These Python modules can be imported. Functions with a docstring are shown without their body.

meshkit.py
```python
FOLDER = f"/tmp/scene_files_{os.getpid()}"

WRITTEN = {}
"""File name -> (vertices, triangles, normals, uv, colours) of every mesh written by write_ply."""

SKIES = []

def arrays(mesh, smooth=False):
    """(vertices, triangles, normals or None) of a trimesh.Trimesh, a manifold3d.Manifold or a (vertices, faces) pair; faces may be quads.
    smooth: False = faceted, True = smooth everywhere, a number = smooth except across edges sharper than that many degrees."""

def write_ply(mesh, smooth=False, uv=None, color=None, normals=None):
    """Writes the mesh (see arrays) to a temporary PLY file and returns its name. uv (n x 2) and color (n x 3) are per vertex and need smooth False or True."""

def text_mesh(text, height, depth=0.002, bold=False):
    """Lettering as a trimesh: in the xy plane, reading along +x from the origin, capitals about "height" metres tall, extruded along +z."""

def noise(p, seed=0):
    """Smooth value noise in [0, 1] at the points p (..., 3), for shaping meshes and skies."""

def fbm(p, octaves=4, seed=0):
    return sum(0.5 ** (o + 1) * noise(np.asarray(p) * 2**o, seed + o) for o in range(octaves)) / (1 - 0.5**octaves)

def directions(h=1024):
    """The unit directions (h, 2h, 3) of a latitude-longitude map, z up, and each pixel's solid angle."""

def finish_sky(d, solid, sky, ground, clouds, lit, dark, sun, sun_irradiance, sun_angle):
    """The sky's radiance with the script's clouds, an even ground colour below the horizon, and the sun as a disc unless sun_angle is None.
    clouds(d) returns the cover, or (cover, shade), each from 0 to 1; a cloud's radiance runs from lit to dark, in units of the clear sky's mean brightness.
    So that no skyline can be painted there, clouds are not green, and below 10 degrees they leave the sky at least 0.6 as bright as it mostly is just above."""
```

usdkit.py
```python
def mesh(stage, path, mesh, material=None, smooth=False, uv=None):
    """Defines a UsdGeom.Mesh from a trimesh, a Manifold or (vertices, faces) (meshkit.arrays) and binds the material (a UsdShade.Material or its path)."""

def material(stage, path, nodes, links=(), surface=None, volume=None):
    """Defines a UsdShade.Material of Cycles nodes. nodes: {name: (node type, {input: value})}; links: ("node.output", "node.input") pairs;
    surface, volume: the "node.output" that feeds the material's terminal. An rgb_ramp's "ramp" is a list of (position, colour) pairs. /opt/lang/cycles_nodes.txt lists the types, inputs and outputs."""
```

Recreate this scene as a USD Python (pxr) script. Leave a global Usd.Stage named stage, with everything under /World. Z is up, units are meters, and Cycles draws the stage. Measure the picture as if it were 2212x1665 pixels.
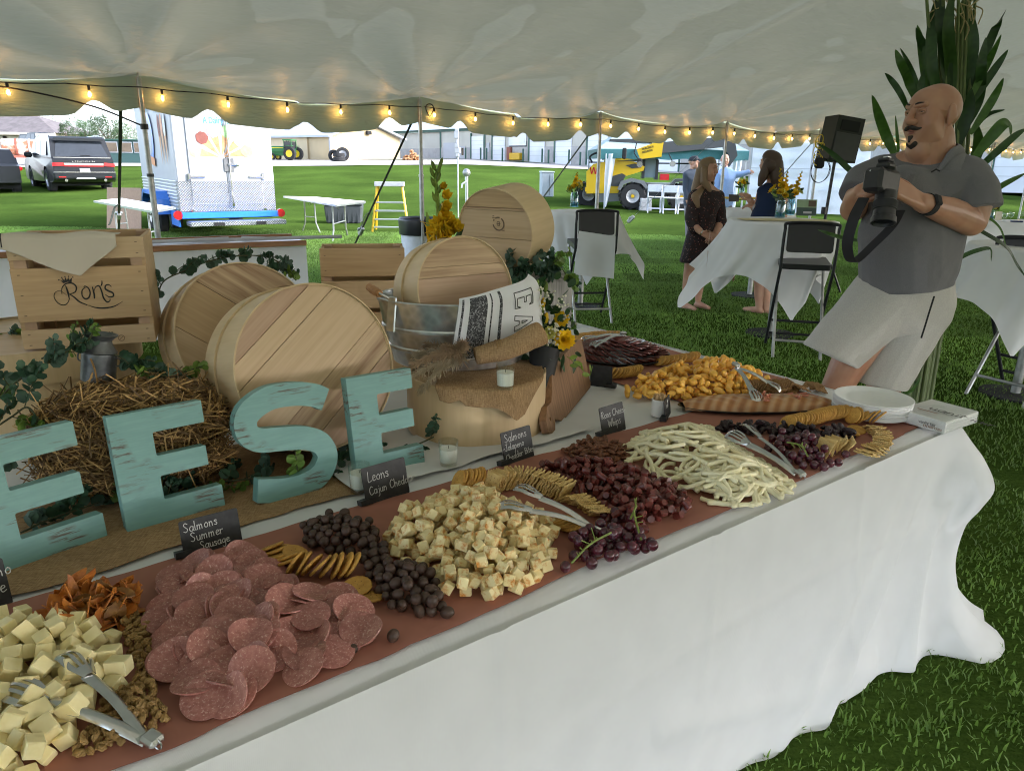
import math, random
import numpy as np, trimesh, usdkit, meshkit
from pxr import Usd, UsdGeom, UsdLux, UsdShade, Gf, Sdf, Vt
import shapely.geometry as sg
from shapely import affinity
stage = Usd.Stage.CreateInMemory()
UsdGeom.SetStageUpAxis(stage, 'Z'); UsdGeom.SetStageMetersPerUnit(stage, 1.0)
UsdGeom.Xform.Define(stage, '/World'); UsdGeom.Scope.Define(stage, '/World/Looks')
# ---------------------------------------------------------------- camera, sky, sun, exposure
PW, PH, FPX, EYE = 2212, 1665, 1580.0, 1.5
PITCH, ROLL = math.atan((832.5 - 355) / FPX), math.atan(0.014)
_r = np.array([1, 0, 0.]); _u = np.array([0, math.sin(PITCH), math.cos(PITCH)]); FWD = np.array([0, math.cos(PITCH), -math.sin(PITCH)])
RGT = math.cos(ROLL) * _r + math.sin(ROLL) * _u; UPV = math.cos(ROLL) * _u - math.sin(ROLL) * _r
cam = UsdGeom.Camera.Define(stage, '/World/view_camera')
cam.CreateHorizontalApertureAttr(36.0); cam.CreateVerticalApertureAttr(36.0 * 770 / 1024); cam.CreateFocalLengthAttr(36.0 * FPX / PW)
cam.CreateClippingRangeAttr(Gf.Vec2f(0.05, 900))
cam.CreateExposureAttr(2.5)
_m = np.eye(4); _m[0, :3] = RGT; _m[1, :3] = UPV; _m[2, :3] = -FWD; _m[3, :3] = [0, 0, EYE]
UsdGeom.Xformable(cam).AddTransformOp().Set(Gf.Matrix4d(*_m.ravel().tolist()))
SUN_EL, SUN_AZ = math.radians(27), math.radians(96)     # azimuth = atan2(x, y) of the direction towards the sun
dome = UsdLux.DomeLight.Define(stage, '/World/sky')
dome.GetPrim().SetCustomDataByKey('kind', 'structure')
dome.GetPrim().SetCustomDataByKey('label', 'bright white overcast sky beyond the tent'); dome.GetPrim().SetCustomDataByKey('category', 'sky')
skym = usdkit.material(stage, '/World/Looks/sky', {
    'sky': ('sky_texture', {'sky_type': 'single_scattering', 'sun_disc': False, 'sun_elevation': SUN_EL, 'sun_rotation': SUN_AZ, 'aerosol_density': 2.0}),
    'bw': ('rgb_to_bw', {}), 'cc': ('combine_color', {}), 'tint': ('mix', {'mix_type': 'multiply', 'fac': 1.0, 'color2': (0.86, 0.97, 1.2)}),
    'tc': ('texture_coordinate', {}), 'nz': ('noise_texture', {'scale': 2.2, 'detail': 4.0}), 'mr': ('map_range', {'from_min': 0.3, 'from_max': 0.7, 'to_min': 0.4, 'to_max': 0.8, 'clamp': True}),
    'mx': ('mix', {}), 'bg': ('background_shader', {'strength': 0.13})},
    [('sky.color', 'bw.color'), ('bw.val', 'cc.r'), ('bw.val', 'cc.g'), ('bw.val', 'cc.b'), ('cc.color', 'tint.color1'), ('tc.generated', 'nz.vector'), ('nz.fac', 'mr.value'), ('mr.result', 'mx.fac'),
     ('sky.color', 'mx.color1'), ('tint.color', 'mx.color2'), ('mx.color', 'bg.color')], surface='bg.background')
UsdShade.MaterialBindingAPI.Apply(dome.GetPrim()).Bind(skym)
sun = UsdLux.DistantLight.Define(stage, '/World/sun')
sun.CreateIntensityAttr(0.4); sun.CreateAngleAttr(25.0); sun.CreateNormalizeAttr(True); sun.CreateColorAttr(Gf.Vec3f(1, 0.97, 0.92))
_d = np.array([math.sin(SUN_AZ) * math.cos(SUN_EL), math.cos(SUN_AZ) * math.cos(SUN_EL), math.sin(SUN_EL)])
_x = np.cross([0, 0, 1], _d); _x /= np.linalg.norm(_x); _y = np.cross(_d, _x)
_m = np.eye(4); _m[0, :3] = _x; _m[1, :3] = _y; _m[2, :3] = _d
UsdGeom.Xformable(sun).AddTransformOp().Set(Gf.Matrix4d(*_m.ravel().tolist()))
# ---------------------------------------------------------------- helpers
rng = np.random.default_rng(11)
def ray(x, y): return FWD + RGT * ((x - PW / 2) / FPX) - UPV * ((y - PH / 2) / FPX)
def at(x, y, z=0.0):
    d = ray(x, y); t = (z - EYE) / d[2]; return np.array([d[0] * t, d[1] * t, z])
def dep(x, y, Y):
    d = ray(x, y); t = Y / d[1]; return np.array([d[0] * t, Y, EYE + d[2] * t])
def arr(m):
    if isinstance(m, tuple): return m
    return np.asarray(m.vertices, float), np.asarray(m.faces, int)
def cat(*ms):
    if len(ms) == 1 and isinstance(ms[0], list): ms = ms[0]
    V, F, n = [], [], 0
    for m in ms:
        v, f = arr(m); V.append(v); F.append(np.asarray(f) + n); n += len(v)
    return np.vstack(V), np.vstack(F)
def RX(a): a = math.radians(a); M = np.eye(4); M[1:3, 1:3] = [[math.cos(a), -math.sin(a)], [math.sin(a), math.cos(a)]]; return M
def RY(a): a = math.radians(a); M = np.eye(4); M[0, 0] = M[2, 2] = math.cos(a); M[0, 2] = math.sin(a); M[2, 0] = -math.sin(a); return M
def RZ(a): a = math.radians(a); M = np.eye(4); M[:2, :2] = [[math.cos(a), -math.sin(a)], [math.sin(a), math.cos(a)]]; return M
def TR(x, y=None, z=None):
    if y is None: x, y, z = x
    M = np.eye(4); M[:3, 3] = [x, y, z]; return M
def SC(x, y=None, z=None):
    if y is None: y = z = x
    return np.diag([x, y, z, 1.0])
def FR(o, X, Y, Z):
    M = np.eye(4); M[:3, 0] = X; M[:3, 1] = Y; M[:3, 2] = Z; M[:3, 3] = o; return M
def rrot(k=1.0):
    q = rng.normal(size=4); q /= np.linalg.norm(q); M = trimesh.transformations.quaternion_matrix(q); return M
def unit(v): v = np.asarray(v, float); return v / max(np.linalg.norm(v), 1e-12)
def frame(o, Z, hint=(0, 0, 1)):
    Z = unit(Z); X = np.cross(hint, Z)
    if np.linalg.norm(X) < 1e-3: X = np.cross((0, 1, 0), Z)
    X = unit(X); return FR(o, X, np.cross(Z, X), Z)
def tf(m, M):
    v, f = arr(m); f = np.asarray(f)
    if np.linalg.det(M[:3, :3]) < 0: f = f[:, ::-1]
    return v @ M[:3, :3].T + M[:3, 3], f
def mv(m, x, y, z): v, f = arr(m); return v + np.array([x, y, z]), f
_BF = {}
def box(sx, sy, sz, x=0, y=0, z=0, b=0.0):
    """box centred in x, y, standing on z"""
    h = np.array([sx, sy, sz]) / 2
    if b <= 0:
        m = trimesh.creation.box((sx, sy, sz)); return arr(m)[0] + [x, y, z + sz / 2], arr(m)[1]
    b = min(b, 0.45 * min(sx, sy, sz)); P = []
    for s in np.ndindex(2, 2, 2):
        s = np.array(s) * 2 - 1
        for k in range(3):
            q = h - b; q[k] = h[k]; P.append(s * q)
    P = np.array(P)
    if 'c' not in _BF:
        Q = []
        for s in np.ndindex(2, 2, 2):
            s = np.array(s) * 2 - 1
            for k in range(3):
                q = np.array([.8, .8, .8]); q[k] = 1.0; Q.append(s * q)
        Q = np.array(Q); hull = trimesh.convex.convex_hull(Q)
        idx = [int(np.argmin(((Q - v) ** 2).sum(1))) for v in hull.vertices]; _BF['c'] = np.array(idx)[hull.faces]
    return P + [x, y, z + sz / 2], _BF['c']
def lathe(prof, n=24, closed=True):
    prof = np.asarray(prof, float); a = np.linspace(0, 2 * np.pi, n, endpoint=False); k = len(prof)
    V = np.stack([prof[:, None, 0] * np.cos(a), prof[:, None, 0] * np.sin(a), np.repeat(prof[:, None, 1], n, 1)], -1).reshape(-1, 3); F = []
    i = np.arange(n); j = (i + 1) % n
    for r in range(k - 1):
        a0, a1, b0, b1 = r * n + i, r * n + j, (r + 1) * n + i, (r + 1) * n + j
        if prof[r, 0] > 1e-9: F.append(np.stack([a0, a1, b1], 1))
        if prof[r + 1, 0] > 1e-9: F.append(np.stack([a0, b1, b0], 1))
    return V, np.vstack(F)
def cyl(r, h, n=16, r2=None, z=0.0): r2 = r if r2 is None else r2; return lathe([(0, z), (r, z), (r2, z + h), (0, z + h)], n)
def tube(pts, r, n=8, cap=True, flat=1.0):
    P = np.asarray(pts, float); k = len(P); r = np.broadcast_to(np.asarray(r, float), (k,))
    T = np.gradient(P, axis=0); T /= np.maximum(np.linalg.norm(T, axis=1, keepdims=True), 1e-12)
    X = np.cross(T[0], [0, 0, 1.]); X = unit(X) if np.linalg.norm(X) > 1e-3 else unit(np.cross(T[0], [0, 1, 0.])); a = np.linspace(0, 2 * np.pi, n, endpoint=False); V = []
    for i in range(k):
        X = X - T[i] * (X @ T[i]); X = unit(X); Y = np.cross(T[i], X)
        V.append(P[i] + r[i] * (np.cos(a)[:, None] * X + flat * np.sin(a)[:, None] * Y))
    V = np.vstack(V); F = []; i = np.arange(n); j = (i + 1) % n
    for q in range(k - 1): F += [np.stack([q * n + i, q * n + j, (q + 1) * n + j], 1), np.stack([q * n + i, (q + 1) * n + j, (q + 1) * n + i], 1)]
    if cap:
        V = np.vstack([V, P[0], P[-1]]); c0, c1 = k * n, k * n + 1
        F += [np.stack([np.full(n, c0), j, i], 1), np.stack([np.full(n, c1), (k - 1) * n + i, (k - 1) * n + j], 1)]
    return V, np.vstack(F)
def sph(rx, ry=None, rz=None, s=2):
    m = trimesh.creation.icosphere(subdivisions=s); v, f = arr(m); return v * [rx, ry or rx, rz or rx], f
def prism(poly, h, z=0.0):
    if not hasattr(poly, 'geom_type'): poly = sg.Polygon(poly)
    ms = [arr(trimesh.creation.extrude_polygon(g, h, engine='earcut')) for g in getattr(poly, 'geoms', [poly]) if g.area > 1e-12]
    return mv(cat(ms), 0, 0, z)
def grid(fn, nu, nv, flip=False):
    u, v = np.meshgrid(np.linspace(0, 1, nu + 1), np.linspace(0, 1, nv + 1), indexing='ij'); V = np.asarray(fn(u, v)); V = np.moveaxis(V, 0, -1).reshape(-1, 3) if V.shape[0] == 3 else V.reshape(-1, 3)
    i, j = np.meshgrid(np.arange(nu), np.arange(nv), indexing='ij'); a = (i * (nv + 1) + j).ravel(); b = a + nv + 1
    F = np.vstack([np.stack([a, b, b + 1], 1), np.stack([a, b + 1, a + 1], 1)]); return V, (F[:, ::-1] if flip else F)
def thick(m, t):
    """a sheet given thickness t downwards along its normals"""
    v, f, n = meshkit.arrays(m, True); e = trimesh.Trimesh(v, f, process=False); k = len(v)
    ed = np.sort(e.edges, 1); u, c = np.unique(ed, axis=0, return_counts=True); bset = {tuple(x) for x in u[c == 1]}
    side = [(a, b) for a, b in e.edges if tuple(sorted((a, b))) in bset]; s = np.array(side)
    F = np.vstack([f, f[:, ::-1] + k, np.stack([s[:, 0], s[:, 0] + k, s[:, 1] + k], 1), np.stack([s[:, 0], s[:, 1] + k, s[:, 1]], 1)])
    return np.vstack([v, v - n * t]), F
def arc(c, r, a0, a1, n, z=None):
    a = np.radians(np.linspace(a0, a1, n)); return [(c[0] + r * math.cos(x), c[1] + r * math.sin(x)) for x in a]
def bez(P, n=24):
    """Catmull-Rom through points"""
    P = np.asarray(P, float); Q = np.vstack([2 * P[0] - P[1], P, 2 * P[-1] - P[-2]]); out = []
    k = max(2, n // (len(P) - 1))
    for i in range(1, len(Q) - 2):
        t = np.linspace(0, 1, k, endpoint=False)[:, None]; a, b, c, d = Q[i - 1:i + 3]
        out.append(0.5 * (2 * b + (c - a) * t + (2 * a - 5 * b + 4 * c - d) * t ** 2 + (3 * b - a - 3 * c + d) * t ** 3))
    return np.vstack(out + [P[-1:]])
def inhull_noise(m, amp, sc, seed=0):
    v, f, n = meshkit.arrays(m, True); return v + n * ((meshkit.fbm(v * sc + seed * 7.3, 3, seed) - .5) * 2 * amp)[:, None], f
# stage writing
_cnt = {}
def path_for(parent, name):
    k = (parent, name); c = _cnt.get(k, 0); _cnt[k] = c + 1
    return f'{parent}/{name}' + (f'_{c:03d}' if c else '')
def put(prim, M):
    x = UsdGeom.Xformable(prim); op = x.AddTransformOp(); op.Set(Gf.Matrix4d(*np.asarray(M).T.ravel().tolist()))
def setd(prim, label=None, cat_=None, group=None, kind=None):
    for k, v in (('label', label), ('category', cat_), ('group', group), ('kind', kind)):
        if v: prim.SetCustomDataByKey(k, v)
def T(name, label, cat_, M=None, group=None, kind=None):
    p = path_for('/World', name); x = UsdGeom.Xform.Define(stage, p); setd(x.GetPrim(), label, cat_, group, kind)
    put(x.GetPrim(), np.eye(4) if M is None else M); return p
def P(parent, name, mesh, mat, label=None, smooth=30, kind=None, M=None):
    p = path_for(parent, name); m = usdkit.mesh(stage, p, mesh, mat, smooth); setd(m.GetPrim(), label, None, None, kind)
    if M is not None: put(m.GetPrim(), M)
    return p
def S(name, mesh, mat, label, cat_, group=None, kind=None, M=None, smooth=30):
    p = path_for('/World', name); m = usdkit.mesh(stage, p, mesh, mat, smooth); setd(m.GetPrim(), label, cat_, group, kind)
    if M is not None: put(m.GetPrim(), M)
    return p
def C(src, M, label=None, group=None):
    """copy of a thing with its parts"""
    sp = stage.GetPrimAtPath(src); p = path_for('/World', src.split('/')[-1].rstrip('0123456789').rstrip('_') if src[-3:].isdigit() else src.split('/')[-1])
    pr = stage.DefinePrim(p); pr.GetReferences().AddInternalReference(Sdf.Path(src))
    if sp.GetTypeName() == 'Xform': pr.SetInstanceable(True)
    op = pr.CreateAttribute('xformOp:transform', Sdf.ValueTypeNames.Matrix4d); op.Set(Gf.Matrix4d(*np.asarray(M).T.ravel().tolist()))
    if label: pr.SetCustomDataByKey('label', label)
    if group: pr.SetCustomDataByKey('group', group)
    return p
def pieces(name, meshes, mats, Ms, label, cat_, group, smooth=30):
    """many loose pieces of one kind, each its own prim"""
    src = []
    for i, M in enumerate(Ms):
        k = i % len(meshes)
        if i < len(meshes): src.append(S(name, meshes[k], mats[k % len(mats)], label, cat_, group, None, M, smooth))
        else: C(src[k], M)
# materials
_M = {}
def mat(name, c, rough=0.5, metal=0.0, var=0.12, scale=20.0, bump=0.0, bscale=None, rnd=0.0, stretch=None, c2=None, lo=0.35, hi=0.65, detail=4.0, coat=0.0, spec=0.5, sss=0.0, sheen=0.0, dist=0.002, **kw):
    """principled with noise colour between c*(1-var) (or c2) and c, optional fine relief, optional per object variation"""
    if name in _M: return _M[name]
    c = np.array(c, float); a = np.array(c2, float) if c2 is not None else c * (1 - var)
    N = {'tc': ('texture_coordinate', {}), 'n': ('noise_texture', {'scale': scale, 'detail': detail, 'roughness': 0.6}), 'r': ('rgb_ramp', {'ramp': [(lo, tuple(a)), (hi, tuple(c))]}),
         'p': ('principled_bsdf', dict(roughness=rough, metallic=metal, coat_weight=coat, specular_ior_level=spec, subsurface_weight=sss, sheen_weight=sheen, **kw))}
    L = [('n.fac', 'r.fac')]; vec = 'tc.object'
    if stretch is not None:
        N['mp'] = ('mapping', {'scale': stretch}); L.append(('tc.object', 'mp.vector')); vec = 'mp.vector'
    L.append((vec, 'n.vector')); col = 'r.color'
    if rnd:
        N['oi'] = ('object_info', {}); N['mr'] = ('map_range', {'to_min': 1 - rnd, 'to_max': 1 + rnd}); N['hs'] = ('hsv', {})
        L += [('oi.random', 'mr.value'), ('mr.result', 'hs.value'), (col, 'hs.color')]; col = 'hs.color'
    L.append((col, 'p.base_color'))
    if bump:
        N['bn'] = ('noise_texture', {'scale': bscale or scale, 'detail': 5.0, 'roughness': 0.6}); N['b'] = ('bump', {'strength': bump, 'distance': dist}); L += [(vec, 'bn.vector'), ('bn.fac', 'b.height'), ('b.normal', 'p.normal')]
    _M[name] = usdkit.material(stage, '/World/Looks/' + name, N, L, surface='p.BSDF'); return _M[name]
def custom(name, nodes, links, surface='p.BSDF', **k):
    _M[name] = usdkit.material(stage, '/World/Looks/' + name, nodes, links, surface=surface, **k); return _M[name]
def emit(name, c, s):
    return custom(name, {'e': ('emission', {'color': c, 'strength': s})}, [], 'e.emission')
def leafmat(name, c, c2, rough=0.45, tr=0.3):
    N = {'tc': ('texture_coordinate', {}), 'n': ('noise_texture', {'scale': 30.0, 'detail': 3.0}), 'r': ('rgb_ramp', {'ramp': [(.3, c2), (.7, c)]}), 'oi': ('object_info', {}), 'mr': ('map_range', {'to_min': .65, 'to_max': 1.35}), 'hs': ('hsv', {}),
         'p': ('principled_bsdf', {'roughness': rough}), 't': ('translucent_bsdf', {}), 'm': ('mix_closure', {'fac': tr})}
    return custom(name, N, [('tc.object', 'n.vector'), ('n.fac', 'r.fac'), ('oi.random', 'mr.value'), ('mr.result', 'hs.value'), ('r.color', 'hs.color'), ('hs.color', 'p.base_color'), ('hs.color', 't.color'), ('p.BSDF', 'm.closure1'), ('t.BSDF', 'm.closure2')], 'm.closure')
def glassy(name, tint=(1, 1, 1), rough=0.02, f=0.0):
    """thin glass: clear with a fresnel reflection"""
    return custom(name, {'t': ('transparent_bsdf', {'color': tint}), 'g': ('glossy_bsdf', {'roughness': rough, 'color': (1, 1, 1)}), 'f': ('layer_weight', {'blend': .5}), 'pw': ('math', {'math_type': 'power', 'value2': 3.0}), 'mr': ('map_range', {'to_min': .04, 'to_max': .75}), 'm': ('mix_closure', {})},
                  [('f.facing', 'pw.value1'), ('pw.value', 'mr.value'), ('mr.result', 'm.fac'), ('t.BSDF', 'm.closure1'), ('g.BSDF', 'm.closure2')], 'm.closure')
# ---------------------------------------------------------------- ground
EDGE = [(-60, 366), (50, 363), (250, 361), (600, 360), (1000, 356), (1240, 366), (1700, 386), (2200, 408), (2500, 424)]     # far edge of the lawn
BASE = [(-60, 330), (50, 331), (300, 336), (600, 342), (860, 344), (1000, 343), (1250, 352), (1500, 366), (2200, 396), (2500, 410)]
def _zq(pts, Y):
    q, z = [], []
    for x, y in pts: p = dep(x, y, Y); q.append(p[0] / Y); z.append(p[2])
    return np.array(q), np.array(z)
_qa, _za = _zq(EDGE, 45.0); _qb, _zb = _zq(BASE, 68.0)
def ground_z(x, y):
    x = np.asarray(x, float); y = np.asarray(y, float); q = x / np.maximum(y, 1.0)
    a, b = np.interp(q, _qa, _za), np.interp(q, _qb, _zb); s = np.clip((y - 15) / 30, 0, 1); s = s * s * (3 - 2 * s)
    return np.where(y < 45, a * s, np.where(y < 68, a + (b - a) * (y - 45) / 23, b + 0.012 * (y - 68)))
def hit(px, py):
    """where a sight line meets the ground"""
    d = ray(px, py); t = np.linspace(0.5, 140, 6000); p = d[None] * t[:, None]; z = EYE + p[:, 2]; g = ground_z(p[:, 0], p[:, 1]); k = np.argmax(z < g); return np.array([p[k, 0], p[k, 1], g[k]])
gx = np.concatenate([np.linspace(-160, -31, 44), np.linspace(-30, 40, 120), np.linspace(41, 190, 50)]); gy = np.concatenate([np.linspace(-60, 14, 30), np.linspace(15, 72, 90), np.linspace(74, 260, 40)])
XX, YY = np.meshgrid(gx, gy, indexing='ij'); nx, ny = XX.shape
def sheet(XX, YY, off=0.0, extra=None):
    nx, ny = XX.shape; Z = ground_z(XX, YY) + off; i, j = np.meshgrid(np.arange(nx - 1), np.arange(ny - 1), indexing='ij'); a = (i * ny + j).ravel()
    return np.stack([XX, YY, Z], -1).reshape(-1, 3), np.vstack([np.stack([a, a + ny, a + ny + 1], 1), np.stack([a, a + ny + 1, a + 1], 1)])
grassm = custom('lawn', {'g': ('geometry', {}), 'n1': ('noise_texture', {'scale': 0.35, 'detail': 5.0}), 'n2': ('noise_texture', {'scale': 9.0, 'detail': 6.0, 'roughness': .75}), 'mp': ('mapping', {'scale': (1, 3.5, 1)}), 'n3': ('noise_texture', {'scale': 70.0, 'detail': 3.0}),
    'r1': ('rgb_ramp', {'ramp': [(.35, (0.0420, 0.0740, 0.0160)), (.65, (0.0700, 0.1204, 0.0235))]}), 'r2': ('rgb_ramp', {'ramp': [(.3, (.60, .65, .60)), (.5, (1, 1, 1)), (.75, (1.3, 1.25, 1.1))]}), 'm': ('mix', {'mix_type': 'multiply', 'fac': 1.0}),
    'b': ('bump', {'strength': .7, 'distance': .03}), 'p': ('principled_bsdf', {'roughness': 1.0, 'specular_ior_level': 0.0})},
    [('g.position', 'n1.vector'), ('g.position', 'mp.vector'), ('mp.vector', 'n2.vector'), ('g.position', 'n3.vector'), ('n1.fac', 'r1.fac'), ('n2.fac', 'r2.fac'), ('r1.color', 'm.color1'), ('r2.color', 'm.color2'), ('m.color', 'p.base_color'), ('n3.fac', 'b.height'), ('b.normal', 'p.normal')])
S('ground', sheet(XX, YY), grassm, 'mown green lawn running from under the tent to the gravel road', 'ground', kind='structure', smooth=True)
# gravel road and yard beyond the lawn
qs = np.linspace(-1.3, 1.4, 140); ys = np.linspace(0, 1, 30)
Y2 = 45 + (75 - 45) * np.repeat(ys[None], len(qs), 0) + 0.5 * np.sin(qs * 9)[:, None] * (1 - ys)[None]; X2 = qs[:, None] * Y2
gravel = mat('gravel', (.42, .385, .365), .9, var=.25, scale=3.0, bump=.4, bscale=40)
S('road', sheet(X2, Y2, 0.03), gravel, 'pale pinkish gravel road and yard beyond the lawn', 'road', kind='structure', smooth=True)
for (q0, q1, y0, y1) in [(-.05, .20, 59, 62), (-.62, -.52, 50, 60), (-.30, -.06, 62, 64), (.30, .9, 58, 63)]:
    q = np.linspace(q0, q1, 24); w = np.linspace(0, 1, 6); Yv = y0 + (y1 - y0) * (0.5 + (w[None] - .5) * np.sqrt(np.clip(1 - ((q[:, None] - (q0 + q1) / 2) / ((q1 - q0) / 2)) ** 2, 0.02, 1)))
    S('verge', sheet(q[:, None] * Yv, Yv, .05), grassm, {-.05: 'thin grass strip along the long pale building', -.62: 'small lawn patch beside the parked pickup', -.30: 'thin grass strip at the foot of the tan shed', .30: 'grass strip behind the white marquee'}[q0], 'grass strip', kind='structure', smooth=True)
# short grass blades under and beside the tent
def blade_tile(n, size, seed, hmin, hmax, w=.004):
    r = np.random.default_rng(seed); b = r.uniform(-size / 2, size / 2, (n, 2)); a = r.uniform(0, 2 * np.pi, n); l = r.uniform(hmin, hmax, n); le = r.uniform(.2, 1.0, n) * l; wd = w * r.uniform(.6, 1.3, n)
    dx, dy = np.cos(a), np.sin(a); o = np.stack([b[:, 0], b[:, 1], np.full(n, -.004)], 1); side = np.stack([-dy, dx, 0 * dx], 1) * wd[:, None]
    mid = o + np.stack([dx * le * .35, dy * le * .35, l * .6], 1); tip = o + np.stack([dx * le, dy * le, l * .95], 1)
    V = np.stack([o - side, o + side, mid - side * .7, mid + side * .7, tip], 1).reshape(-1, 3); k = np.arange(n)[:, None] * 5
    return V, np.vstack([k + [0, 1, 3], k + [0, 3, 2], k + [2, 3, 4]])
bladem = leafmat('brightened_grass_blade', (.19, .32, .055), (.11, .21, .035), .6, .35)  # blade colour raised above the lawn's to offset the tent's shade
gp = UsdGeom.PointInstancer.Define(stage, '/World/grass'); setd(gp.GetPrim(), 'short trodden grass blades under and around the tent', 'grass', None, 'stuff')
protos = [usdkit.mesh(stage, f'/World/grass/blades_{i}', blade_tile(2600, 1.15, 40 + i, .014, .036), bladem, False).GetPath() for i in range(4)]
gp.CreatePrototypesRel().SetTargets(protos); pos, idx, ori, scl = [], [], [], []
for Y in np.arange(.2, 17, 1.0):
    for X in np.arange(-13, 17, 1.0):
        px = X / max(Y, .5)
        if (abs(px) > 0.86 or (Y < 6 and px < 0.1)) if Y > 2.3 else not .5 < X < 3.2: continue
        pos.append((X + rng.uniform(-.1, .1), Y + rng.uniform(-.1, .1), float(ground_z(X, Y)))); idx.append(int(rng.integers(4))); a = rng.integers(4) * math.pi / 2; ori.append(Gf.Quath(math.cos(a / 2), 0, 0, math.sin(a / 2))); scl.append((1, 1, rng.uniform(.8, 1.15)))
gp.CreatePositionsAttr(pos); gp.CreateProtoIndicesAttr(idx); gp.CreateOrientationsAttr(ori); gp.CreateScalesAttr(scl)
# ---------------------------------------------------------------- tent
E0 = np.array([-3.56, 7.40]); TT = unit([9.565, 7.91]); NN = np.array([TT[1], -TT[0]]); SP = 3.1; ZE = 2.17; HW = 7.6
def tent(s, w, z): return np.array([E0[0] + TT[0] * s + NN[0] * w, E0[1] + TT[1] * s + NN[1] * w, z])
def canopy_z(s, w):
    ww = np.where(w > HW, 2 * HW - w, w); z = ZE + .40 * ww - .22 * np.sin(np.pi * np.clip(ww / HW, 0, 1)) ** 2
    f = s / SP - np.round(s / SP); d = np.hypot(f * SP, ww); ang = np.arctan2(ww, f * SP)
    z = z + .10 * np.exp(-d / .35) - .05 * (np.sin(np.pi * f)) ** 2 * np.exp(-ww / 1.2)
    z = z + .016 * np.sin(ang * 26 + np.round(s / SP) * 2) * np.exp(-((d - .35) / .5) ** 2) + .030 * np.sin(ang * 9 + np.round(s / SP)) * np.exp(-((d - 1.1) / 1.1) ** 2)
    n = meshkit.fbm(np.stack([s * .35, w * .8, 0 * s], -1), 3, 5) - .5
    fr = s / 6.2 - np.round(s / 6.2); r = np.abs(fr) * 6.2
    return z + .10 * n * np.clip(ww / 1.0, .1, 1) + .03 * np.exp(-(r / .08) ** 2) * np.clip(ww, 0, 1)
def canopy_surf(u, v):
    s = -14 + 46 * u; w = 2 * HW * np.where(v < .5, .5 * (2 * v) ** 1.7, 1 - .5 * (2 - 2 * v) ** 1.7)
    return [E0[0] + TT[0] * s + NN[0] * w, E0[1] + TT[1] * s + NN[1] * w, canopy_z(s, w)]
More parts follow.
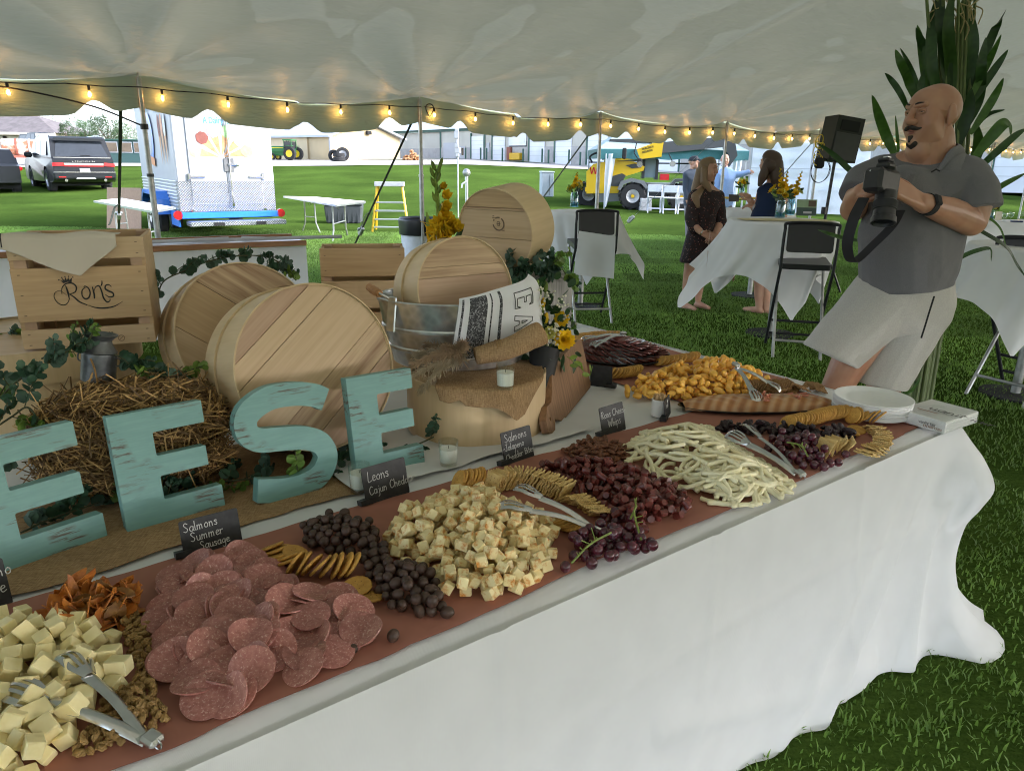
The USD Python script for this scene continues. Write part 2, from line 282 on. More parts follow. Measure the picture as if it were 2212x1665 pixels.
def vinyl(name, tr, colr=(.80, .79, .72), ct=(.86, .84, .70)):
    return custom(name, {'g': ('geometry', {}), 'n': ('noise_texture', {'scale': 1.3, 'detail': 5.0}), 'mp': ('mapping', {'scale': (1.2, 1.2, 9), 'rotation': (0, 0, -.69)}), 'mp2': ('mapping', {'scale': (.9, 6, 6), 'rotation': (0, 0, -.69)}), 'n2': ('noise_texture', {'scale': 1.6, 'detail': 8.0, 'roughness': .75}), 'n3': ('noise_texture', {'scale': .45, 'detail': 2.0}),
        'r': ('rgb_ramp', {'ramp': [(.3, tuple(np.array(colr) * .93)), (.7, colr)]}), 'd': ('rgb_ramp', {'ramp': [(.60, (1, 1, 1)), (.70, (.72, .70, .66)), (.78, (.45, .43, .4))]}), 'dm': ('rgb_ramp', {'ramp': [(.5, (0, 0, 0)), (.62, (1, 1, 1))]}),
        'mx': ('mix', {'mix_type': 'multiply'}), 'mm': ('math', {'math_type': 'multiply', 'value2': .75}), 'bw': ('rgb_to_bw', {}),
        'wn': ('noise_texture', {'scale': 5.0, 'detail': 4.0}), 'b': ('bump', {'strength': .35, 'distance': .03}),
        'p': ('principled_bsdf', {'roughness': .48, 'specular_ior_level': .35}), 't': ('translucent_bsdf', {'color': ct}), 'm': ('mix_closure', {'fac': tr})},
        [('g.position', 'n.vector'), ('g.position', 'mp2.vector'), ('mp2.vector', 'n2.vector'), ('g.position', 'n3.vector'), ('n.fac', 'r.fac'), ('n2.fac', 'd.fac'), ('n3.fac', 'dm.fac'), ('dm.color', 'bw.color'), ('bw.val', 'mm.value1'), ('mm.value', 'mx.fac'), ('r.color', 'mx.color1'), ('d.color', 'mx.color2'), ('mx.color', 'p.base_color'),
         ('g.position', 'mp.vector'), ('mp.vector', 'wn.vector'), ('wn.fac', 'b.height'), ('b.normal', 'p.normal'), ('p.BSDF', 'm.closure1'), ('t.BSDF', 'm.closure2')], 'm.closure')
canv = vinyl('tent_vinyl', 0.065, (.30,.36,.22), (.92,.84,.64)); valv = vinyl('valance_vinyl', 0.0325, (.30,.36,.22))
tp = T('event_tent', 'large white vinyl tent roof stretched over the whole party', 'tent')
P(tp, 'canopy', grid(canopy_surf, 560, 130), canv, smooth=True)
def val_bottom(s):
    f = (s + .40) / 1.033; f = f - np.round(f); n = np.clip(1 - np.abs(f) * 1.033 / .20, 0, 1); n = n * n * (3 - 2 * n); return .30 - .115 * n
def valance(w0, sgn, s0=-14, s1=32, nu=900):
    def fn(u, v):
        s = s0 + (s1 - s0) * u; f = s / SP - np.round(s / SP); top = canopy_z(s, 0 * s); h = val_bottom(s) * v
        o = -.02 * v - .018 * np.sin(s * 5.1) * v ** 2 - .03 * np.exp(-(np.abs(f) * SP / .12)) * (1 - v) + .015 * np.sin(s * 2.3 + 1)
        w = w0 + sgn * o
        return [E0[0] + TT[0] * s + NN[0] * w, E0[1] + TT[1] * s + NN[1] * w, top - h]
    return grid(fn, nu, 8)
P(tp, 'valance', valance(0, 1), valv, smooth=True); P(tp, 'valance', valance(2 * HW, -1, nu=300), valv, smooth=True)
metal = mat('galvanised_pole', (.42, .42, .40), .38, .85, var=.3, scale=14, bump=.1)
rusty = mat('rusty_iron', (.22, .10, .05), .8, .2, var=.5, scale=30)
strapm = mat('strap_webbing', (.06, .065, .06), .8, var=.3, scale=60)
strapg = mat('grey_webbing', (.25, .26, .27), .7, var=.2, scale=60)
pole_says = {0: 'grey metal tent pole standing before the ice cream trailer', 1: 'grey metal tent pole rising behind the yellow gladiolus', 2: 'grey metal tent pole behind the jar on the left high table', 3: 'grey metal tent pole behind the woman in the patterned dress',
             4: 'grey metal tent pole beside the black loudspeaker', -1: 'tent pole left of the picture', 5: 'tent pole behind the man with the camera', 6: 'far tent pole right of the corn stalks', 7: 'second far tent pole right of the corn stalks', 8: 'farthest tent pole near the right edge'}
for i in (0, 1, 2, 3, 4, 5, 6, 7, 8):
    b = tent(i * SP, .03, 0); tpz = ZE + .085
    q = T('tent_pole', pole_says[i], 'pole', TR(b))
    P(q, 'tube', tube([(0, 0, .012), (0, 0, 1.35)], .028, 14), metal); P(q, 'upper_tube', tube([(0, 0, 1.35), (0, 0, tpz - .02)], .024, 14), metal); P(q, 'collar', cyl(.032, .03, 14, z=1.335), strapm if i == 0 else metal)
    P(q, 'foot_plate', box(.14, .14, .012), metal); P(q, 'spike', cyl(.008, .1, 8, z=tpz - .02), metal)
# guy straps outside the eave
def guy(i, out, ds, mt, label, ratchet=.55, tail=True, top=2.10, end=None):
    a = tent(i * SP - (.15 if end is not None else 0), -.03, top); e = tent(i * SP + ds, -out, 0) if end is None else np.array(end, float); e[2] = float(ground_z(e[0], e[1])) + .02; a_, e_ = a, e
    q = T('guy_strap', label, 'strap', TR(e)); pts = [a_ + (e_ - a_) * t - e for t in np.linspace(0, 1, 8)]
    P(q, 'webbing', tube(pts, .017, 6, flat=.15), mt); c = a_ + (e_ - a_) * ratchet - e; d = unit(e_ - a_); M = frame(c, d)
    P(q, 'ratchet', tf(cat(box(.05, .07, .16, b=.01), mv(box(.09, .03, .05, b=.008), 0, .03, .05)), M), metal)
    if tail:
        t0 = c - d * .35; P(q, 'loose_end', tube(bez([t0, t0 + [-.07, 0, -.06], t0 + [-.14, 0, -.22], t0 + [-.17, 0, -.27]], 12), .03, 6, flat=.15), mt)
    P(q, 'stake', tf(cyl(.014, .42, 8, z=-.16), TR(0, 0, 0) @ RX(18)), rusty)
guy(0, 1.5, -.75, strapm, 'dark strap with a ratchet and loose end left of the ice cream trailer', .62, end=at(256, 560, 0))
guy(1, 2.3, .1, strapm, 'dark strap running down past the yellow stepladder', .72)
guy(2, 2.4, .2, strapg, 'grey strap running down beside the grey electrical box', .7)
guy(3, 1.9, -.9, strapg, 'pale strap running down to rusty stakes by the folding chairs', .72, False)
guy(4, 2.0, .3, strapg, 'pale strap crossing in front of the white marquee wall', .6, False)
for (px, py, lean) in ((1566, 606, 0), (1582, 608, 6)):
    p = hit(px, py); q = S('ground_stake', cat(tube([(0, 0, -.12), (math.sin(math.radians(lean)) * .3, 0, .27)], .012, 8), mv(cyl(.022, .012, 10), math.sin(math.radians(lean)) * .3, 0, .262)), rusty, 'rusty upright stake in the lawn, ' + ('left' if lean == 0 else 'right, leaning one') + ' of the pair by the pale strap', 'stake', M=TR(p))
# string lights along the eave
blackrub = mat('black_cable', (.012, .012, .012), .55, var=.2)
bulbm = emit('bulb_glow', (1.0, .50, .16), 20.0)
bulbg = glassy('bulb_glass', (1, .93, .8))
def strand(s0, s1, label, w=.06):
    q = T('string_light', label, 'string lights'); pts, bl = [], []
    for s in np.arange(s0, s1 + .01, .155):
        f = s / SP - round(s / SP); pts.append(tent(s, w, ZE - .045 + .02 * math.cos(2 * math.pi * f) - .012 * math.sin(s * 5) ** 2))
    P(q, 'wire', tube(pts, .005, 5), blackrub)
    k0 = math.ceil((s0 - .186) / .62); k1 = math.floor((s1 - .186) / .62)
    for k in range(k0, k1 + 1):
        s = .186 + .62 * k; f = s / SP - round(s / SP); c = tent(s, w, ZE - .045 + .02 * math.cos(2 * math.pi * f)); c = c + [0, 0, -.004]
        P(q, 'socket', mv(cyl(.012, .045, 8, z=-.045), *c), blackrub)
        b = P(q, 'bulb', mv(lathe([(0, -.115), (.012, -.112), (.02, -.095), (.021, -.08), (.014, -.055), (.011, -.045)], 10), *c), bulbg)
        P(b, 'filament', mv(sph(.0125, .0125, .022, 1), c[0], c[1], c[2] - .082), bulbm)
strand(-6.2, 3.1, 'string of glowing bulbs along the eave left of the gladiolus pole'); strand(3.15, 9.3, 'string of glowing bulbs along the eave behind the upright cheese box'); strand(9.35, 15.5, 'string of glowing bulbs along the eave towards the loudspeaker'); strand(15.55, 29, 'string of glowing bulbs along the far right eave')
q = T('drop_cord', 'black power cord slanting from the light string to the tent pole by the trailer', 'cord')
P(q, 'cord', tube(bez([tent(-1.3, .04, ZE - .08), tent(-.9, .04, ZE - .12), tent(-.4, .03, 1.95), tent(0, 0, 1.80)], 20), .008, 6), blackrub); P(q, 'tie', mv(cyl(.036, .05, 10), *tent(0, .03, 1.77)), blackrub)
q = T('cable_bundle', 'tangled cable hung at the top of the pole behind the gladiolus', 'cable')
P(q, 'coil', tube([tent(SP + .12 + .05 * math.cos(a), .06 + .02 * math.sin(2 * a), ZE - .06 + .07 * math.sin(a)) for a in np.linspace(0, 14, 60)], .006, 5), blackrub)
# ================================================================ buffet table and its display
TZ = 0.75
TC = np.array([1.42, 2.16]); U1 = -np.array([math.cos(math.radians(37.3)), math.sin(math.radians(37.3))]); V1 = np.array([U1[1], -U1[0]])
def tab(u, v, z=0.0): return np.array([TC[0] + U1[0] * u + V1[0] * v, TC[1] + U1[1] * u + V1[1] * v, TZ + z])
def uv(p): d = np.asarray(p)[:2] - TC; return float(d @ U1), float(d @ V1)
def ont(x, y, z=0.0): return at(x, y, TZ + z)
TU, TV = 3.9, 1.72
def clothmat(name, c=(.78, .78, .77), sc=900):
    return custom(name, {'g': ('texture_coordinate', {}), 'w1': ('wave_texture', {'scale': sc / 6, 'bands_direction': 'x'}), 'w2': ('wave_texture', {'scale': sc / 6, 'bands_direction': 'z'}), 'ad': ('math', {'math_type': 'add'}), 'n': ('noise_texture', {'scale': 9.0, 'detail': 5.0}), 'n2': ('noise_texture', {'scale': 2.3, 'detail': 6.0, 'roughness': .65}),
        'r': ('rgb_ramp', {'ramp': [(.3, tuple(np.array(c) * .94)), (.7, c)]}), 'b': ('bump', {'strength': .15, 'distance': .0006}), 'b2': ('bump', {'strength': .35, 'distance': .012}), 'p': ('principled_bsdf', {'roughness': .85, 'specular_ior_level': .2, 'sheen_weight': .1}), 't': ('translucent_bsdf', {'color': c}), 'm': ('mix_closure', {'fac': .12})},
        [('g.object', 'w1.vector'), ('g.object', 'w2.vector'), ('w1.fac', 'ad.value1'), ('w2.fac', 'ad.value2'), ('g.object', 'n.vector'), ('n.fac', 'r.fac'), ('r.color', 'p.base_color'), ('ad.value', 'b.height'), ('g.object', 'n2.vector'), ('n2.fac', 'b2.height'), ('b2.normal', 'b.normal'), ('b.normal', 'p.normal'), ('p.BSDF', 'm.closure1'), ('t.BSDF', 'm.closure2')], 'm.closure')
white = clothmat('white_cloth', (.74, .74, .745))
for k in range(2):
    for j in range(2):
        tb = T('folding_table', f'folding table hidden under the white buffet cloth', 'table', FR(tab(.05 + 1.86 * k + .9, .42 + .85 * j, -.75), [U1[0], U1[1], 0], [-V1[0], -V1[1], 0], [0, 0, 1]), 'buffet tables under the cloth')
        P(tb, 'tabletop', box(1.83, .76, .03, z=.712), mat('table_plastic', (.6, .58, .55)))
        for sx in (-1, 1):
            for sy in (-1, 1): P(tb, 'leg', tube([(sx * .75, sy * .3, 0), (sx * .75, sy * .3, .712)], .014, 8), metal)
def cloth_top(u, v):
    U, V = TU * u, TV * v; w = .0012 * np.sin(U * 9 + V * 4) + .0008 * np.sin(V * 23 - U * 3)
    ed = np.minimum(np.minimum(U, TU - U), np.minimum(V, TV - V)); return [TC[0] + U1[0] * U + V1[0] * V, TC[1] + U1[1] * U + V1[1] * V, TZ - .004 + w - .008 * np.exp(-(ed / .006)) + 0 * U]
from scipy.interpolate import PchipInterpolator
LP = [TU, .06, TV]                                 # front run, corner arc, end run
LPT = TU + .10 + TV
def perim(s):
    """point and outward normal on the table rim: along the front to the corner, round it, then along the end"""
    f = np.clip(TU - s, 0.05, None); onf = s < TU - .05; one = s > TU + .05; a = np.clip((s - (TU - .05)) / .10, 0, 1) * np.pi / 2
    u = np.where(onf, TU - s, np.where(one, 0, .05 - .05 * np.sin(a))); v = np.where(onf, 0, np.where(one, s - TU, .05 - .05 * np.cos(a)))
    nu = np.where(onf, 0, np.where(one, -1, -np.sin(a))); nv = np.where(onf, -1, np.where(one, 0, -np.cos(a))); return u, v, nu, nv
def cloth_skirt(u, t):
    s = LPT * u ** .72; U, V, nu, nv = perim(s); k = s - TU; g = np.exp(-(k / .10) ** 2)
    prof = PchipInterpolator([0, .06, .16, .26, .36, .46, .62, .8, .92, 1], [0, .03, .085, .115, .085, .045, .03, .05, .11, .19])(t)
    o = g * prof; near = np.exp(-((k + .25) / .30) ** 2)
    o = o + t * near * .014 * np.sin(k * 24 + 1.2 * t)
    for c0, sl, am, wd in ((.16, .55, .030, .05), (.30, .62, .018, .05), (.06, .22, .022, .035), (.02, -.02, .012, .03)): o = o + am * np.clip(t * 2.2, 0, 1) * np.exp(-((k + c0 + sl * t) / wd) ** 2)
    o = o + t * .010 * np.sin(k * 9 + 2 * t) + .012 * t + .05 * t ** 3 * near
    o = o + np.where(k > .02, t * (.05 + .03 * np.sin(k * 15)), 0) + .004 * (1 - np.exp(-t * 30))
    for c, sl in ((-.62, .05), (-1.22, -.03), (-1.80, .02), (-2.4, 0)): o = o + .004 * np.exp(-((k - c - sl * t) / .012) ** 2)
    o = o + .0035 * np.exp(-((t - .42 - .10 * np.sin(k * 1.7)) / .018) ** 2) * (k < -.2) + .010 * np.exp(-((t - .75 - .35 * (k + .9)) / .05) ** 2) * (k < -.4) * (k > -1.4)
    dr = .745 - .01 * np.sin(k * 8) - .02 * near + .035 * np.exp(-((k + .9) / .3) ** 2)
    U2, V2 = U + nu * o, V + nv * o
    z = TZ - .006 - dr * t
    return [TC[0] + U1[0] * U2 + V1[0] * V2, TC[1] + U1[1] * U2 + V1[1] * V2, np.maximum(z, .006) + 0 * U]
q = T('tablecloth', 'long white tablecloth draped to the grass over the cheese buffet', 'tablecloth')
P(q, 'cloth_top', grid(cloth_top, 90, 50, True), white, smooth=True); P(q, 'cloth_drape', grid(cloth_skirt, 420, 60), white, smooth=True)
def runner(u0, u1, v0, v1, z, wob, nu=120, nv=24, seed=0, crease=.0):
    def fn(a, b):
        U = u0 + (u1 - u0) * a; e0 = wob * (meshkit.fbm(np.stack([U * 5, 0 * U + seed, 0 * U], -1), 3) - .5) * 2; e1 = wob * (meshkit.fbm(np.stack([U * 5, 0 * U + seed + 9.5, 0 * U], -1), 3) - .5) * 2
        V = v0 + e0 + (v1 + e1 - v0 - e0) * b; U = U + wob * np.sin(V * 9 + seed) * (np.exp(-a * 12) + np.exp(-(1 - a) * 12)); zz = TZ + z + crease * (meshkit.fbm(np.stack([U * 6, V * 6, 0 * U + seed], -1), 3) - .3)
        return [TC[0] + U1[0] * U + V1[0] * V, TC[1] + U1[1] * U + V1[1] * V, zz]
    return thick(grid(fn, nu, nv, True), .0012)
kraft = mat('pink_kraft_paper', (.36, .150, .105), .7, var=.16, scale=7, bump=.12, bscale=300, spec=.3)
S('paper_runner', runner(.16, 3.8, .052, .555, .0025, .016, seed=1), kraft, 'pinkish brown butcher paper under the long front row of food', 'paper', smooth=True)
S('paper_runner', runner(.06, .60, .60, 1.58, .0025, .012, 50, 30, seed=5), kraft, 'pinkish brown butcher paper under the far row with the orange curds', 'paper', smooth=True)
burl = custom('burlap', {'g': ('texture_coordinate', {}), 'm1': ('mapping', {'scale': (700, 60, 60)}), 'm2': ('mapping', {'scale': (60, 700, 700)}), 'w1': ('noise_texture', {'scale': 1.0, 'detail': 2.0}), 'w2': ('noise_texture', {'scale': 1.0, 'detail': 2.0}), 'ad': ('math', {'math_type': 'add'}), 'n': ('noise_texture', {'scale': 14.0, 'detail': 6.0}),
    'r': ('rgb_ramp', {'ramp': [(.35, (.21, .125, .06)), (.65, (.44, .295, .165))]}), 'hf': ('math', {'math_type': 'multiply', 'value2': .5}), 'n2': ('rgb_ramp', {'ramp': [(.3, (.82, .82, .82)), (.7, (1.12, 1.1, 1.06))]}), 'm': ('mix', {'mix_type': 'multiply', 'fac': 1.0}), 'b': ('bump', {'strength': .6, 'distance': .002}), 'p': ('principled_bsdf', {'roughness': .95, 'specular_ior_level': .1})},
    [('g.object', 'm1.vector'), ('g.object', 'm2.vector'), ('m1.vector', 'w1.vector'), ('m2.vector', 'w2.vector'), ('w1.fac', 'ad.value1'), ('w2.fac', 'ad.value2'), ('ad.value', 'hf.value1'), ('hf.value', 'r.fac'), ('g.object', 'n.vector'), ('n.fac', 'n2.fac'), ('r.color', 'm.color1'), ('n2.color', 'm.color2'), ('m.color', 'p.base_color'), ('hf.value', 'b.height'), ('b.normal', 'p.normal')])
S('burlap_runner', runner(1.62, 3.7, .60, 1.10, .0025, .035, seed=3, crease=.006), burl, 'tan burlap runner under the turquoise letters', 'runner', smooth=True)
S('cloth_strip', runner(1.0, 1.75, .62, .86, .0062, .03, 60, 20, seed=8, crease=.012), white, 'crumpled white cloth under the votive candle by the chalk signs', 'cloth', smooth=True)
# ---- woods
def wood(name, c, c2, st=(2, 45, 45), rough=.55, bump=.12): return mat(name, c, rough, c2=c2, scale=3.0, stretch=st, bump=bump, bscale=5, lo=.3, hi=.62, detail=6.0, dist=.001)
W1 = wood('pale_wood', (.56, .40, .24), (.485, .335, .19), (1.2, 26, 26), bump=.05); W2 = wood('pink_wood', (.47, .315, .205), (.38, .235, .145), (1.2, 26, 26), bump=.05); W3 = wood('streaked_wood', (.54, .38, .225), (.24, .125, .06), (.9, 16, 16), bump=.05); W4 = wood('honey_wood', (.51, .345, .185), (.42, .27, .135), (1.5, 30, 30), bump=.05); WB = wood('bent_veneer', (.61, .455, .265), (.53, .385, .215), (14, 14, 1.2), bump=.05)
BOARD = wood('walnut_board', (.27, .145, .07), (.13, .062, .028), (30, 30, 2.0)); GREYW = wood('weathered_wood', (.42, .40, .37), (.20, .19, .175), (40, 40, 1.6), .85, .4)
inkm = mat('black_ink', (.02, .018, .016), .7, var=.1); stampm = mat('faded_ink', (.20, .135, .085), .8, var=.4, scale=160)
def faxis(az, ti):
    n = np.array([math.sin(az) * math.cos(ti), -math.cos(az) * math.cos(ti), math.sin(ti)]); X = np.array([math.cos(az), math.sin(az), 0]); return n, X, np.cross(n, X)
def planks(parent, R, z, cuts, ang, mats, th=.008, gap=.0016):
    cuts = [-R * 1.01] + list(cuts) + [R * 1.01]; circ = sg.Point(0, 0).buffer(R, 48)
    for i in range(len(cuts) - 1):
        g = circ.intersection(sg.box(-R * 2, cuts[i] + gap / 2, R * 2, cuts[i + 1] - gap / 2))
        if g.area > 1e-5: P(parent, 'plank', prism(g, th - .0012 * (i % 2), z), mats[i % len(mats)], M=RZ(ang), smooth=False)
def stamp(parent, r, z, cx, cy, ang=0):
    ms = []
    for k in range(22):
        if rng.random() < .85: a = 2 * math.pi * k / 22; ms.append(tf(box(.0065 * r / .03, .008 * r / .03, .0004), TR(cx + r * math.cos(a), cy + r * math.sin(a), z) @ RZ(math.degrees(a))))
    for x, y, w, h in ((0, .3, .5, .12), (0, 0, .7, .12), (0, -.3, .4, .1), (-.9, .95, .5, .1), (-.9, 1.2, .3, .1), (.8, -1.0, .5, .1), (.2, 0, .1, .5), (-.25, 0, .1, .5)): ms.append(box(w * r, h * r, .0004, cx + x * r, cy + y * r, z))
    P(parent, 'ink_stamp', cat(ms), stampm, M=RZ(ang), smooth=False)
def cheese_box(label, c, R, L, az, ti, cuts, ang, mats, lid=True, rim=.006, st=None):
    n, X, Y = faxis(az, ti); q = T('cheese_box', label, 'wooden box', FR(np.asarray(c) - n * L / 2, X, Y, n))
    P(q, 'body', lathe([(R - .005, .004), (R, 0), (R, L - .001), (R - .0035, L), (R - .0035, L - rim), (R - .006, L - rim), (R - .006, .004)], 72), WB)
    planks(q, R - .0038, L - rim - .008, cuts, ang, mats); P(q, 'back_panel', mv(cyl(R - .006, .008, 48), 0, 0, .006), W4)
    if lid:
        P(q, 'lid_band', lathe([(R + .0005, .0), (R + .006, .0), (R + .006, L * .36), (R + .0005, L * .36)], 72), WB)
        a = np.radians(np.linspace(70, 100, 10)); P(q, 'lap_strip', grid(lambda u, v: [(R + .0085) * np.cos(np.radians(62 + 30 * u)), (R + .0085) * np.sin(np.radians(62 + 30 * u)), .003 + (L * .34) * v + 0 * u], 12, 1), W4)
    if st: stamp(q, st[0], L - rim + .0003, st[1], st[2], st[3])
    return q
cheese_box('largest round wooden cheese box, leaning in front with its planked face to the table edge', [-.550, 1.85, .9795], .212, .205, .70, .25, [-.115, -.035, .105, .155], 38, [W2, W3, W1, W1, W2])
cheese_box('round wooden cheese box leaning behind the largest one, under the leafy garland', [-.847, 2.217, .98], .21, .2, .656, .293, [-.09, .055], -38, [W1, W4, W3])
cheese_box('round wooden cheese box sitting in the galvanised tub', [-.175, 2.175, 1.128], .16, .15, .60, .233, [-.06, .045, .075], 0, [W2, W2, W3, W3], st=(.026, .01, -.075, 0))
n_, X_, Y_ = faxis(-.533, -.02)
cheese_box('round wooden cheese box standing upright on the planter at the back', [-.032, 2.93, 1.255], .168, .177, -.533, -.10, [-.02, .085, .095], 0, [W1, W1, W3, W4], lid=False, st=(.024, .018, .035, 0))
# lying boxes
def flat_box(label, c, R, h, z0, lid=.0, cuts=(-.06, .05)):
    q = T('cheese_box', label, 'wooden box', TR(c[0], c[1], z0) @ RZ(25)); P(q, 'body', lathe([(R - .006, 0), (R, 0), (R, h), (R - .004, h), (R - .004, h - .004), (R - .006, h - .004)], 72), WB)
    planks(q, R - .0045, h - .012, cuts, 0, [W1, W4, W1]); P(q, 'base_panel', mv(cyl(R - .007, .008, 48), 0, 0, .002), W4)
    if lid: P(q, 'lid_band', lathe([(R + .0005, h - lid), (R + .014, h - lid), (R + .014, h + .003), (R + .0005, h + .003)], 72), WB)
    return q
flat_box('round wooden cheese box lying flat under the burlap and the tub', (-.105, 2.075), .205, .172, TZ + .001)
flat_box('wide round wooden cheese box with a lid lying flat under the Ron\'s crate', (-1.42, 2.10), .275, .255, TZ + .001, .085)
# ---- crates
def crate(label, o, X, Y, w, d, h, rows, name='wooden_crate', gap=.012):
    """o: lower front left corner; X along the front, Y into depth"""
    q = T(name, label, 'crate', FR(o, X, Y, [0, 0, 1])); z = 0; tot = sum(rows) + gap * (len(rows) - 1); sc = h / tot
    for i, r in enumerate(rows):
        for y in (0, d - .009): P(q, 'slat', box(w, .009, r * sc, w / 2, y + .0045, z, .0012), [W1, W4][i % 2] if y == 0 else W4)
        z += (r + gap) * sc
    for x in (0, w - .012):
        for y in (.0095, d - .0355): P(q, 'corner_post', box(.028, .026, h - .004, x + (.0235 if x == 0 else -.0115), y + .013, .002), W2)
        P(q, 'end_panel', box(.010, d - .0195, h * .98, x + (.005 if x == 0 else .007), d / 2, .003), W4)
    P(q, 'floor_panel', box(w - .024, d - .02, .008, w / 2, d / 2, .001), W4); P(q, 'inner_rail', box(w - .08, .012, .03, w / 2, .018, h - .045), W2)
    ms = []; z = 0
    for i, r in enumerate(rows):
        for x in (.018, w - .018):
            for k in ((.2, .75) if r < .1 else (.12, .5, .88)): ms.append(tf(box(.006, .0012, .0015, x, -.0006, z + r * sc * k), np.eye(4)))
        z += (r + gap) * sc
    P(q, 'staple', cat(ms), mat('dark_staple', (.06, .04, .03), .5, .6)); return q, sc
rz = TZ + .2575
rb0, rb1 = at(52, 756, rz), at(337, 738, rz); rw = np.linalg.norm(rb1 - rb0); rX = unit(rb1 - rb0); rY = np.array([-rX[1], rX[0], 0]); RH = .292
rc, rsc = crate("pale wooden crate stencilled Ron's with a crown, draped with a towel", rb0, rX, rY, rw, .25, RH, [.048, .132, .052], gap=.020)
def strokes(lines, w):
    g = None
    for l in lines:
        b = sg.LineString(l).buffer(w / 2 if not isinstance(l, tuple) else w / 2, 4); g = b if g is None else g.union(b)
    return g
def wstroke(pts, w0, w1, n=30):
    """one pen stroke whose width swells from w0 in the ends to w1 in the middle"""
    c = bez(pts, n); k = len(c); t = np.linspace(0, 1, k); w = w0 + (w1 - w0) * np.sin(np.pi * t) ** 1.3; g = None
    for i in range(k - 1):
        b = sg.LineString(c[i:i + 2]).buffer((w[i] + w[i + 1]) / 4, 3); g = b if g is None else g.union(b)
    return g
# logo drawn in the crop's own units, then scaled to the crate's board
logo = [wstroke([(758, 690), (775, 760), (770, 830), (735, 880), (685, 890), (635, 860), (612, 805), (630, 755), (690, 740), (750, 790)], 3, 9, 60), wstroke([(755, 690), (768, 760), (772, 830)], 10, 20), wstroke([(700, 770), (712, 710), (760, 668), (830, 665), (868, 705), (850, 755), (800, 775), (775, 778)], 6, 16, 40), wstroke([(785, 780), (830, 815), (880, 865), (955, 902)], 9, 17),
        wstroke([(968, 908), (1050, 935), (1150, 943), (1260, 928), (1362, 880)], 3, 15, 40), wstroke([(965, 715), (925, 745), (918, 800), (945, 835), (985, 825), (1010, 775), (1000, 725), (965, 700), (950, 712)], 7, 17, 50), wstroke([(1045, 715), (1052, 780), (1050, 832)], 12, 19), wstroke([(1050, 770), (1080, 715), (1120, 705), (1140, 760), (1150, 830), (1180, 878), (1215, 870), (1222, 845)], 6, 18, 50), wstroke([(1160, 650), (1156, 680), (1140, 708)], 6, 15),
        wstroke([(1255, 715), (1230, 695), (1195, 702), (1185, 735), (1215, 760), (1262, 785), (1262, 820), (1215, 826), (1178, 800)], 8, 19, 50),
        sg.Polygon([(738, 662), (705, 628), (733, 640), (728, 605), (752, 632), (765, 598), (778, 630), (800, 600), (803, 632), (838, 605), (826, 655), (780, 650)]), *[sg.Point(x, y).buffer(7) for x, y in ((692, 625), (728, 602), (763, 594), (802, 592), (847, 602))]]
lg = None
for g in logo: lg = g if lg is None else lg.union(g)
fx = rw / (1643 - 150); brd0 = (.048 + .020) * rsc
def cratepoly(g, x0, y0, zb, kx, kz): return affinity.affine_transform(g, [kx, 0, 0, -kz, -kx * x0, kz * y0 + zb])
LGM = RX(90)
P(rc, 'lettering', tf(prism(affinity.skew(cratepoly(lg, 190, 1060, brd0, fx, .132 * rsc / 560), ys=0), .0006), TR(0, -.0008, 0) @ LGM), inkm, 'black stencilled name with a crown over the R', smooth=False)
def lettering(parent, text, h, x, z, m, y=-.0008, bold=False, M=None, name='lettering', center=False, sx=1.0):
    t = meshkit.text_mesh(text, h, .0006, bold); v, f = arr(t)
    if center: v = v - [(v[:, 0].max() + v[:, 0].min()) / 2, 0, 0]
    P(parent, name, tf((v * [sx, 1, 1], f), (np.eye(4) if M is None else M) @ TR(x, y, z) @ LGM), m, smooth=False)
lettering(rc, 'Wisconsin Cheese', .0085, rw * .36, .030, inkm); lettering(rc, 'for Cheese Heads"', .0085, rw * .44, .013, inkm, bold=True, sx=.75)
P(rc, 'cheese_emblem', tf(prism(sg.Point(0, 0).buffer(.0085).difference(sg.Point(0, 0).buffer(.0072)).union(sg.LineString([(-.004, -.003), (.004, .004)]).buffer(.0006)), .0006), TR(rw * .735, -.0008, .017) @ LGM), stampm, smooth=False)
cX = unit([.98, .19, 0]); co = dep(694, 615, 2.62); co[2] = TZ + .002
crate('pale wooden crate standing behind the tub and the front cheese boxes', co, cX, [-cX[1], cX[0], 0], .30, .17, .452, [.10, .098, .098, .098], gap=.017)
# ---- towels
def clothsheet(fn, nu, nv, th=.0016): return thick(grid(fn, nu, nv), th)
linen = clothmat('cream_linen', (.62, .56, .46), 700)
def tw1(u, v):
    # triangular corner of a towel hanging over the crate's top front edge
    x = -.02 + (rw * .80 + .02) * u; peak = .085 * np.clip(1 - np.abs(u - .66) / np.where(u < .66, .70, .36), 0, 1)
    a = v * (.10 + peak + .02); hang = np.clip(a - .10, 0, None); back = np.clip(.10 - a, 0, None)
    y = np.where(a < .10, back + .001, -.006 - .004 * np.sin(u * 14) * hang * 8 - .010 * np.clip(hang / .1, 0, 1)); z = RH + .004 + .007 * np.exp(-back * 30) * (a < .1) - hang + .003 * np.sin(u * 11)
    return [rb0[0] + rX[0] * x + rY[0] * y, rb0[1] + rX[1] * x + rY[1] * y, rz + z + 0 * u]
q = T('tea_towel', "cream towel draped over the top of the Ron's crate with its corner hanging down", 'towel'); P(q, 'cloth', clothsheet(tw1, 60, 40), linen, smooth=True)
stripe = mat('black_stripe', (.03, .03, .032), .9, var=.3)
for a0, a1 in ((.005, .028), (.05, .06)): P(q, 'stripe', clothsheet(lambda u, v: tw1(a0 + (a1 - a0) * u, .35 + .62 * v) + np.array([-rY[0] * .0016, -rY[1] * .0016, .0014])[:, None, None], 4, 20, .0004), stripe, smooth=True)
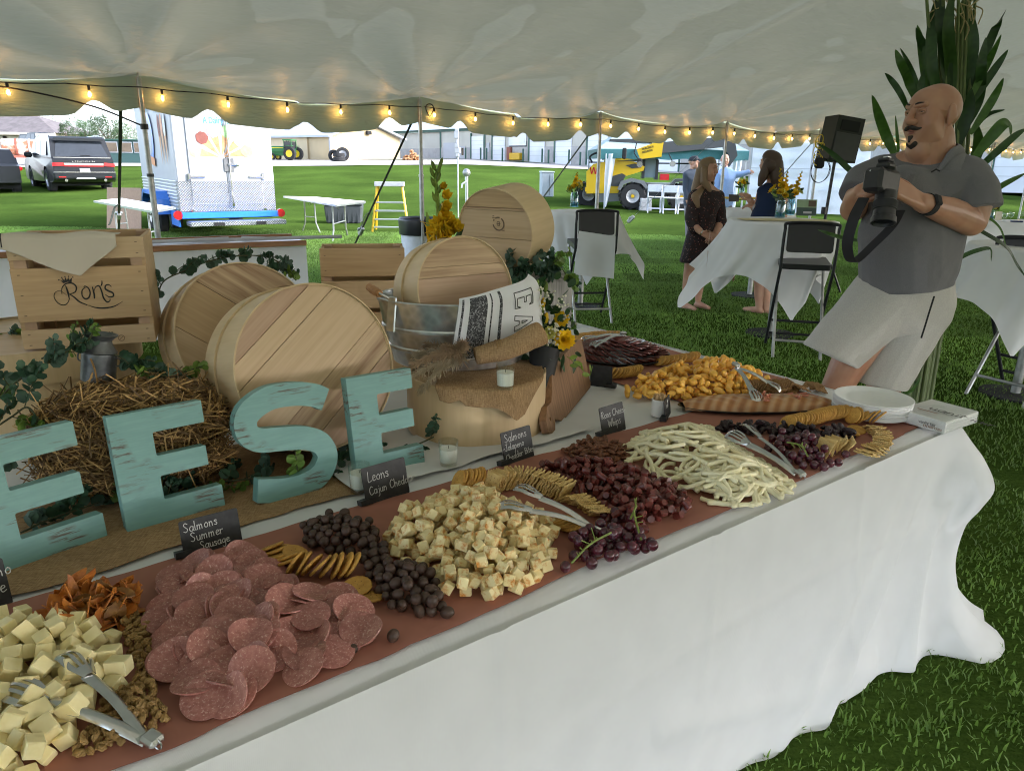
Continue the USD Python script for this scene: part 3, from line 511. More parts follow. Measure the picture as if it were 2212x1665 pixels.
# ---- galvanised tub
galv = custom('galvanised_tub', {'tc': ('texture_coordinate', {}), 'v': ('voronoi_texture', {'scale': 45.0}), 'n': ('noise_texture', {'scale': 9.0, 'detail': 5.0}), 'r': ('rgb_ramp', {'ramp': [(.2, (.60, .62, .64)), (.8, (.82, .84, .86))]}), 'mr': ('map_range', {'to_min': .10, 'to_max': .34}), 'b': ('bump', {'strength': .08, 'distance': .004}), 'p': ('principled_bsdf', {'metallic': .95})},
    [('tc.object', 'v.vector'), ('tc.object', 'n.vector'), ('v.distance', 'r.fac'), ('r.color', 'p.base_color'), ('n.fac', 'mr.value'), ('mr.result', 'p.roughness'), ('n.fac', 'b.height'), ('b.normal', 'p.normal')])
TBH = .195
TBM = TR(-.165, 2.17, TZ + .181) @ RZ(8)
q = T('galvanised_tub', 'oval galvanised metal tub with a wooden bail handle holding a cheese box', 'tub', TBM)
pr = [(0, .0), (.80, 0), (.82, .004), (.86, .045), (.885, .05), (.885, .056), (.872, .06), (.93, .105), (.955, .11), (.955, .116), (.94, .12), (.985, TBH - .008), (1.0, TBH - .008), (1.005, TBH), (.985, TBH + .003), (.97, TBH - .004), (.93, .105), (.80, .006), (0, .006)]
P(q, 'tub_wall', tf(lathe(pr, 64), SC(.24, .19, 1)), galv)
P(q, 'bail_plate', tf(box(.034, .006, .10, b=.003), TR(-.20, -.118, TBH - .085) @ RZ(-45) @ RX(-8)), galv)
P(q, 'bail_wire', tube(bez([(-.20, -.125, TBH + .012), (-.225, -.12, TBH + .025), (-.25, -.06, TBH + .03), (-.26, .02, TBH + .02)], 20), .0035, 6), galv)
P(q, 'grip', tf(lathe([(0, 0), (.009, 0), (.012, .012), (.0105, .02), (.013, .035), (.0105, .05), (.013, .065), (.0105, .08), (.011, .095), (0, .095)], 14), frame(np.array([-.225, -.118, TBH + .023]), [-.35, .95, .05])), wood('turned_grip', (.45, .22, .075), (.30, .13, .04)))
# EAT towel hanging from the tub's rim
def tw2(u, v):
    a = np.radians(-92 + 70 * u - 6 * v); r = .249 + .006 * np.sin(u * 9 + 1) - .012 * np.clip(v - .15, 0, 1) + .004 * np.sin(u * 15) * v; h = TBH + .012 + .02 * u - (.165 + .0 * u) * v + .03 * u * (1 - v); k = np.exp(-v * 18); r = r - .03 * k
    return np.stack([r * np.cos(a) * 1.0 + .035 * v * u, .80 * r * np.sin(a), h + .006 * k + 0 * u])
eatc = clothmat('white_towel', (.72, .72, .73)); q = T('eat_towel', 'white towel with a black woven band and the word EAT hanging from the metal tub', 'towel', TBM)
P(q, 'cloth', clothsheet(lambda u, v: tw2(u, v), 50, 40), eatc, smooth=True)
def on2(u, v, o=.0022):
    e = 1e-3; p = tw2(u, v); du = tw2(u + e, v) - p; dv = tw2(u, v + e) - p; n = np.cross(np.moveaxis(du, 0, -1), np.moveaxis(dv, 0, -1)); n = n / np.maximum(np.linalg.norm(n, axis=-1, keepdims=True), 1e-12)
    c = np.moveaxis(p, 0, -1); sgn = np.sign((n * c * [1, 1, 0]).sum(-1, keepdims=True)); return np.moveaxis(c + n * sgn * o, -1, 0)
for a0, a1 in ((.03, .05), (.10, .27), (.31, .325), (.40, .43)): P(q, 'woven_band', clothsheet(lambda u, v: on2(a0 + (a1 - a0) * u + .08 * v * 0, .02 + .96 * v), 6, 40, .0003), mat('woven_black', (.035, .035, .04), .9, c2=(.30, .30, .31), scale=220, lo=.62, hi=.50), smooth=True)
def outline(ch):
    L = {'E': [[(0, 0), (0, 7), (5, 7), (5, 5.3), (4.4, 6.2), (1.8, 6.2), (1.8, 4.1), (3.6, 4.1), (3.6, 3.2), (1.8, 3.2), (1.8, .8), (4.6, .8), (5.2, 2), (5.2, 0), (0, 0)]], 'A': [[(0, 0), (2.2, 7), (3.6, 7), (5.8, 0), (4, 0), (3.6, 1.6), (2.2, 1.6), (1.8, 0), (0, 0)], [(2.4, 2.6), (3.4, 2.6), (2.9, 5), (2.4, 2.6)]], 'T': [[(1.9, 0), (1.9, 6.1), (.6, 6.1), (0, 5), (0, 7), (5.6, 7), (5.6, 5), (5, 6.1), (3.7, 6.1), (3.7, 0), (1.9, 0)]]}[ch]
    return L
for i, ch in enumerate('EAT'):
    for l in outline(ch):
        pts = np.array(l) / 7; dn = np.vstack([np.linspace(pts[k], pts[k + 1], 5, endpoint=False) for k in range(len(pts) - 1)] + [pts[-1:]])
        # letters read downwards: glyph x runs down the towel, glyph y runs towards its left
        U = .56 + .22 * dn[:, 1]; Vv = .08 + .33 * i + .30 * dn[:, 0]; pp = np.stack([on2(np.array([a]), np.array([b]), .003)[:, 0] for a, b in zip(U, Vv)])
        P(q, 'letter_outline', tube(pp, .0012, 4), inkm)
# ---- burlap cloth over the lying box, bouquet wrap, board
fbc = np.array([-.105, 2.075])
def bl(u, v):
    x = -.10 + .29 * u; d = -.01 + .345 * v; y = -d + .08; # front is -y
    r0 = .212; X = x; Y = y; rr = np.hypot(X, Y); over = np.clip(rr - r0, 0, None); k = np.where(rr > r0, r0 / np.maximum(rr, 1e-6), 1); w = .006 * np.sin(u * 9 + v * 4)
    lim = np.minimum(over, .035 + .105 * np.clip(1 - np.abs(u - .70) / .5, 0, 1) + .006 * np.sin(u * 20))
    z = TZ + .1745 + .003 * np.sin(u * 12) * np.sin(v * 8) - lim + .002
    return [fbc[0] + X * k * (1 + .02 + .0 * u) + 0 * w, fbc[1] + Y * k * (1.02) - np.clip(over * .1, 0, .006) - .004 - np.abs(w) * (over > 0), z]
S('burlap_square', clothsheet(bl, 60, 60, .002), burl, 'tan burlap square hanging over the lying cheese box under the candle', 'burlap', smooth=True)
bo0, bo1 = ont(1172, 945), ont(1252, 850); bd = unit(bo1 - bo0); q = T('cutting_board', 'dark brown wooden paddle board standing on edge beside the burlap', 'cutting board', FR(bo0 + [.0, .0, .003], bd, [-bd[1], bd[0], 0], [0, 0, 1]) @ RX(-14))
bp = sg.Polygon([(0, .045), (.0, .012), (.03, 0), (.055, .0), (.075, .03), (.10, .02), (.14, .0), (.52, 0), (.53, .01), (.53, .165), (.50, .172), (.19, .165), (.13, .14), (.105, .10), (.075, .075), (.03, .075)]).buffer(.006).buffer(-.003)
P(q, 'board', tf(prism(bp.difference(sg.Point(.035, .04).buffer(.006)), .022), TR(0, 0, 0) @ RX(90)), BOARD, smooth=False)
# ---- letters C H are outside the picture; the visible E E S E
tq = mat('turquoise_paint', (.145, .315, .295), .55, c2=(.115, .265, .25), scale=5, stretch=(4, 40, 40), bump=.35, bscale=10, lo=.3, hi=.6, dist=.0015)
N = {'tc': ('texture_coordinate', {}), 'mp': ('mapping', {'scale': (6, 60, 60)}), 'n': ('noise_texture', {'scale': 1.6, 'detail': 7.0, 'roughness': .7}), 'n2': ('noise_texture', {'scale': 9.0, 'detail': 2.0}), 'r': ('rgb_ramp', {'ramp': [(.515, (0, 0, 0)), (.57, (1, 1, 1))]}), 'r2': ('rgb_ramp', {'ramp': [(.50, (0, 0, 0)), (.58, (1, 1, 1))]}), 'mu': ('mix', {'mix_type': 'multiply', 'fac': 1.0}), 'bw': ('rgb_to_bw', {}),
     'rc': ('rgb_ramp', {'ramp': [(.3, (.145, .305, .285)), (.7, (.19, .37, .345))]}), 'm': ('mix', {'color2': (.10, .085, .065)}), 'b': ('bump', {'strength': .5, 'distance': .001}), 'p': ('principled_bsdf', {'roughness': .5})}
tq = custom('distressed_turquoise', N, [('tc.object', 'mp.vector'), ('mp.vector', 'n.vector'), ('tc.object', 'n2.vector'), ('n.fac', 'r.fac'), ('n2.fac', 'r2.fac'), ('r.color', 'mu.color1'), ('r2.color', 'mu.color2'), ('mu.color', 'bw.color'), ('bw.val', 'm.fac'), ('n.fac', 'rc.fac'), ('rc.color', 'm.color1'), ('m.color', 'p.base_color'), ('n.fac', 'b.height'), ('b.normal', 'p.normal')])
Epoly = sg.Polygon([(0, 0), (1.0, 0), (1.0, .20), (.40, .20), (.40, .41), (.90, .41), (.90, .59), (.40, .59), (.40, .80), (.93, .80), (.93, 1), (0, 1)])
sp = [(.93, .80), (.82, .86), (.60, .905), (.36, .90), (.16, .80), (.125, .66), (.22, .565), (.42, .535), (.65, .50), (.82, .42), (.875, .28), (.78, .14), (.58, .075), (.36, .085), (.14, .13)]
def letter(poly, BL, BR, TLy, lean, label, th=.032, w=None, H=None):
    a, b = ont(*BL), ont(*BR); X = unit(b - a); wd = np.linalg.norm(b - a); back = np.array([-X[1], X[0], 0]); Z = unit(np.array([0, 0, math.cos(math.radians(lean))]) + back * math.sin(math.radians(lean)))
    # height so that the upper left corner lies at TLy on its own column
    hs = np.linspace(.1, .5, 800); pts = a[None] + hs[:, None] * Z[None]; v = pts - [0, 0, EYE]; py = PH / 2 - FPX * (v @ UPV) / (v @ FWD); H = hs[np.argmin(np.abs(py - TLy))] if H is None else H
    Yb = np.cross(Z, X); g = affinity.scale(poly, wd, H, origin=(0, 0)); g = g.buffer(.0035, 3).buffer(-.0055, 3).buffer(.002, 2) if True else g
    M = FR(a + [0, 0, .004], X, Z, np.cross(X, Z)); S('letter', prism(g, th, -th), tq, label, 'letter', M=M, smooth=False)
letter(Epoly, (-72, 1268), (233, 1160), 985, 8, 'turquoise wooden letter E cut off by the left edge of the picture')
letter(Epoly, (276, 1153), (487, 1094), 906, 10, 'turquoise wooden letter E between the cut-off E and the S', H=None)
sb = sg.LineString(bez([(x, y) for x, y in sp], 90)).buffer(.105, 8, cap_style=2)
sb = affinity.translate(affinity.scale(sb, 1, 1, origin=(0, 0)), 0, 0)
letter(sb, (530, 1104), (742, 1047), 858, 10, 'turquoise wooden letter S, tilted, in front of the largest cheese box', H=.262)
letter(Epoly, (773, 1040), (918, 1003), 822, 9, 'turquoise wooden letter E at the right end of the word')
# ---- foliage
def round_leaf(r, cup=.25, n=7):
    a = np.linspace(0, 2 * np.pi, n, endpoint=False); V = np.vstack([[0, 0, -cup * r]] + [[r * (1 + math.cos(x)) * .98, r * .92 * math.sin(x), cup * r * .45 * abs(math.sin(x))] for x in a]); V[0, 0] = r
    return V, np.array([[0, 1 + i, 1 + (i + 1) % n] for i in range(n)])
def long_leaf(L, w, bend=.3, n=5):
    t = np.linspace(0, 1, n + 1); ww = w * np.sin(np.pi * (t * .92 + .05)) ** .8; z = bend * L * t ** 2; V = []
    for i in range(n + 1): V += [[L * t[i], -ww[i], z[i] + .25 * ww[i]], [L * t[i], 0, z[i]], [L * t[i], ww[i], z[i] + .25 * ww[i]]]
    F = []
    for i in range(n):
        for k in (0, 1): a = 3 * i + k; F += [[a, a + 3, a + 4], [a, a + 4, a + 1]]
    return np.array(V), np.array(F)
EU = [leafmat('eucalyptus_dark', (.045, .105, .055), (.03, .07, .042)), leafmat('eucalyptus_blue', (.10, .175, .125), (.07, .125, .09)), leafmat('eucalyptus_light', (.20, .31, .06), (.12, .22, .045))]
stemm = mat('leaf_stem', (.07, .075, .03), .7, var=.3)
def garland(label, pts, n, r=.012, spread=.02, name='eucalyptus_garland', cat_='garland', tang=1.0, light=.25, stems=True):
    c = bez(pts, 60); q = T(name, label, cat_, TR(c[0])); c = c - c[0]; P(q, 'stem', tube(c, .0022, 5), stemm)
    sprigs = max(3, n // 14); k = 0
    for s in range(sprigs):
        i = int((s + .5) / sprigs * (len(c) - 1)); t = unit(c[min(i + 1, len(c) - 1)] - c[max(i - 1, 0)]); d = unit(t * tang + rng.normal(size=3) * .75 + [0, 0, .35]); Ls = spread * rng.uniform(1.8, 4.4); e = c[i] + d * Ls; mid = c[i] + d * Ls * .5 + [0, 0, .006]
        P(q, 'sprig', tube(bez([c[i], mid, e], 6), .0014, 4, False), stemm); m = EU[2] if rng.random() < light else EU[int(rng.random() < .35)]
        for j in range(n // sprigs):
            f = (j // 2 + 1) / (n // sprigs / 2 + .5); b = c[i] + (e - c[i]) * f; sd = rng.normal(size=3); sd -= d * (sd @ d); sd = unit(sd) * 1.0; dr = unit(sd + d * .5); lr = r * (1.2 - .5 * f) * rng.uniform(.8, 1.2)
            P(q, 'leaf', tf(round_leaf(lr), frame(b, dr) @ RY(-90) @ RZ(rng.uniform(-25, 25)) @ RX(rng.uniform(-60, 60))), m, smooth=True); k += 1
    return q
G = lambda L, z=None: [dep(x, y, d) for x, y, d in L]
garland('leafy eucalyptus garland arching over the cheese box behind', G([(338, 660, 2.25), (352, 610, 2.25), (400, 585, 2.3), (460, 562, 2.32), (530, 552, 2.34), (585, 558, 2.34), (612, 578, 2.34), (640, 606, 2.34)]), 170, .0125, .024)
garland('eucalyptus garland over the straw bale left of the milk can', G([(-20, 880, 1.62), (30, 830, 1.63), (75, 800, 1.63), (120, 775, 1.65), (165, 745, 1.66), (190, 735, 1.68)]), 130, .0125, .022)
garland('eucalyptus garland over the straw bale right of the milk can', G([(248, 765, 1.70), (285, 785, 1.70), (320, 800, 1.70), (360, 815, 1.70), (395, 835, 1.72), (428, 870, 1.72)]), 130, .0125, .022)
garland('pale eucalyptus sprig in front of the Wisconsin Cheese lettering', G([(90, 775, 1.66), (110, 765, 1.66), (150, 752, 1.67), (190, 735, 1.67), (205, 705, 1.67)]), 40, .008, .015, light=.85)
garland('eucalyptus garland on the burlap behind the two left letters', [ont(x, y, .022) for x, y in ((45, 1150), (110, 1120), (185, 1095), (250, 1075), (330, 1085), (390, 1070), (460, 1050))], 150, .0125, .022)
garland('eucalyptus garland on the burlap around the letter S', [ont(x, y, .022) for x, y in ((480, 1040), (530, 1035), (600, 1030), (660, 1035), (720, 1000), (745, 975))], 120, .0125, .022)
garland('eucalyptus garland behind the last letter E beside the lying box', [ont(x, y, .022) for x, y in ((750, 985), (800, 985), (850, 975), (900, 960), (945, 940))], 90, .011, .02)
garland('eucalyptus garland at the far left edge beside the crate', G([(-15, 745, 2.1), (15, 735, 2.1), (45, 728, 2.1)]), 50, .0125, .022)
garland('eucalyptus garland at the left edge below the round lid', G([(-20, 930, 1.45), (25, 900, 1.47), (60, 880, 1.48), (80, 920, 1.47), (40, 970, 1.46), (0, 1000, 1.45)]), 110, .0125, .022, light=.4)
garland('light green eucalyptus sprig beside the largest cheese box', G([(385, 800, 1.80), (400, 830, 1.78), (425, 860, 1.76), (420, 885, 1.75)]), 50, .012, .02, light=.8)
# ---- straw bale and milk can
bc = ont(285, 1015); bc = np.array([-.895, 1.62, TZ + .003]); q = T('straw_bale', 'small brown straw bale behind the left letters', 'straw bale', TR(bc) @ RZ(20))
prb = inhull_noise(sph(1, s=3), .0, 1); v, f = arr(prb); v = np.sign(v) * np.abs(v) ** .62; core = inhull_noise((v * [.185, .125, .112] + [0, 0, .116], f), .012, 14, 3); P(q, 'core', core, mat('straw_core', (.16, .09, .034), .95, c2=(.07, .038, .014), scale=60, bump=.8, bscale=90), smooth=True)
strawm = [leafmat('straw_light', (.46, .29, .11), (.32, .19, .07), .6, .1), leafmat('straw_dark', (.27, .155, .058), (.18, .10, .036), .6, .1)]
tmc = trimesh.Trimesh(*core, process=False); pts_, fi = trimesh.sample.sample_surface(tmc, 5200, seed=5); nrm = tmc.face_normals[fi]; sts = [[], []]
for i in range(len(pts_)):
    n = nrm[i]; d = rng.normal(size=3) * [1.0, .5, .55] + [.2, 0, .1]; d = unit(d - n * (d @ n) * .85); L = rng.uniform(.02, .085); a = pts_[i] + n * rng.uniform(-.002, .006); e = a + d * L + n * rng.uniform(-.004, .012); m = (a + e) / 2 + n * rng.uniform(0, .006)
    if min(a[2], e[2]) < .0: continue
    sts[int(rng.random() < .55)].append(tube([a, m, e], rng.uniform(.0009, .0022), 3, False))
for k in (0, 1): P(q, 'straw', cat(sts[k]), strawm[k], kind='stuff', smooth=False)
cm = dep(212, 822, 1.70); can = mat('old_zinc', (.20, .21, .215), .42, .8, c2=(.11, .115, .12), scale=25, bump=.25); q = T('milk_can', 'small grey metal milk can tilted on the straw bale', 'milk can', TR(cm) @ RY(8) @ RX(-6))
P(q, 'body', lathe([(0, 0), (.034, 0), (.0385, .003), (.0385, .066), (.037, .07), (.0395, .073), (.037, .076), (.028, .09), (.0255, .10), (.0265, .103), (.037, .112), (.0385, .115), (.0345, .116), (.024, .105), (.022, .09), (0, .05)], 32), can)
P(q, 'handle_wire', tube(bez([(.0, -.0385, .06), (.012, -.046, .045), (.022, -.05, .02), (.03, -.052, -.02)], 16), .0022, 5), mat('jute', (.30, .17, .06), .9))
for sx in (-1, 1): P(q, 'ear', tube(bez([(sx * .038, 0, .062), (sx * .05, 0, .06), (sx * .05, 0, .045), (sx * .0385, 0, .042)], 10), .002, 5), can)
# ---- votive candles
wax = mat('candle_wax', (.80, .77, .68), .5, var=.04, sss=.3, subsurface_scale=.01, subsurface_radius=(1, .8, .5)); cg = glassy('votive_glass', (.93, .95, .94))
def votive(p, label, s=1.0):
    q = T('votive_candle', label, 'candle', TR(p) @ SC(s)); P(q, 'glass', lathe([(0, 0), (.021, 0), (.0225, .003), (.026, .066), (.0245, .066), (.0225, .010), (0, .009)], 28), cg); P(q, 'wax', lathe([(0, .0095), (.0218, .0105), (.0232, .045), (.021, .0455), (0, .044)], 24), wax); P(q, 'wick', cyl(.0009, .008, 5, z=.044), inkm)
votive(ont(969, 1003, .009), 'glass votive candle on the white cloth right of the last letter E'); votive(ont(778, 1058, .006), 'glass votive candle half hidden behind the Leons Cajun Cheddar sign'); vp = dep(1092, 783, 1.865); vp[2] = TZ + .1785; votive(vp, 'glass votive candle on the burlap beside the dried grasses')
# ---- chalk signs, written with one pen line per letter
GL = {'a': (.95, [[(.8, .85), (.45, 1), (.1, .6), (.2, .1), (.5, 0), (.8, .5), (.82, .95), (.8, .2), (.95, 0)]]), 'b': (.85, [[(.1, 1.9), (.12, 0), (.15, .5), (.5, .95), (.8, .6), (.6, .05), (.12, .1)]]), 'c': (.8, [[(.75, .8), (.45, 1), (.1, .55), (.3, 0), (.8, .2)]]), 'd': (.95, [[(.75, .8), (.4, .95), (.1, .5), (.35, 0), (.75, .4), (.85, 1.9), (.82, .1), (.95, 0)]]), 'e': (.8, [[(.1, .5), (.65, .65), (.6, .95), (.3, .95), (.1, .5), (.3, 0), (.8, .2)]]),
      'g': (.9, [[(.75, .85), (.4, 1), (.1, .6), (.3, .1), (.7, .4), (.8, .9), (.75, -.5), (.4, -.9), (.1, -.6)]]), 'h': (.9, [[(.1, 1.9), (.12, 0)], [(.12, .5), (.45, .95), (.7, .7), (.72, 0)]]), 'i': (.35, [[(.15, .95), (.15, 0)], [(.15, 1.4), (.17, 1.45)]]), 'j': (.5, [[(.35, .95), (.35, -.5), (.05, -.8)], [(.35, 1.4), (.37, 1.45)]]), 'l': (.4, [[(.12, 1.9), (.15, .2), (.35, 0)]]), 'm': (1.3, [[(.1, .95), (.12, 0)], [(.12, .6), (.4, .95), (.55, .6), (.56, 0)], [(.56, .6), (.85, .95), (1.0, .6), (1.02, 0)]]),
      'n': (.9, [[(.1, .95), (.12, 0)], [(.12, .6), (.45, .95), (.65, .6), (.68, 0)]]), 'o': (.9, [[(.5, 1), (.12, .6), (.25, .05), (.65, .1), (.75, .65), (.5, 1)]]), 'p': (.9, [[(.1, .95), (.12, -.9)], [(.12, .6), (.5, .98), (.78, .55), (.5, .05), (.12, .2)]]), 'r': (.7, [[(.1, .95), (.12, 0)], [(.12, .55), (.35, .9), (.65, .9)]]), 's': (.7, [[(.6, .85), (.3, 1), (.12, .75), (.55, .4), (.45, .02), (.08, .1)]]), 't': (.6, [[(.3, 1.6), (.3, .1), (.5, 0)], [(.05, 1.0), (.6, 1.05)]]), 'u': (.9, [[(.1, .95), (.15, .15), (.45, 0), (.7, .4), (.72, .95), (.75, .1), (.9, 0)]]),
      'S': (1.0, [[(.85, 1.6), (.5, 1.85), (.15, 1.5), (.45, 1.0), (.8, .55), (.5, .02), (.05, .2)]]), 'L': (.95, [[(.3, 1.85), (.15, .1), (.5, 0), (.95, .15)]]), 'C': (1.1, [[(1.0, 1.6), (.6, 1.85), (.15, 1.1), (.3, .15), (.7, 0), (1.05, .3)]]), 'J': (.9, [[(.2, 1.8), (.9, 1.85)], [(.6, 1.8), (.6, .3), (.3, 0), (.05, .3)]]), 'B': (1.0, [[(.15, 1.85), (.15, 0)], [(.15, 1.8), (.7, 1.7), (.65, 1.1), (.2, .98)], [(.2, .98), (.85, .8), (.8, .15), (.15, 0)]]), 'R': (1.05, [[(.15, 1.85), (.15, 0)], [(.05, 1.7), (.6, 1.85), (.85, 1.4), (.5, 1.0), (.2, .95), (.95, 0)]]), 'W': (1.5, [[(.05, 1.8), (.3, .05), (.7, 1.3), (1.0, .05), (1.4, 1.85)]]), '-': (.6, [[(.1, .7), (.45, .75)]]), ' ': (.6, [])}
def chalkline(text, x, y, h, slope=.0):
    out = []
    for ch in text:
        w, st = GL[ch]
        for s_ in st:
            pts = np.array(s_, float); pts = bez(pts, 18) if len(pts) > 2 else pts; pts = pts * h * .55 + rng.normal(0, h * .008, 2); out.append(sg.LineString([(x + a, y + b + slope * (x + a)) for a, b in pts]))
        x += w * h * .60
    return out
chalk = mat('chalk', (.62, .62, .60), .9, var=.35, scale=400); slate = mat('chalkboard', (.010, .010, .011), .55, c2=(.022, .022, .023), scale=40, lo=.6, hi=.4)
def sign(BL, BR, TL, lines, label, w=None, lean=14, foot=-1, fixed=None):
    a, b = ont(*BL, .004), ont(*BR, .004); X = unit(b - a); wd = np.linalg.norm(b - a); back = np.array([-X[1], X[0], 0]); Z = unit(np.array([0, 0, 1]) + back * math.tan(math.radians(lean)))
    hs = np.linspace(.03, .2, 600); v = a[None] + hs[:, None] * Z - [0, 0, EYE]; py = PH / 2 - FPX * (v @ UPV) / (v @ FWD); H = hs[np.argmin(np.abs(py - TL[1]))] if fixed is None else fixed
    q = T('chalk_sign', label, 'sign', FR(a, X, Z, np.cross(X, Z))); P(q, 'card', prism(sg.box(.004, 0, wd - .004, H - .004).buffer(.004, 3), .0025, -.0025), slate, smooth=False)
    P(q, 'foot', tf(box(.035, .012, .02, 0, 0, 0), TR(.002 if foot < 0 else wd - .002, .0065, -.014)), slate)
    ls = []
    for t, x, y, h, sl in lines: ls += [l for l in chalkline(t, x * wd, y * H, h * H, sl)]
    if ls:
        g = None
        for l in ls: c = l.buffer(.00075, 2); g = c if g is None else g.union(c)
        P(q, 'chalk_lettering', prism(g, .0003, .0001), chalk, smooth=False)
    return q
sign((398, 1203), (524, 1168), (387, 1128), [('Salmons', .06, .66, .25, .02), ('Summer', .15, .36, .25, .02), ('Sausage', .28, .08, .22, .02)], 'black chalk sign reading Salmons Summer Sausage')
sign((792, 1090), (885, 1060), (783, 1013), [('Leons', .10, .58, .27, .02), ('Cajun Cheddar', .10, .22, .22, .03)], 'black chalk sign reading Leons Cajun Cheddar')
sign((1091, 1004), (1154, 983), (1083, 936), [('Salmons', .10, .66, .25, .03), ('-Jalapeno', .02, .40, .20, .03), ('Cheddar Bites', .06, .08, .19, .06)], 'black chalk sign reading Salmons Jalapeno Cheddar Bites')
sign((1302, 941), (1352, 924), (1293, 882), [('Rons Cheese', .05, .58, .24, .02), ('Whips', .28, .20, .27, .05)], 'black chalk sign reading Rons Cheese Whips')
sign((1437, 908), (1449, 890), (1433, 868), [('one', .3, .5, .3, .0)], 'small black chalk sign seen edge-on beside the toothpick holder', lean=8)
sign((1322, 836), (1275, 830), (1315, 792), [], 'blank black back of a chalk sign before the sausage platter', lean=6)
sign((-40, 1320), (28, 1297), (-50, 1215), [('mo', .62, .60, .26, .02), ('e', .7, .25, .26, .02)], 'black chalk sign cut off by the left edge of the picture', fixed=.08)
# ---- toothpicks
tpz = ont(1423, 897); q = T('toothpick_holder', 'small white cup of toothpicks by the orange curds', 'toothpick holder', TR(tpz)); P(q, 'cup', lathe([(0, 0), (.0235, 0), (.025, .002), (.025, .054), (.0235, .055), (.023, .006), (0, .006)], 28), mat('white_ceramic', (.74, .73, .70), .3, var=.03))
for k in range(70): a, r = rng.uniform(0, 6.28), .021 * math.sqrt(rng.random()); P(q, 'toothpick', tube([(r * .8 * math.cos(a), r * .8 * math.sin(a), .007), (r * math.cos(a), r * math.sin(a), rng.uniform(.064, .070))], .0011, 4), wood('pick_wood', (.62, .42, .22), (.5, .32, .16)))
# ---- planter
pc = dep(1140, 660, 2.88); pc[2] = TZ + .002; q = T('planter_box', 'weathered white wooden planter at the back of the table holding eucalyptus', 'planter', TR(.02, 2.92, TZ + .002) @ RZ(8)); PWD, PD, PHH = .40, .20, .33
for i in range(4): P(q, 'board', box(PWD / 4 - .002, .014, PHH - .004 * (i % 2), -PWD / 2 + PWD / 8 + i * PWD / 4, -PD / 2 + .007, 0, .002), GREYW)
for i in range(4): P(q, 'board', box(PWD / 4 - .002, .014, PHH, -PWD / 2 + PWD / 8 + i * PWD / 4, PD / 2 - .007, 0, .002), GREYW)
for sx in (-1, 1): P(q, 'end_board', box(.014, PD - .03, PHH - .004, sx * (PWD / 2 - .007), 0, 0, .002), GREYW)
P(q, 'soil', box(PWD - .04, PD - .04, .02, 0, 0, PHH - .05), mat('soil', (.03, .02, .012), .95)); P(q, 'edge_trim', box(PWD * .3, .018, .014, PWD * .33, -PD / 2 + .0, PHH + .001, .002), GREYW)
for k, (x, lab) in enumerate(((1092, 'left'), (1140, 'middle'), (1195, 'right'))):
    garland({'left': 'eucalyptus plant below the upright cheese box, left in the planter', 'middle': 'eucalyptus plant in the middle of the weathered planter', 'right': 'eucalyptus plant at the right end of the weathered planter'}[lab], G([(x - 25, 600, 2.80), (x - 10, 580, 2.80), (x + 8, 568, 2.80), (x + 22, 585, 2.82), (x + 34, 606, 2.80)]), 110, .0145, .022, name='eucalyptus_plant', cat_='plant', light=.15)
# ---- flowers
yel = [leafmat('petal_yellow', (.78, .55, .02), (.70, .42, .01), .5, .35), leafmat('petal_pale', (.72, .68, .22), (.62, .60, .15), .5, .35)]; wht = leafmat('petal_white', (.78, .76, .62), (.66, .64, .48), .5, .3); gr = [leafmat('bouquet_leaf', (.022, .06, .015), (.012, .038, .01), .4, .2), leafmat('bud_green', (.22, .30, .05), (.14, .22, .03), .5, .3)]
def petals(c, d, n, L, w, open_, bend):
    M = frame(c, d); return [tf(long_leaf(L, w, bend, 4), M @ RZ(360 / n * i + rng.uniform(-8, 8)) @ RY(-open_ + rng.uniform(-6, 6))) for i in range(n)]
def bloom(q, c, d, R, m, name='bloom', n=12, center=None):
    ms = []
    for op, k, sc in ((18, n, 1.0), (42, n - 2, .85), (66, max(5, n - 5), .6)): ms += petals(c, d, k, R * sc, R * .30, op, .15)
    b = P(q, name, cat(ms), m, smooth=True)
    if center: P(b, 'flower_centre', tf(sph(R * .2, R * .2, R * .1, 1), frame(np.asarray(c) + unit(d) * R * .12, d)), center)
def bud(q, c, d, L, m):
    P(q, 'bud', tf(lathe([(0, 0), (L * .20, L * .12), (L * .25, L * .45), (L * .17, L * .85), (L * .08, L), (0, L * .93)], 10), frame(c, d)), m)
q = T('flower_bouquet', 'bouquet of yellow and cream flowers with dark leaves beside the metal tub', 'bouquet'); base = dep(1165, 800, 2.2)
toc = lambda p: unit(np.array([0, 0, EYE]) - p)
for x, y, D, R, m, n in ((1218, 735, 2.13, .036, yel[0], 15), (1140, 715, 2.15, .034, yel[1], 14), (1212, 690, 2.16, .028, yel[0], 10), (1133, 668, 2.2, .022, yel[1], 10), (1187, 720, 2.12, .024, yel[1], 11)): p = dep(x, y, D); bloom(q, p, toc(p) + [.2, 0, .15], R, m, n=n); P(q, 'flower_stem', tube(bez([p - toc(p) * .01, (p + base) / 2 + [0, .02, .03], base], 8), .0018, 4), gr[1])
for x, y, L in ((1150, 640, .032), (1178, 618, .028), (1172, 652, .03), (1178, 687, .034), (1160, 610, .024)): p = dep(x, y + 12, 2.14); bud(q, p, [.1, -.1, 1], L, yel[0] if y > 640 else gr[1]); bud(q, p + [0, 0, -.004], [.1, -.1, 1], L * .6, gr[1]); P(q, 'flower_stem', tube(bez([p, (p + base) / 2 + [0, 0, .03], base], 8), .0016, 4), gr[1])
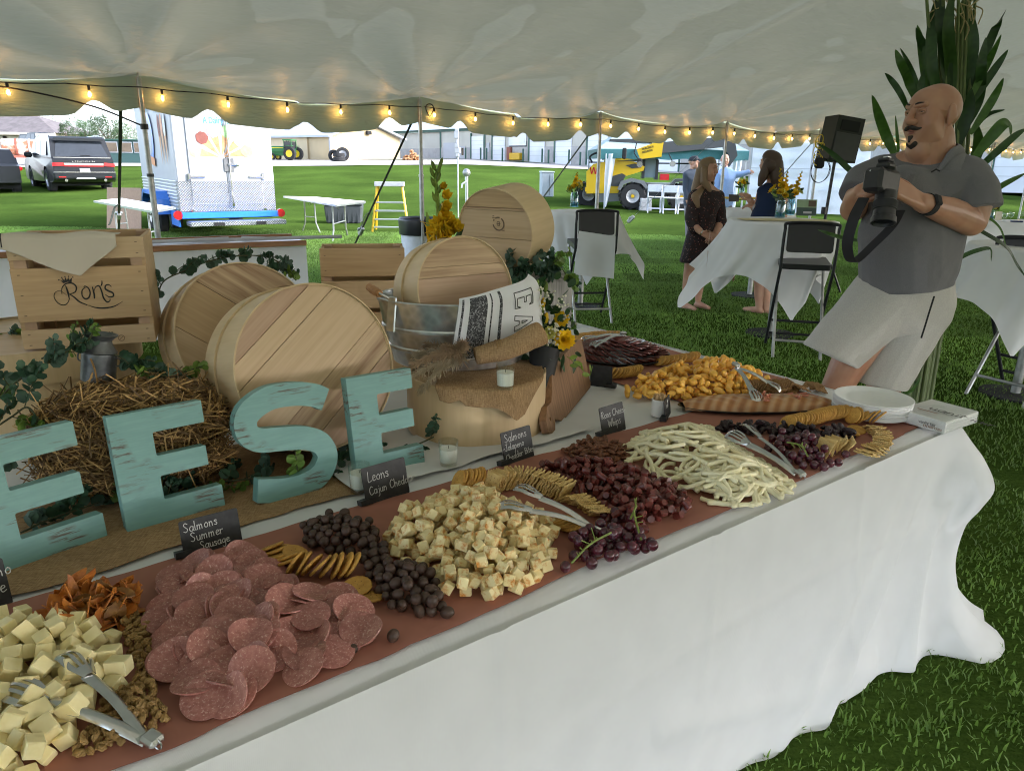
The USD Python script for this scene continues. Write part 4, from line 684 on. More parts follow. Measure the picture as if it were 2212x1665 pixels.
for x, y, k in ((1205, 712, 16), (1195, 735, 16), (1185, 640, 10), (1165, 655, 10), (1215, 650, 10), (1160, 625, 8), (1228, 690, 8)):
    p = dep(x, y, 2.11); P(q, 'tiny_blossoms', cat([mv(sph(.0035, s=1), *(p + rng.normal(0, .011, 3))) for _ in range(k)]), wht)
for i in range(150):
    x, y = rng.normal(1190, 34), rng.normal(715, 52)
    if 600 < y < 800 and x < 1245 and x > 1118: p = dep(x, y, rng.uniform(2.13, 2.22)); P(q, 'leaf', tf(long_leaf(rng.uniform(.025, .05), rng.uniform(.007, .012), .1), frame(p, rng.normal(size=3) + [.2, -.8, .3]) @ RY(-90) @ RX(rng.uniform(0, 360))), gr[0], smooth=True)
P(q, 'wrap_cone', tube([dep(1176, 755, 2.16), dep(1170, 820, 2.12), dep(1160, 900, 2.06)], [.048, .036, .016], 14), mat('black_paper', (.008, .008, .009), .6))
for pts in ([(1225, 770, 2.08), (1250, 790, 2.06), (1272, 812, 2.05), (1280, 790, 2.05)],):
    c = np.array(G(pts)); P(q, 'trailing_stem', tube(bez(c, 16), .0012, 4), gr[1])
    for k in range(7): P(q, 'leaf', tf(long_leaf(.026, .007, .1), frame(bez(c, 16)[k * 2 + 1], rng.normal(size=3)) @ RY(-90)), gr[1], smooth=True)
# dried grass bundle in a burlap wrap, lying on the burlap square
q = T('dried_grass_bundle', 'bundle of dried pampas grass wrapped in burlap lying by the candle', 'dried grass'); z_ = TZ + .205
a0, a1 = dep(1165, 738, 1.97), dep(1010, 768, 1.93); dz = unit(a1 - a0)
P(q, 'burlap_wrap', inhull_noise(tube(bez([a0 + [.005, .02, .02], a0 * .6 + a1 * .4, a1 + [.02, 0, 0]], 14), [.042] * 4 + list(np.linspace(.042, .022, 20))[:len(bez([a0, a0 * .5 + a1 * .5, a1], 14)) - 4], 18, True, .75), .006, 25, 2), burl, smooth=True)
P(q, 'twine', cat([tube([a0 * .45 + a1 * .55 + .034 * (np.array([math.cos(t) * -dz[1], math.cos(t) * dz[0], .8 * math.sin(t)])) + dz * .006 * k for t in np.linspace(0, 6.28, 18)], .0016, 4) for k in range(3)]), _M['jute'])
plm = [leafmat('pampas_brown', (.36, .25, .15), (.24, .16, .10), .8, .25), leafmat('pampas_cream', (.64, .54, .38), (.5, .4, .26), .8, .3)]
ends = [((905, 765), 0), ((890, 790), 0), ((885, 815), 1), ((920, 745), 0), ((960, 750), 0), ((945, 785), 0), ((905, 845), 1), ((985, 780), 1), ((1000, 750), 0), ((895, 768), 1), ((930, 800), 0), ((960, 765), 0)]
for (x, y), k in ends:
    e = dep(x, y, 1.90 + rng.uniform(-.03, .03)); s0 = a1 + rng.normal(0, .012, 3); c = bez([s0, (s0 + e) / 2 + [0, 0, .015], e], 20); ms = [tube(c, .0012, 4, False)]
    for _ in range(380):
        f = rng.uniform(.25, 1.0); i = min(int(f * (len(c) - 1)), len(c) - 2); b = c[i]; d = unit(unit(e - s0) * 1.0 + rng.normal(size=3) * .55 + [0, 0, -.15]); L = rng.uniform(.012, .03) * (1.25 - f * .5); ms.append(tube([b, b + d * L * .6, b + d * L + [0, 0, -.004]], [.0011, .0011, .0003], 3, False))
    P(q, 'plume', cat(ms), plm[k], kind='stuff', smooth=False)
for x, y in ((1000, 748), (992, 768)): P(q, 'dried_pod', tf(sph(.013, .009, .008, 2), frame(dep(x, y, 1.95), [1, .2, .1])), mat('dried_pod', (.34, .19, .08), .8, bump=.3))
# gladiolus spike behind the tub
q = T('gladiolus', 'tall yellow gladiolus spike behind the tub', 'flower'); c = bez(G([(950, 540, 2.62), (948, 480, 2.62), (944, 420, 2.61), (941, 385, 2.6), (946, 365, 2.6)]), 24); P(q, 'stem', tube(c, np.linspace(.009, .005, len(c)), 6), gr[1])
for i, (x, y, R) in enumerate(((957, 510, .05), (968, 488, .055), (955, 470, .05), (972, 500, .045), (960, 450, .042), (962, 425, .035), (955, 405, .026), (940, 500, .04), (950, 487, .05), (985, 495, .04))):
    p = dep(x, y, 2.58); d = unit([.5 if x > 950 else -.5, -.7, .55]); P(q, 'floret', cat(petals(p - d * R * .3, d, 6, R, R * .34, 40, .45) + petals(p - d * R * .3, d, 5, R * .7, R * .26, 62, .1)), yel[0], smooth=True)
for i in range(9): b = c[min(8 + i * 2, len(c) - 1)]; P(q, 'bud', tf(lathe([(0, 0), (.007, .012), (.006, .03), (0, .042)], 7), frame(b + [.004 * (-1) ** i, -.004, 0], [.35 * (-1) ** i, -.2, 1])), gr[1])
for i in range(14): P(q, 'filler_spike', tube(bez([dep(948, 545, 2.6), dep(948 + rng.uniform(-30, 25), 505 + rng.uniform(-10, 20), 2.58), dep(948 + rng.uniform(-42, 30), 470 + rng.uniform(0, 40), 2.56)], 8), [.003] * 5 + [.004, .004, .002, .001][:len(bez([(0, 0, 0), (1, 1, 1), (2, 2, 2)], 8)) - 5], 5), yel[0])
P(q, 'leaf', tf(long_leaf(.14, .012, .2), frame(dep(938, 545, 2.62), [-.2, 0, 1]) @ RY(-90)), gr[1], smooth=True); P(q, 'leaf', tf(long_leaf(.10, .01, -.2), frame(dep(975, 540, 2.62), [.5, 0, 1]) @ RY(-90)), gr[0], smooth=True)
# ================================================================ food
def foodmat(name, c, c2, scale, lo, hi, rough=.5, c3=None, s3=30, l3=.55, h3=.65, bump=.2, bs=150, sss=0.0, spec=.5, rnd=.12, dist=.0015, coat=0.0, detail=3.0):
    """colour from world position, so that neighbours never share one pattern"""
    N = {'g': ('geometry', {}), 'n': ('noise_texture', {'scale': scale, 'detail': detail, 'roughness': .65}), 'r': ('rgb_ramp', {'ramp': [(lo, c2), (hi, c)]}), 'oi': ('object_info', {}), 'mr': ('map_range', {'to_min': 1 - rnd, 'to_max': 1 + rnd}), 'hs': ('hsv', {}), 'bn': ('noise_texture', {'scale': bs, 'detail': 3.0}), 'b': ('bump', {'strength': bump, 'distance': dist}),
         'p': ('principled_bsdf', dict(roughness=rough, specular_ior_level=spec, subsurface_weight=sss, subsurface_scale=.006, subsurface_radius=(1, .7, .4), coat_weight=coat, coat_roughness=.15))}
    L = [('g.position', 'n.vector'), ('n.fac', 'r.fac'), ('oi.random', 'mr.value'), ('mr.result', 'hs.value'), ('hs.color', 'p.base_color'), ('g.position', 'bn.vector'), ('bn.fac', 'b.height'), ('b.normal', 'p.normal')]; col = 'r.color'
    if c3 is not None:
        N.update({'n3': ('noise_texture', {'scale': s3, 'detail': 5.0, 'roughness': .7}), 'r3': ('rgb_ramp', {'ramp': [(l3, (0, 0, 0)), (h3, (1, 1, 1))]}), 'bw': ('rgb_to_bw', {}), 'm': ('mix', {'color2': c3})}); L += [('g.position', 'n3.vector'), ('n3.fac', 'r3.fac'), ('r3.color', 'bw.color'), ('bw.val', 'm.fac'), (col, 'm.color1')]; col = 'm.color'
    L.append((col, 'hs.color')); return custom(name, N, L)
def region(pts, z=.0): return sg.Polygon([uv(at(x, y, TZ + z)) for x, y in pts]).buffer(0)
def heap(poly, n, r, hmax, power=.7, seed=0, tries=40, keep=None, edge=.06):
    """drops balls of radius r into the outline, each settling on what lies below; returns their centres (x, y, z)"""
    R = np.random.default_rng(seed); x0, y0, x1, y1 = poly.bounds; inner = poly.buffer(-r * .6); out = np.zeros((0, 3)); bd = poly.exterior; fails = 0
    dm = max(edge, 1e-3)
    while len(out) < n and fails < 4000:
        u, v = R.uniform(x0, x1), R.uniform(y0, y1); p = sg.Point(u, v)
        if not inner.contains(p): continue
        lim = r * 1.05 + hmax * min(1.0, bd.distance(p) / dm) ** power; best = None
        for _ in range(3):
            uu, vv = u + R.normal(0, r * .6), v + R.normal(0, r * .6); z = r
            if len(out):
                d = np.hypot(out[:, 0] - uu, out[:, 1] - vv); k = d < 2 * r
                if k.any(): z = max(r, float((out[k, 2] + np.sqrt(4 * r * r - d[k] ** 2)).max()))
            if best is None or z < best[2]: best = (uu, vv, z)
        if best[2] <= lim and inner.contains(sg.Point(best[0], best[1])): out = np.vstack([out, best]); fails = 0
        else: fails += 1
    return [tab(a, b, c + .004) for a, b, c in out]
Rr = np.random.default_rng(21)
def rq(tilt=180):
    return RZ(Rr.uniform(0, 360)) @ RX(Rr.normal(0, tilt) if tilt < 90 else Rr.uniform(0, 360)) @ RY(Rr.normal(0, tilt) if tilt < 90 else Rr.uniform(0, 360))
def wob_cube(sx, sy, sz, seed, amp=.0006):
    v, f = box(sx, sy, sz, 0, 0, -sz / 2, b=.0014); r = np.random.default_rng(seed); return v + r.normal(0, amp, v.shape), f
def place(cs, sc=(1, 1), tilt=180): return [TR(c) @ rq(tilt) @ SC(Rr.uniform(*sc)) for c in cs]
whitec = foodmat('white_cheese', (.80, .70, .40), (.72, .59, .28), 40, .3, .7, .45, bump=.15, sss=.15)
pw = region([(-60, 1365), (0, 1345), (60, 1340), (120, 1350), (240, 1355), (255, 1385), (200, 1425), (285, 1440), (285, 1490), (215, 1505), (180, 1560), (185, 1605), (130, 1630), (90, 1690), (-90, 1740), (-200, 1560)], .012)
pieces('white_cheese_cube', [wob_cube(.026 * a, .026 * b, .026 * c, i) for i, (a, b, c) in enumerate(((1, 1, 1), (1.1, .95, .9), (1.45, 1, 1), (.9, .9, 1), (1.2, 1.1, 1)))], [whitec], place(heap(pw, 130, .0134, .036, seed=1, edge=.07), (.8, 1.0), 25), 'pale yellow cheese cube in the pile at the left corner', 'cheese cube', 'pale cheese cubes piled by the walnuts')
# walnuts
def nutty(r, seed, sq=(1, .75, .6), amp=.5, sc=320): m = sph(r * sq[0], r * sq[1], r * sq[2], 2); return inhull_noise(m, r * amp, sc, seed)
waln = foodmat('walnut_meat', (.34, .215, .075), (.20, .11, .03), 120, .3, .7, .6, bump=.5)
pwn = region([(262, 1340), (325, 1335), (330, 1420), (345, 1505), (372, 1560), (335, 1575), (250, 1610), (160, 1645), (150, 1620), (210, 1560), (225, 1510), (290, 1480), (285, 1420), (262, 1395)], .006)
pieces('walnut_piece', [nutty(.0085, 1), nutty(.0075, 2, (1.2, .7, .6)), nutty(.0065, 3), nutty(.009, 4, (1, .8, .5))], [waln], place(heap(pwn, 290, .0056, .020, seed=2, edge=.04), (.7, 1.1)), 'brown walnut piece between the pale cheese cubes and the salami', 'walnut', 'walnut pieces spilled round the cheese cubes')
# vegetable chips: thin curled rounds
def chip(r, curl, seed, th=.0016):
    rr = np.random.default_rng(seed); a, b = rr.uniform(.7, 1.6, 2)
    def fn(u, v):
        t = 2 * np.pi * u; q = r * v * (1 + .12 * np.sin(3 * t + seed)); x, y = q * np.cos(t), q * np.sin(t); return [x, y, curl * (a * x * x - b * .3 * y * y) / r + .0016 * np.sin(5 * t + seed) * v]
    return thick(grid(fn, 16, 4), th)
chipm = [foodmat('chip_orange', (.52, .185, .02), (.30, .08, .015), 60, .3, .7, .55, bump=.3), foodmat('chip_brown', (.28, .13, .025), (.13, .05, .015), 60, .3, .7, .6, bump=.3)]
pch = region([(95, 1345), (120, 1305), (160, 1280), (200, 1280), (240, 1275), (300, 1275), (303, 1310), (270, 1340), (215, 1360), (150, 1375)], .02)
cs = heap(pch, 75, .009, .030, seed=3, edge=.035)
pieces('vegetable_chip', [chip(.018, 1.0, 1), chip(.016, 1.4, 2), chip(.020, .7, 3), chip(.015, 1.6, 4)], [chipm[0], chipm[0], chipm[1]] + [chipm[0]], place(cs, (.8, 1.15), 38), 'curled orange vegetable chip behind the pale cheese cubes', 'chip', 'curled orange vegetable chips')
# salami
salm = foodmat('salami', (.40, .165, .135), (.29, .10, .082), 130, .36, .62, .42, c3=(.60, .40, .33), s3=260, l3=.58, h3=.64, bump=.25, bs=400, sss=.08, rnd=.15)
def slice_(R, th, mode, seed):
    def fn(u, v):
        t = 2 * np.pi * u; q = R * np.minimum(v * 1.06, 1); e = np.where(v > .93, -(v - .93) / .07 * .0008, 0); x, y = q * np.cos(t), q * np.sin(t)
        z = {0: 0 * x, 1: 6 * x * x - 3 * y * y, 2: 9 * np.clip(x, 0, 1) ** 2 * 2, 3: 5 * (x * x + y * y)}[mode] + .0006 * np.sin(3 * t + seed) * v; return [x, y, z + e]
    return thick(grid(fn, 28, 6), th)
psl = region([(312, 1310), (335, 1250), (420, 1210), (500, 1188), (570, 1190), (615, 1235), (640, 1262), (735, 1250), (745, 1275), (825, 1315), (832, 1350), (765, 1380), (745, 1450), (680, 1462), (630, 1500), (505, 1525), (400, 1540), (345, 1515), (330, 1440), (318, 1380)], .018)
sv = [slice_(.0345, .0026, m, i) for i, m in enumerate((0, 1, 3, 0, 2))]; sM = []
base = heap(psl.buffer(-.012), 64, .0160, .020, seed=4, edge=.07)
cen = psl.centroid; base.sort(key=lambda c: c[2])
for c in base:
    k = int(Rr.choice([1, 2, 3], p=[.35, .4, .25])); yaw = math.degrees(math.atan2(-c[1] + .3, -c[0])) + Rr.normal(0, 45); tl = abs(Rr.normal(19, 12)); drift = Rr.uniform(.005, .011)
    for j in range(k):
        d = np.array([math.cos(math.radians(yaw)), math.sin(math.radians(yaw)), 0]); p = c + d * drift * j + [0, 0, -.004 + .0032 * j + (0 if j else 0)]
        p = p + [0, 0, max(0, .0345 * math.sin(math.radians(tl)) - (p[2] - TZ) + .002) * .55]; sM.append(TR(p) @ RZ(yaw) @ RY(tl) @ RZ(Rr.uniform(0, 360)) @ SC(Rr.uniform(.93, 1.05)))
pieces('salami_slice', sv, [salm], sM, 'round pinkish salami slice with pale fat specks in the front heap', 'salami slice', 'salami slices heaped on the brown paper')
# crackers
crk = foodmat('butter_cracker', (.56, .315, .065), (.42, .20, .035), 70, .3, .7, .6, bump=.25, bs=250); salt = foodmat('saltine', (.66, .49, .215), (.52, .33, .11), 45, .35, .7, .65, bump=.2, bs=260)
def round_cracker(R=.0265, th=.0052, n=36, lob=18):
    v, f = lathe([(0, -th / 2), (R * .93, -th / 2), (R, -th * .2), (R, th * .2), (R * .93, th / 2), (R * .6, th * .55), (0, th * .5)], n); a = np.arctan2(v[:, 1], v[:, 0]); s = 1 + .022 * np.cos(a * lob); v = v * np.stack([s, s, np.ones_like(s)], 1)
    hs = [(0, 0)] + [(.011 * math.cos(t), .011 * math.sin(t)) for t in np.linspace(0, 6.28, 7)[:-1]]
    return v, f, [mv(cyl(.0009, .0006, 6), x, y, th * .52) for x, y in hs]
rcv, rcf, holes = round_cracker(); rck = cat((rcv, rcf))
def rc_mesh(): return (rcv, rcf)
dark = mat('cracker_dimple', (.22, .11, .03), .8)
def crackers(name, Ms, label, group, square=False, m=None):
    src = None
    for i, M in enumerate(Ms):
        if src is None:
            src = T(name, label, 'cracker', M, group)
            if square: P(src, 'biscuit', sqm, m or salt); P(src, 'dimple', cat([mv(cyl(.0009, .0005, 5), x, y, .0022) for x in (-.014, -.005, .005, .014) for y in (-.014, -.005, .005, .014)]), dark)
            else: P(src, 'biscuit', rck, m or crk); P(src, 'dimple', cat(holes), dark)
        else: C(src, M)
def sqc(s=.046, th=.0042):
    def fn(u, v): x, y = (u - .5) * s, (v - .5) * s; k = 1 + .025 * np.cos(2 * np.pi * 9 * np.where(np.abs(x) > np.abs(y), v, u)); return [x * k, y * k, .0010 * np.cos(4 * np.pi * u) * np.cos(4 * np.pi * v) + th * .38 * (1 - np.maximum(np.abs(u - .5), np.abs(v - .5)) ** 6 * 40)]
    return thick(grid(fn, 18, 18), th)
sqm = sqc()
def lean_row(pts, n, tilt, R, z0=.0, yawoff=0, jit=3, hgt=None):
    """discs standing in a row along a path, leaning back"""
    c = bez(pts, 60); d = np.concatenate([[0], np.cumsum(np.linalg.norm(np.diff(c, axis=0), axis=1))]); out = []
    for s in np.linspace(0, d[-1], n):
        i = min(np.searchsorted(d, s), len(c) - 2); t = unit(c[i + 1] - c[i]); yaw = math.degrees(math.atan2(t[1], t[0])); a = math.radians(tilt)
        out.append(TR(c[i] + [0, 0, R * math.sin(a) + .003 + z0]) @ RZ(yaw + yawoff + Rr.normal(0, jit)) @ RY(-tilt + Rr.normal(0, jit)) @ RZ(Rr.uniform(0, 360) if hgt is None else Rr.normal(0, 4)))
    return out
O = lambda *a: [ont(x, y, .0045) for x, y in a]
crackers('round_cracker', lean_row(O((585, 1195), (625, 1225)), 5, 25, .026) + lean_row(O((640, 1240), (700, 1245), (765, 1243)), 8, 52, .026, jit=8) + [TR(ont(772, 1265, .018)) @ RX(8), TR(ont(800, 1288, .010)) @ RX(-14), TR(ont(640, 1195, .022)) @ RY(22), TR(ont(610, 1190, .012))], 'golden round scalloped cracker between the salami and the brown chocolates', 'round crackers by the salami')
# chocolate balls
choc = foodmat('chocolate', (.060, .030, .019), (.038, .018, .011), 60, .3, .7, .5, c3=(.11, .06, .04), s3=160, l3=.6, h3=.72, bump=.25, bs=180)
pcb = region([(648, 1155), (700, 1122), (745, 1118), (808, 1140), (835, 1190), (852, 1228), (900, 1222), (940, 1255), (968, 1310), (930, 1332), (872, 1332), (815, 1308), (803, 1275), (785, 1240), (765, 1200), (665, 1188)], .010)
cs = heap(pcb, 175, .0094, .030, seed=6, edge=.05) + [ont(849, 1372, .012), ont(763, 1400, .0105), ont(966, 1322, .012), ont(1010, 1255, .010)]
pieces('chocolate_ball', [nutty(.0105, 11, (1, 1, .95), .06, 90), nutty(.0098, 12, (1.1, 1, .95), .06, 90), nutty(.0088, 13, (1, .95, 1), .06, 90), nutty(.0112, 14, (1.1, .95, .9), .06, 90)], [choc], place(cs, (.88, 1.08)), 'dull brown chocolate covered ball beside the spiced cheese cubes', 'chocolate', 'brown chocolate balls scattered across the paper')
# cajun cheddar cubes
caj = foodmat('spiced_cheese', (.78, .66, .37), (.70, .55, .26), 40, .3, .7, .5, c3=(.55, .20, .02), s3=60, l3=.50, h3=.66, bump=.2, sss=.1)
pcc = region([(825, 1150), (850, 1110), (915, 1085), (965, 1062), (1040, 1058), (1100, 1075), (1185, 1110), (1213, 1155), (1205, 1195), (1168, 1255), (1105, 1278), (1010, 1292), (958, 1292), (930, 1235), (850, 1212), (838, 1180)], .020)
pieces('spiced_cheese_cube', [wob_cube(.0205 * a, .0205 * b, .0205 * c, 30 + i, .0005) for i, (a, b, c) in enumerate(((1, 1, 1), (1.05, .95, .95), (.95, .95, 1), (1.15, .95, .95)))], [caj], place(heap(pcc, 290, .0112, .058, seed=7, edge=.12), (.92, 1.06), 28), 'cream cheese cube dusted with orange cajun spice', 'cheese cube', 'spiced cheese cubes heaped beside the Leons sign')
# saltines standing in a curved row
crackers('square_cracker', lean_row(O((1062, 1062), (1090, 1052), (1130, 1050), (1180, 1062), (1225, 1080)), 30, 62, .023, hgt=1) + lean_row(O((1232, 1085), (1262, 1098), (1298, 1122)), 14, 34, .023, yawoff=-25, hgt=1), 'pale square cracker standing in the curved row beside the spiced cheese', 'square crackers in the curved row', True)
crackers('round_cracker', lean_row(O((990, 1058), (1035, 1050)), 8, 55, .026) + lean_row(O((1205, 1135), (1245, 1150)), 6, 25, .026), 'golden round cracker tucked under the spiced cheese cubes', 'round crackers behind the spiced cheese')
# sausage bits
sausm = foodmat('sausage_skin', (.150, .030, .022), (.085, .016, .013), 90, .3, .7, .32, c3=(.24, .075, .05), s3=120, l3=.62, h3=.75, bump=.3, bs=220, coat=.15)
def bit(R, L, seed): v, f = tube(bez([(-L / 2, 0, 0), (0, 0, R * .15), (L / 2, 0, 0)], 6), [R * .93, R, R * 1.02, R, R, R * .98, R * .93][:len(bez([(-L / 2, 0, 0), (0, 0, R * .15), (L / 2, 0, 0)], 6))], 10); return v + np.random.default_rng(seed).normal(0, .0004, v.shape), f
psb = region([(1150, 1012), (1200, 1000), (1285, 1000), (1390, 1022), (1445, 1050), (1495, 1080), (1500, 1105), (1440, 1132), (1390, 1147), (1335, 1150), (1300, 1120), (1282, 1088), (1215, 1052)], .012)
pieces('sausage_bite', [bit(.0082, .022, 1), bit(.0085, .018, 2), bit(.0078, .026, 3), bit(.008, .020, 4)], [sausm], place(heap(psb, 230, .0098, .036, seed=8, edge=.06), (.9, 1.1)), 'dark red bite of cut sausage in the heap by the grapes', 'sausage bite', 'dark red sausage bites')
pecm = foodmat('pecan', (.20, .075, .03), (.10, .032, .014), 110, .3, .7, .5, bump=.4, bs=260)
def pecan(seed):
    v, f = sph(.0135, .0072, .0045, 2); g = .0022 * np.exp(-(v[:, 1] / .0016) ** 2); return v - np.stack([0 * g, 0 * g, np.sign(v[:, 2]) * g], 1) + .0008 * np.stack([0 * g, 0 * g, np.sin(v[:, 0] * 900 + seed)], 1), f
ppc = region([(1208, 975), (1260, 955), (1345, 958), (1365, 992), (1300, 1008), (1235, 1000)], .006)
pieces('pecan', [pecan(1), pecan(2), pecan(4)], [pecm], place(heap(ppc, 110, .0068, .022, seed=9, edge=.04), (.85, 1.1), 30), 'reddish brown pecan half behind the sausage bites', 'pecan', 'pecan halves by the cheese whips')
# cheese whips: long soft strands
whip = foodmat('string_cheese', (.84, .77, .52), (.79, .70, .42), 30, .3, .7, .42, bump=.1, bs=120, sss=.15, rnd=.06)
pwh = region([(1358, 968), (1400, 935), (1480, 922), (1530, 925), (1565, 955), (1640, 1000), (1700, 1040), (1692, 1062), (1620, 1085), (1560, 1086), (1495, 1072), (1450, 1040), (1380, 1012)], .010)
def strands(poly, n, hmax, edge, Lr, seed, r=.0056):
    R = np.random.default_rng(seed); bd = poly.exterior; x0, y0, x1, y1 = poly.bounds; out = []; step = .009
    while len(out) < n:
        u, v = R.uniform(x0, x1), R.uniform(y0, y1)
        if not poly.contains(sg.Point(u, v)): continue
        a = R.uniform(0, 6.28); w = R.normal(0, .16); lay = R.random() ** .6; P_ = []
        if len(out) % 7 == 0: w = R.choice([-1, 1]) * R.uniform(.30, .45)
        for k in range(int(R.uniform(*Lr) / step)):
            P_.append((u, v)); a += w + R.normal(0, .22); w = .9 * w + R.normal(0, .07); uu, vv = u + step * math.cos(a), v + step * math.sin(a)
            if not poly.buffer(.02).contains(sg.Point(uu, vv)): a += 2.2; uu, vv = u + step * math.cos(a), v + step * math.sin(a)
            u, v = uu, vv
        z = []
        for u_, v_ in P_: p = sg.Point(u_, v_); dd = bd.distance(p) if poly.contains(p) else 0; z.append(r + lay * hmax * min(1, dd / edge) ** .8)
        z = np.convolve(np.pad(z, 2, mode='edge'), np.ones(5) / 5, 'valid'); c = np.array([tab(a_, b_, zz + .0045) for (a_, b_), zz in zip(P_, z)]); out.append(tube(bez(c, len(c) * 2), r * R.uniform(.9, 1.08), 8))
    return out
for m in strands(pwh, 170, .050, .09, (.10, .22), 5): S('cheese_whip', m, whip, 'long soft white string of cheese in the tangle behind the grapes', 'cheese string', 'tangled white cheese strings', smooth=True)
# grapes
grp = foodmat('red_grape', (.085, .012, .020), (.030, .006, .014), 45, .3, .7, .18, c3=(.20, .15, .20), s3=70, l3=.58, h3=.78, bump=.05, sss=.1, coat=.3); vine = mat('grape_stem', (.20, .26, .045), .6, var=.3, scale=90)
def grapes(label, pts, n, seed, R=.0108, hmax=.03, stems=()):
    po = region(pts, .008); cs = heap(po, n, R * .93, hmax, seed=seed, edge=.05); q = T('grape_bunch', label, 'grapes', TR(cs[0])); o = cs[0]; tops = sorted(cs, key=lambda c: -c[2])
    for i, c in enumerate(cs): P(q, 'grape', mv(sph(R * Rr.uniform(.92, 1.08), R * Rr.uniform(.9, 1.0), R * Rr.uniform(.95, 1.15), 2), *(c - o)), grp, smooth=True)
    for s in stems:
        c = np.array([ont(x, y, z) for x, y, z in s]) - o; P(q, 'stalk', tube(bez(c, 16), .0022, 6), vine)
        for k in range(10): b = bez(c, 16)[min(2 + k, 14)]; P(q, 'stalklet', tube([b, b + Rr.normal(0, .009, 3) + [0, 0, .004]], .0011, 4), vine)
grapes('bunch of dark red grapes at the front paper edge beside the sausage bites', [(1205, 1190), (1225, 1165), (1285, 1125), (1320, 1095), (1365, 1092), (1385, 1130), (1420, 1185), (1420, 1205), (1330, 1212), (1275, 1245), (1215, 1240)], 52, 15, .0112, .026, [[(1235, 1215, .045), (1275, 1175, .055), (1320, 1150, .05)], [(1385, 1165, .035), (1370, 1110, .055), (1375, 1092, .06), (1362, 1120, .05)]])
grapes('bunch of dark red grapes between the cheese strings and the far crackers', [(1642, 968), (1665, 945), (1720, 948), (1790, 962), (1835, 985), (1832, 1008), (1790, 1018), (1725, 1015), (1680, 1000)], 54, 16, .0112, .036, [[(1700, 955, .06), (1730, 962, .065), (1745, 985, .06)]])
rais = foodmat('dark_dried_fruit', (.030, .012, .014), (.012, .006, .007), 120, .3, .7, .45, bump=.6, bs=260)
prs = region([(1535, 922), (1600, 922), (1660, 926), (1720, 928), (1790, 930), (1845, 938), (1850, 955), (1800, 962), (1720, 948), (1640, 940), (1560, 938)], .008)
pieces('dried_fruit', [nutty(.013, 41, (1.2, .8, .5), .4, 160), nutty(.012, 42, (1, .9, .5), .4, 160), nutty(.014, 43, (1.3, .7, .45), .4, 160)], [rais], place(heap(prs, 85, .0085, .024, seed=17, edge=.03), (.8, 1.15)), 'shrivelled black dried fruit between the salmon and the grapes', 'dried fruit', 'black dried fruit along the salmon tray')
# salmon on its dark tray
sa, sb_ = uv(at(1470, 885, TZ)), uv(at(1800, 880, TZ)); q = T('salmon_tray', 'long dark tray under the smoked salmon fillet', 'tray', TR(tab(*( (np.array(sa) + sb_) / 2), .003)) @ RZ(math.degrees(math.atan2(*(tab(*sb_) - tab(*sa))[1::-1]))))
LT = np.linalg.norm(tab(*sb_) - tab(*sa)); blk = mat('black_tray', (.014, .013, .013), .25, var=.2)
P(q, 'tray_base', tf(lathe([(0, .001), (.85, .001), (1.0, .012), (1.02, .013), (1.0, .014), (.85, .004), (0, .004)], 48), SC(LT / 2 * 1.02, .085, 1)), blk)
flesh = custom('salmon_flesh', {'tc': ('texture_coordinate', {}), 'mp': ('mapping', {'scale': (1, .55, 1), 'rotation': (0, 0, .9)}), 'w': ('wave_texture', {'scale': 13.0, 'distortion': 7.0, 'detail': 4.0}), 'n': ('noise_texture', {'scale': 16.0, 'detail': 6.0}), 'r': ('rgb_ramp', {'ramp': [(.1, (.36, .15, .045)), (.55, (.46, .235, .095)), (.95, (.52, .32, .17))]}), 'r2': ('rgb_ramp', {'ramp': [(.3, (.65, .55, .45)), (.7, (1.15, 1.1, 1.05))]}), 'm': ('mix', {'mix_type': 'multiply', 'fac': 1.0}), 'b': ('bump', {'strength': .6, 'distance': .003}), 'p': ('principled_bsdf', {'roughness': .32, 'coat_weight': .3, 'coat_roughness': .2})},
    [('tc.object', 'mp.vector'), ('mp.vector', 'w.vector'), ('tc.object', 'n.vector'), ('w.fac', 'r.fac'), ('n.fac', 'r2.fac'), ('r.color', 'm.color1'), ('r2.color', 'm.color2'), ('m.color', 'p.base_color'), ('w.fac', 'b.height'), ('b.normal', 'p.normal')])
def fillet(u, v):
    x = (u - .5) * LT * .98; wd = .066 * (1 - .55 * np.abs(2 * u - 1) ** 3) * (1 + .04 * np.sin(u * 25)); t = 2 * v - 1; y = t * wd; h = .034 * (1 - t ** 2) ** .45 * (1 - .6 * np.abs(2 * u - 1) ** 4); return [x, y, .006 + h + .0015 * np.sin(x * 120 + y * 160) * (1 - t ** 2) + .003 * meshkit.fbm(np.stack([x * 30, y * 30, 0 * x], -1), 3)]
q2 = T('smoked_salmon', 'whole smoked salmon fillet on the dark tray with flaked pink patches', 'fish', TR(tab(*((np.array(sa) + sb_) / 2), .003)) @ RZ(math.degrees(math.atan2(*(tab(*sb_) - tab(*sa))[1::-1]))))
P(q2, 'fillet', grid(fillet, 90, 24, False), flesh, smooth=True)
pinkf = mat('pink_flake', (.52, .20, .12), .45, c2=(.42, .13, .07), scale=90, bump=.5, bscale=200)
for cx, nn in ((.015, 16), (.13, 9)):
    P(q2, 'flaked_flesh', cat([tf(box(.022, .008, .005, b=.002), TR(cx + Rr.normal(0, .012), Rr.normal(-.005, .018), .040 + Rr.normal(0, .003)) @ rq(25)) for _ in range(nn)]), pinkf, 'torn pink flake')
crackers('round_cracker', lean_row(O((1700, 930), (1745, 922), (1790, 910), (1835, 905)), 26, 48, .026, z0=.004), 'golden round cracker leaning in the row along the salmon tray', 'round crackers along the salmon')
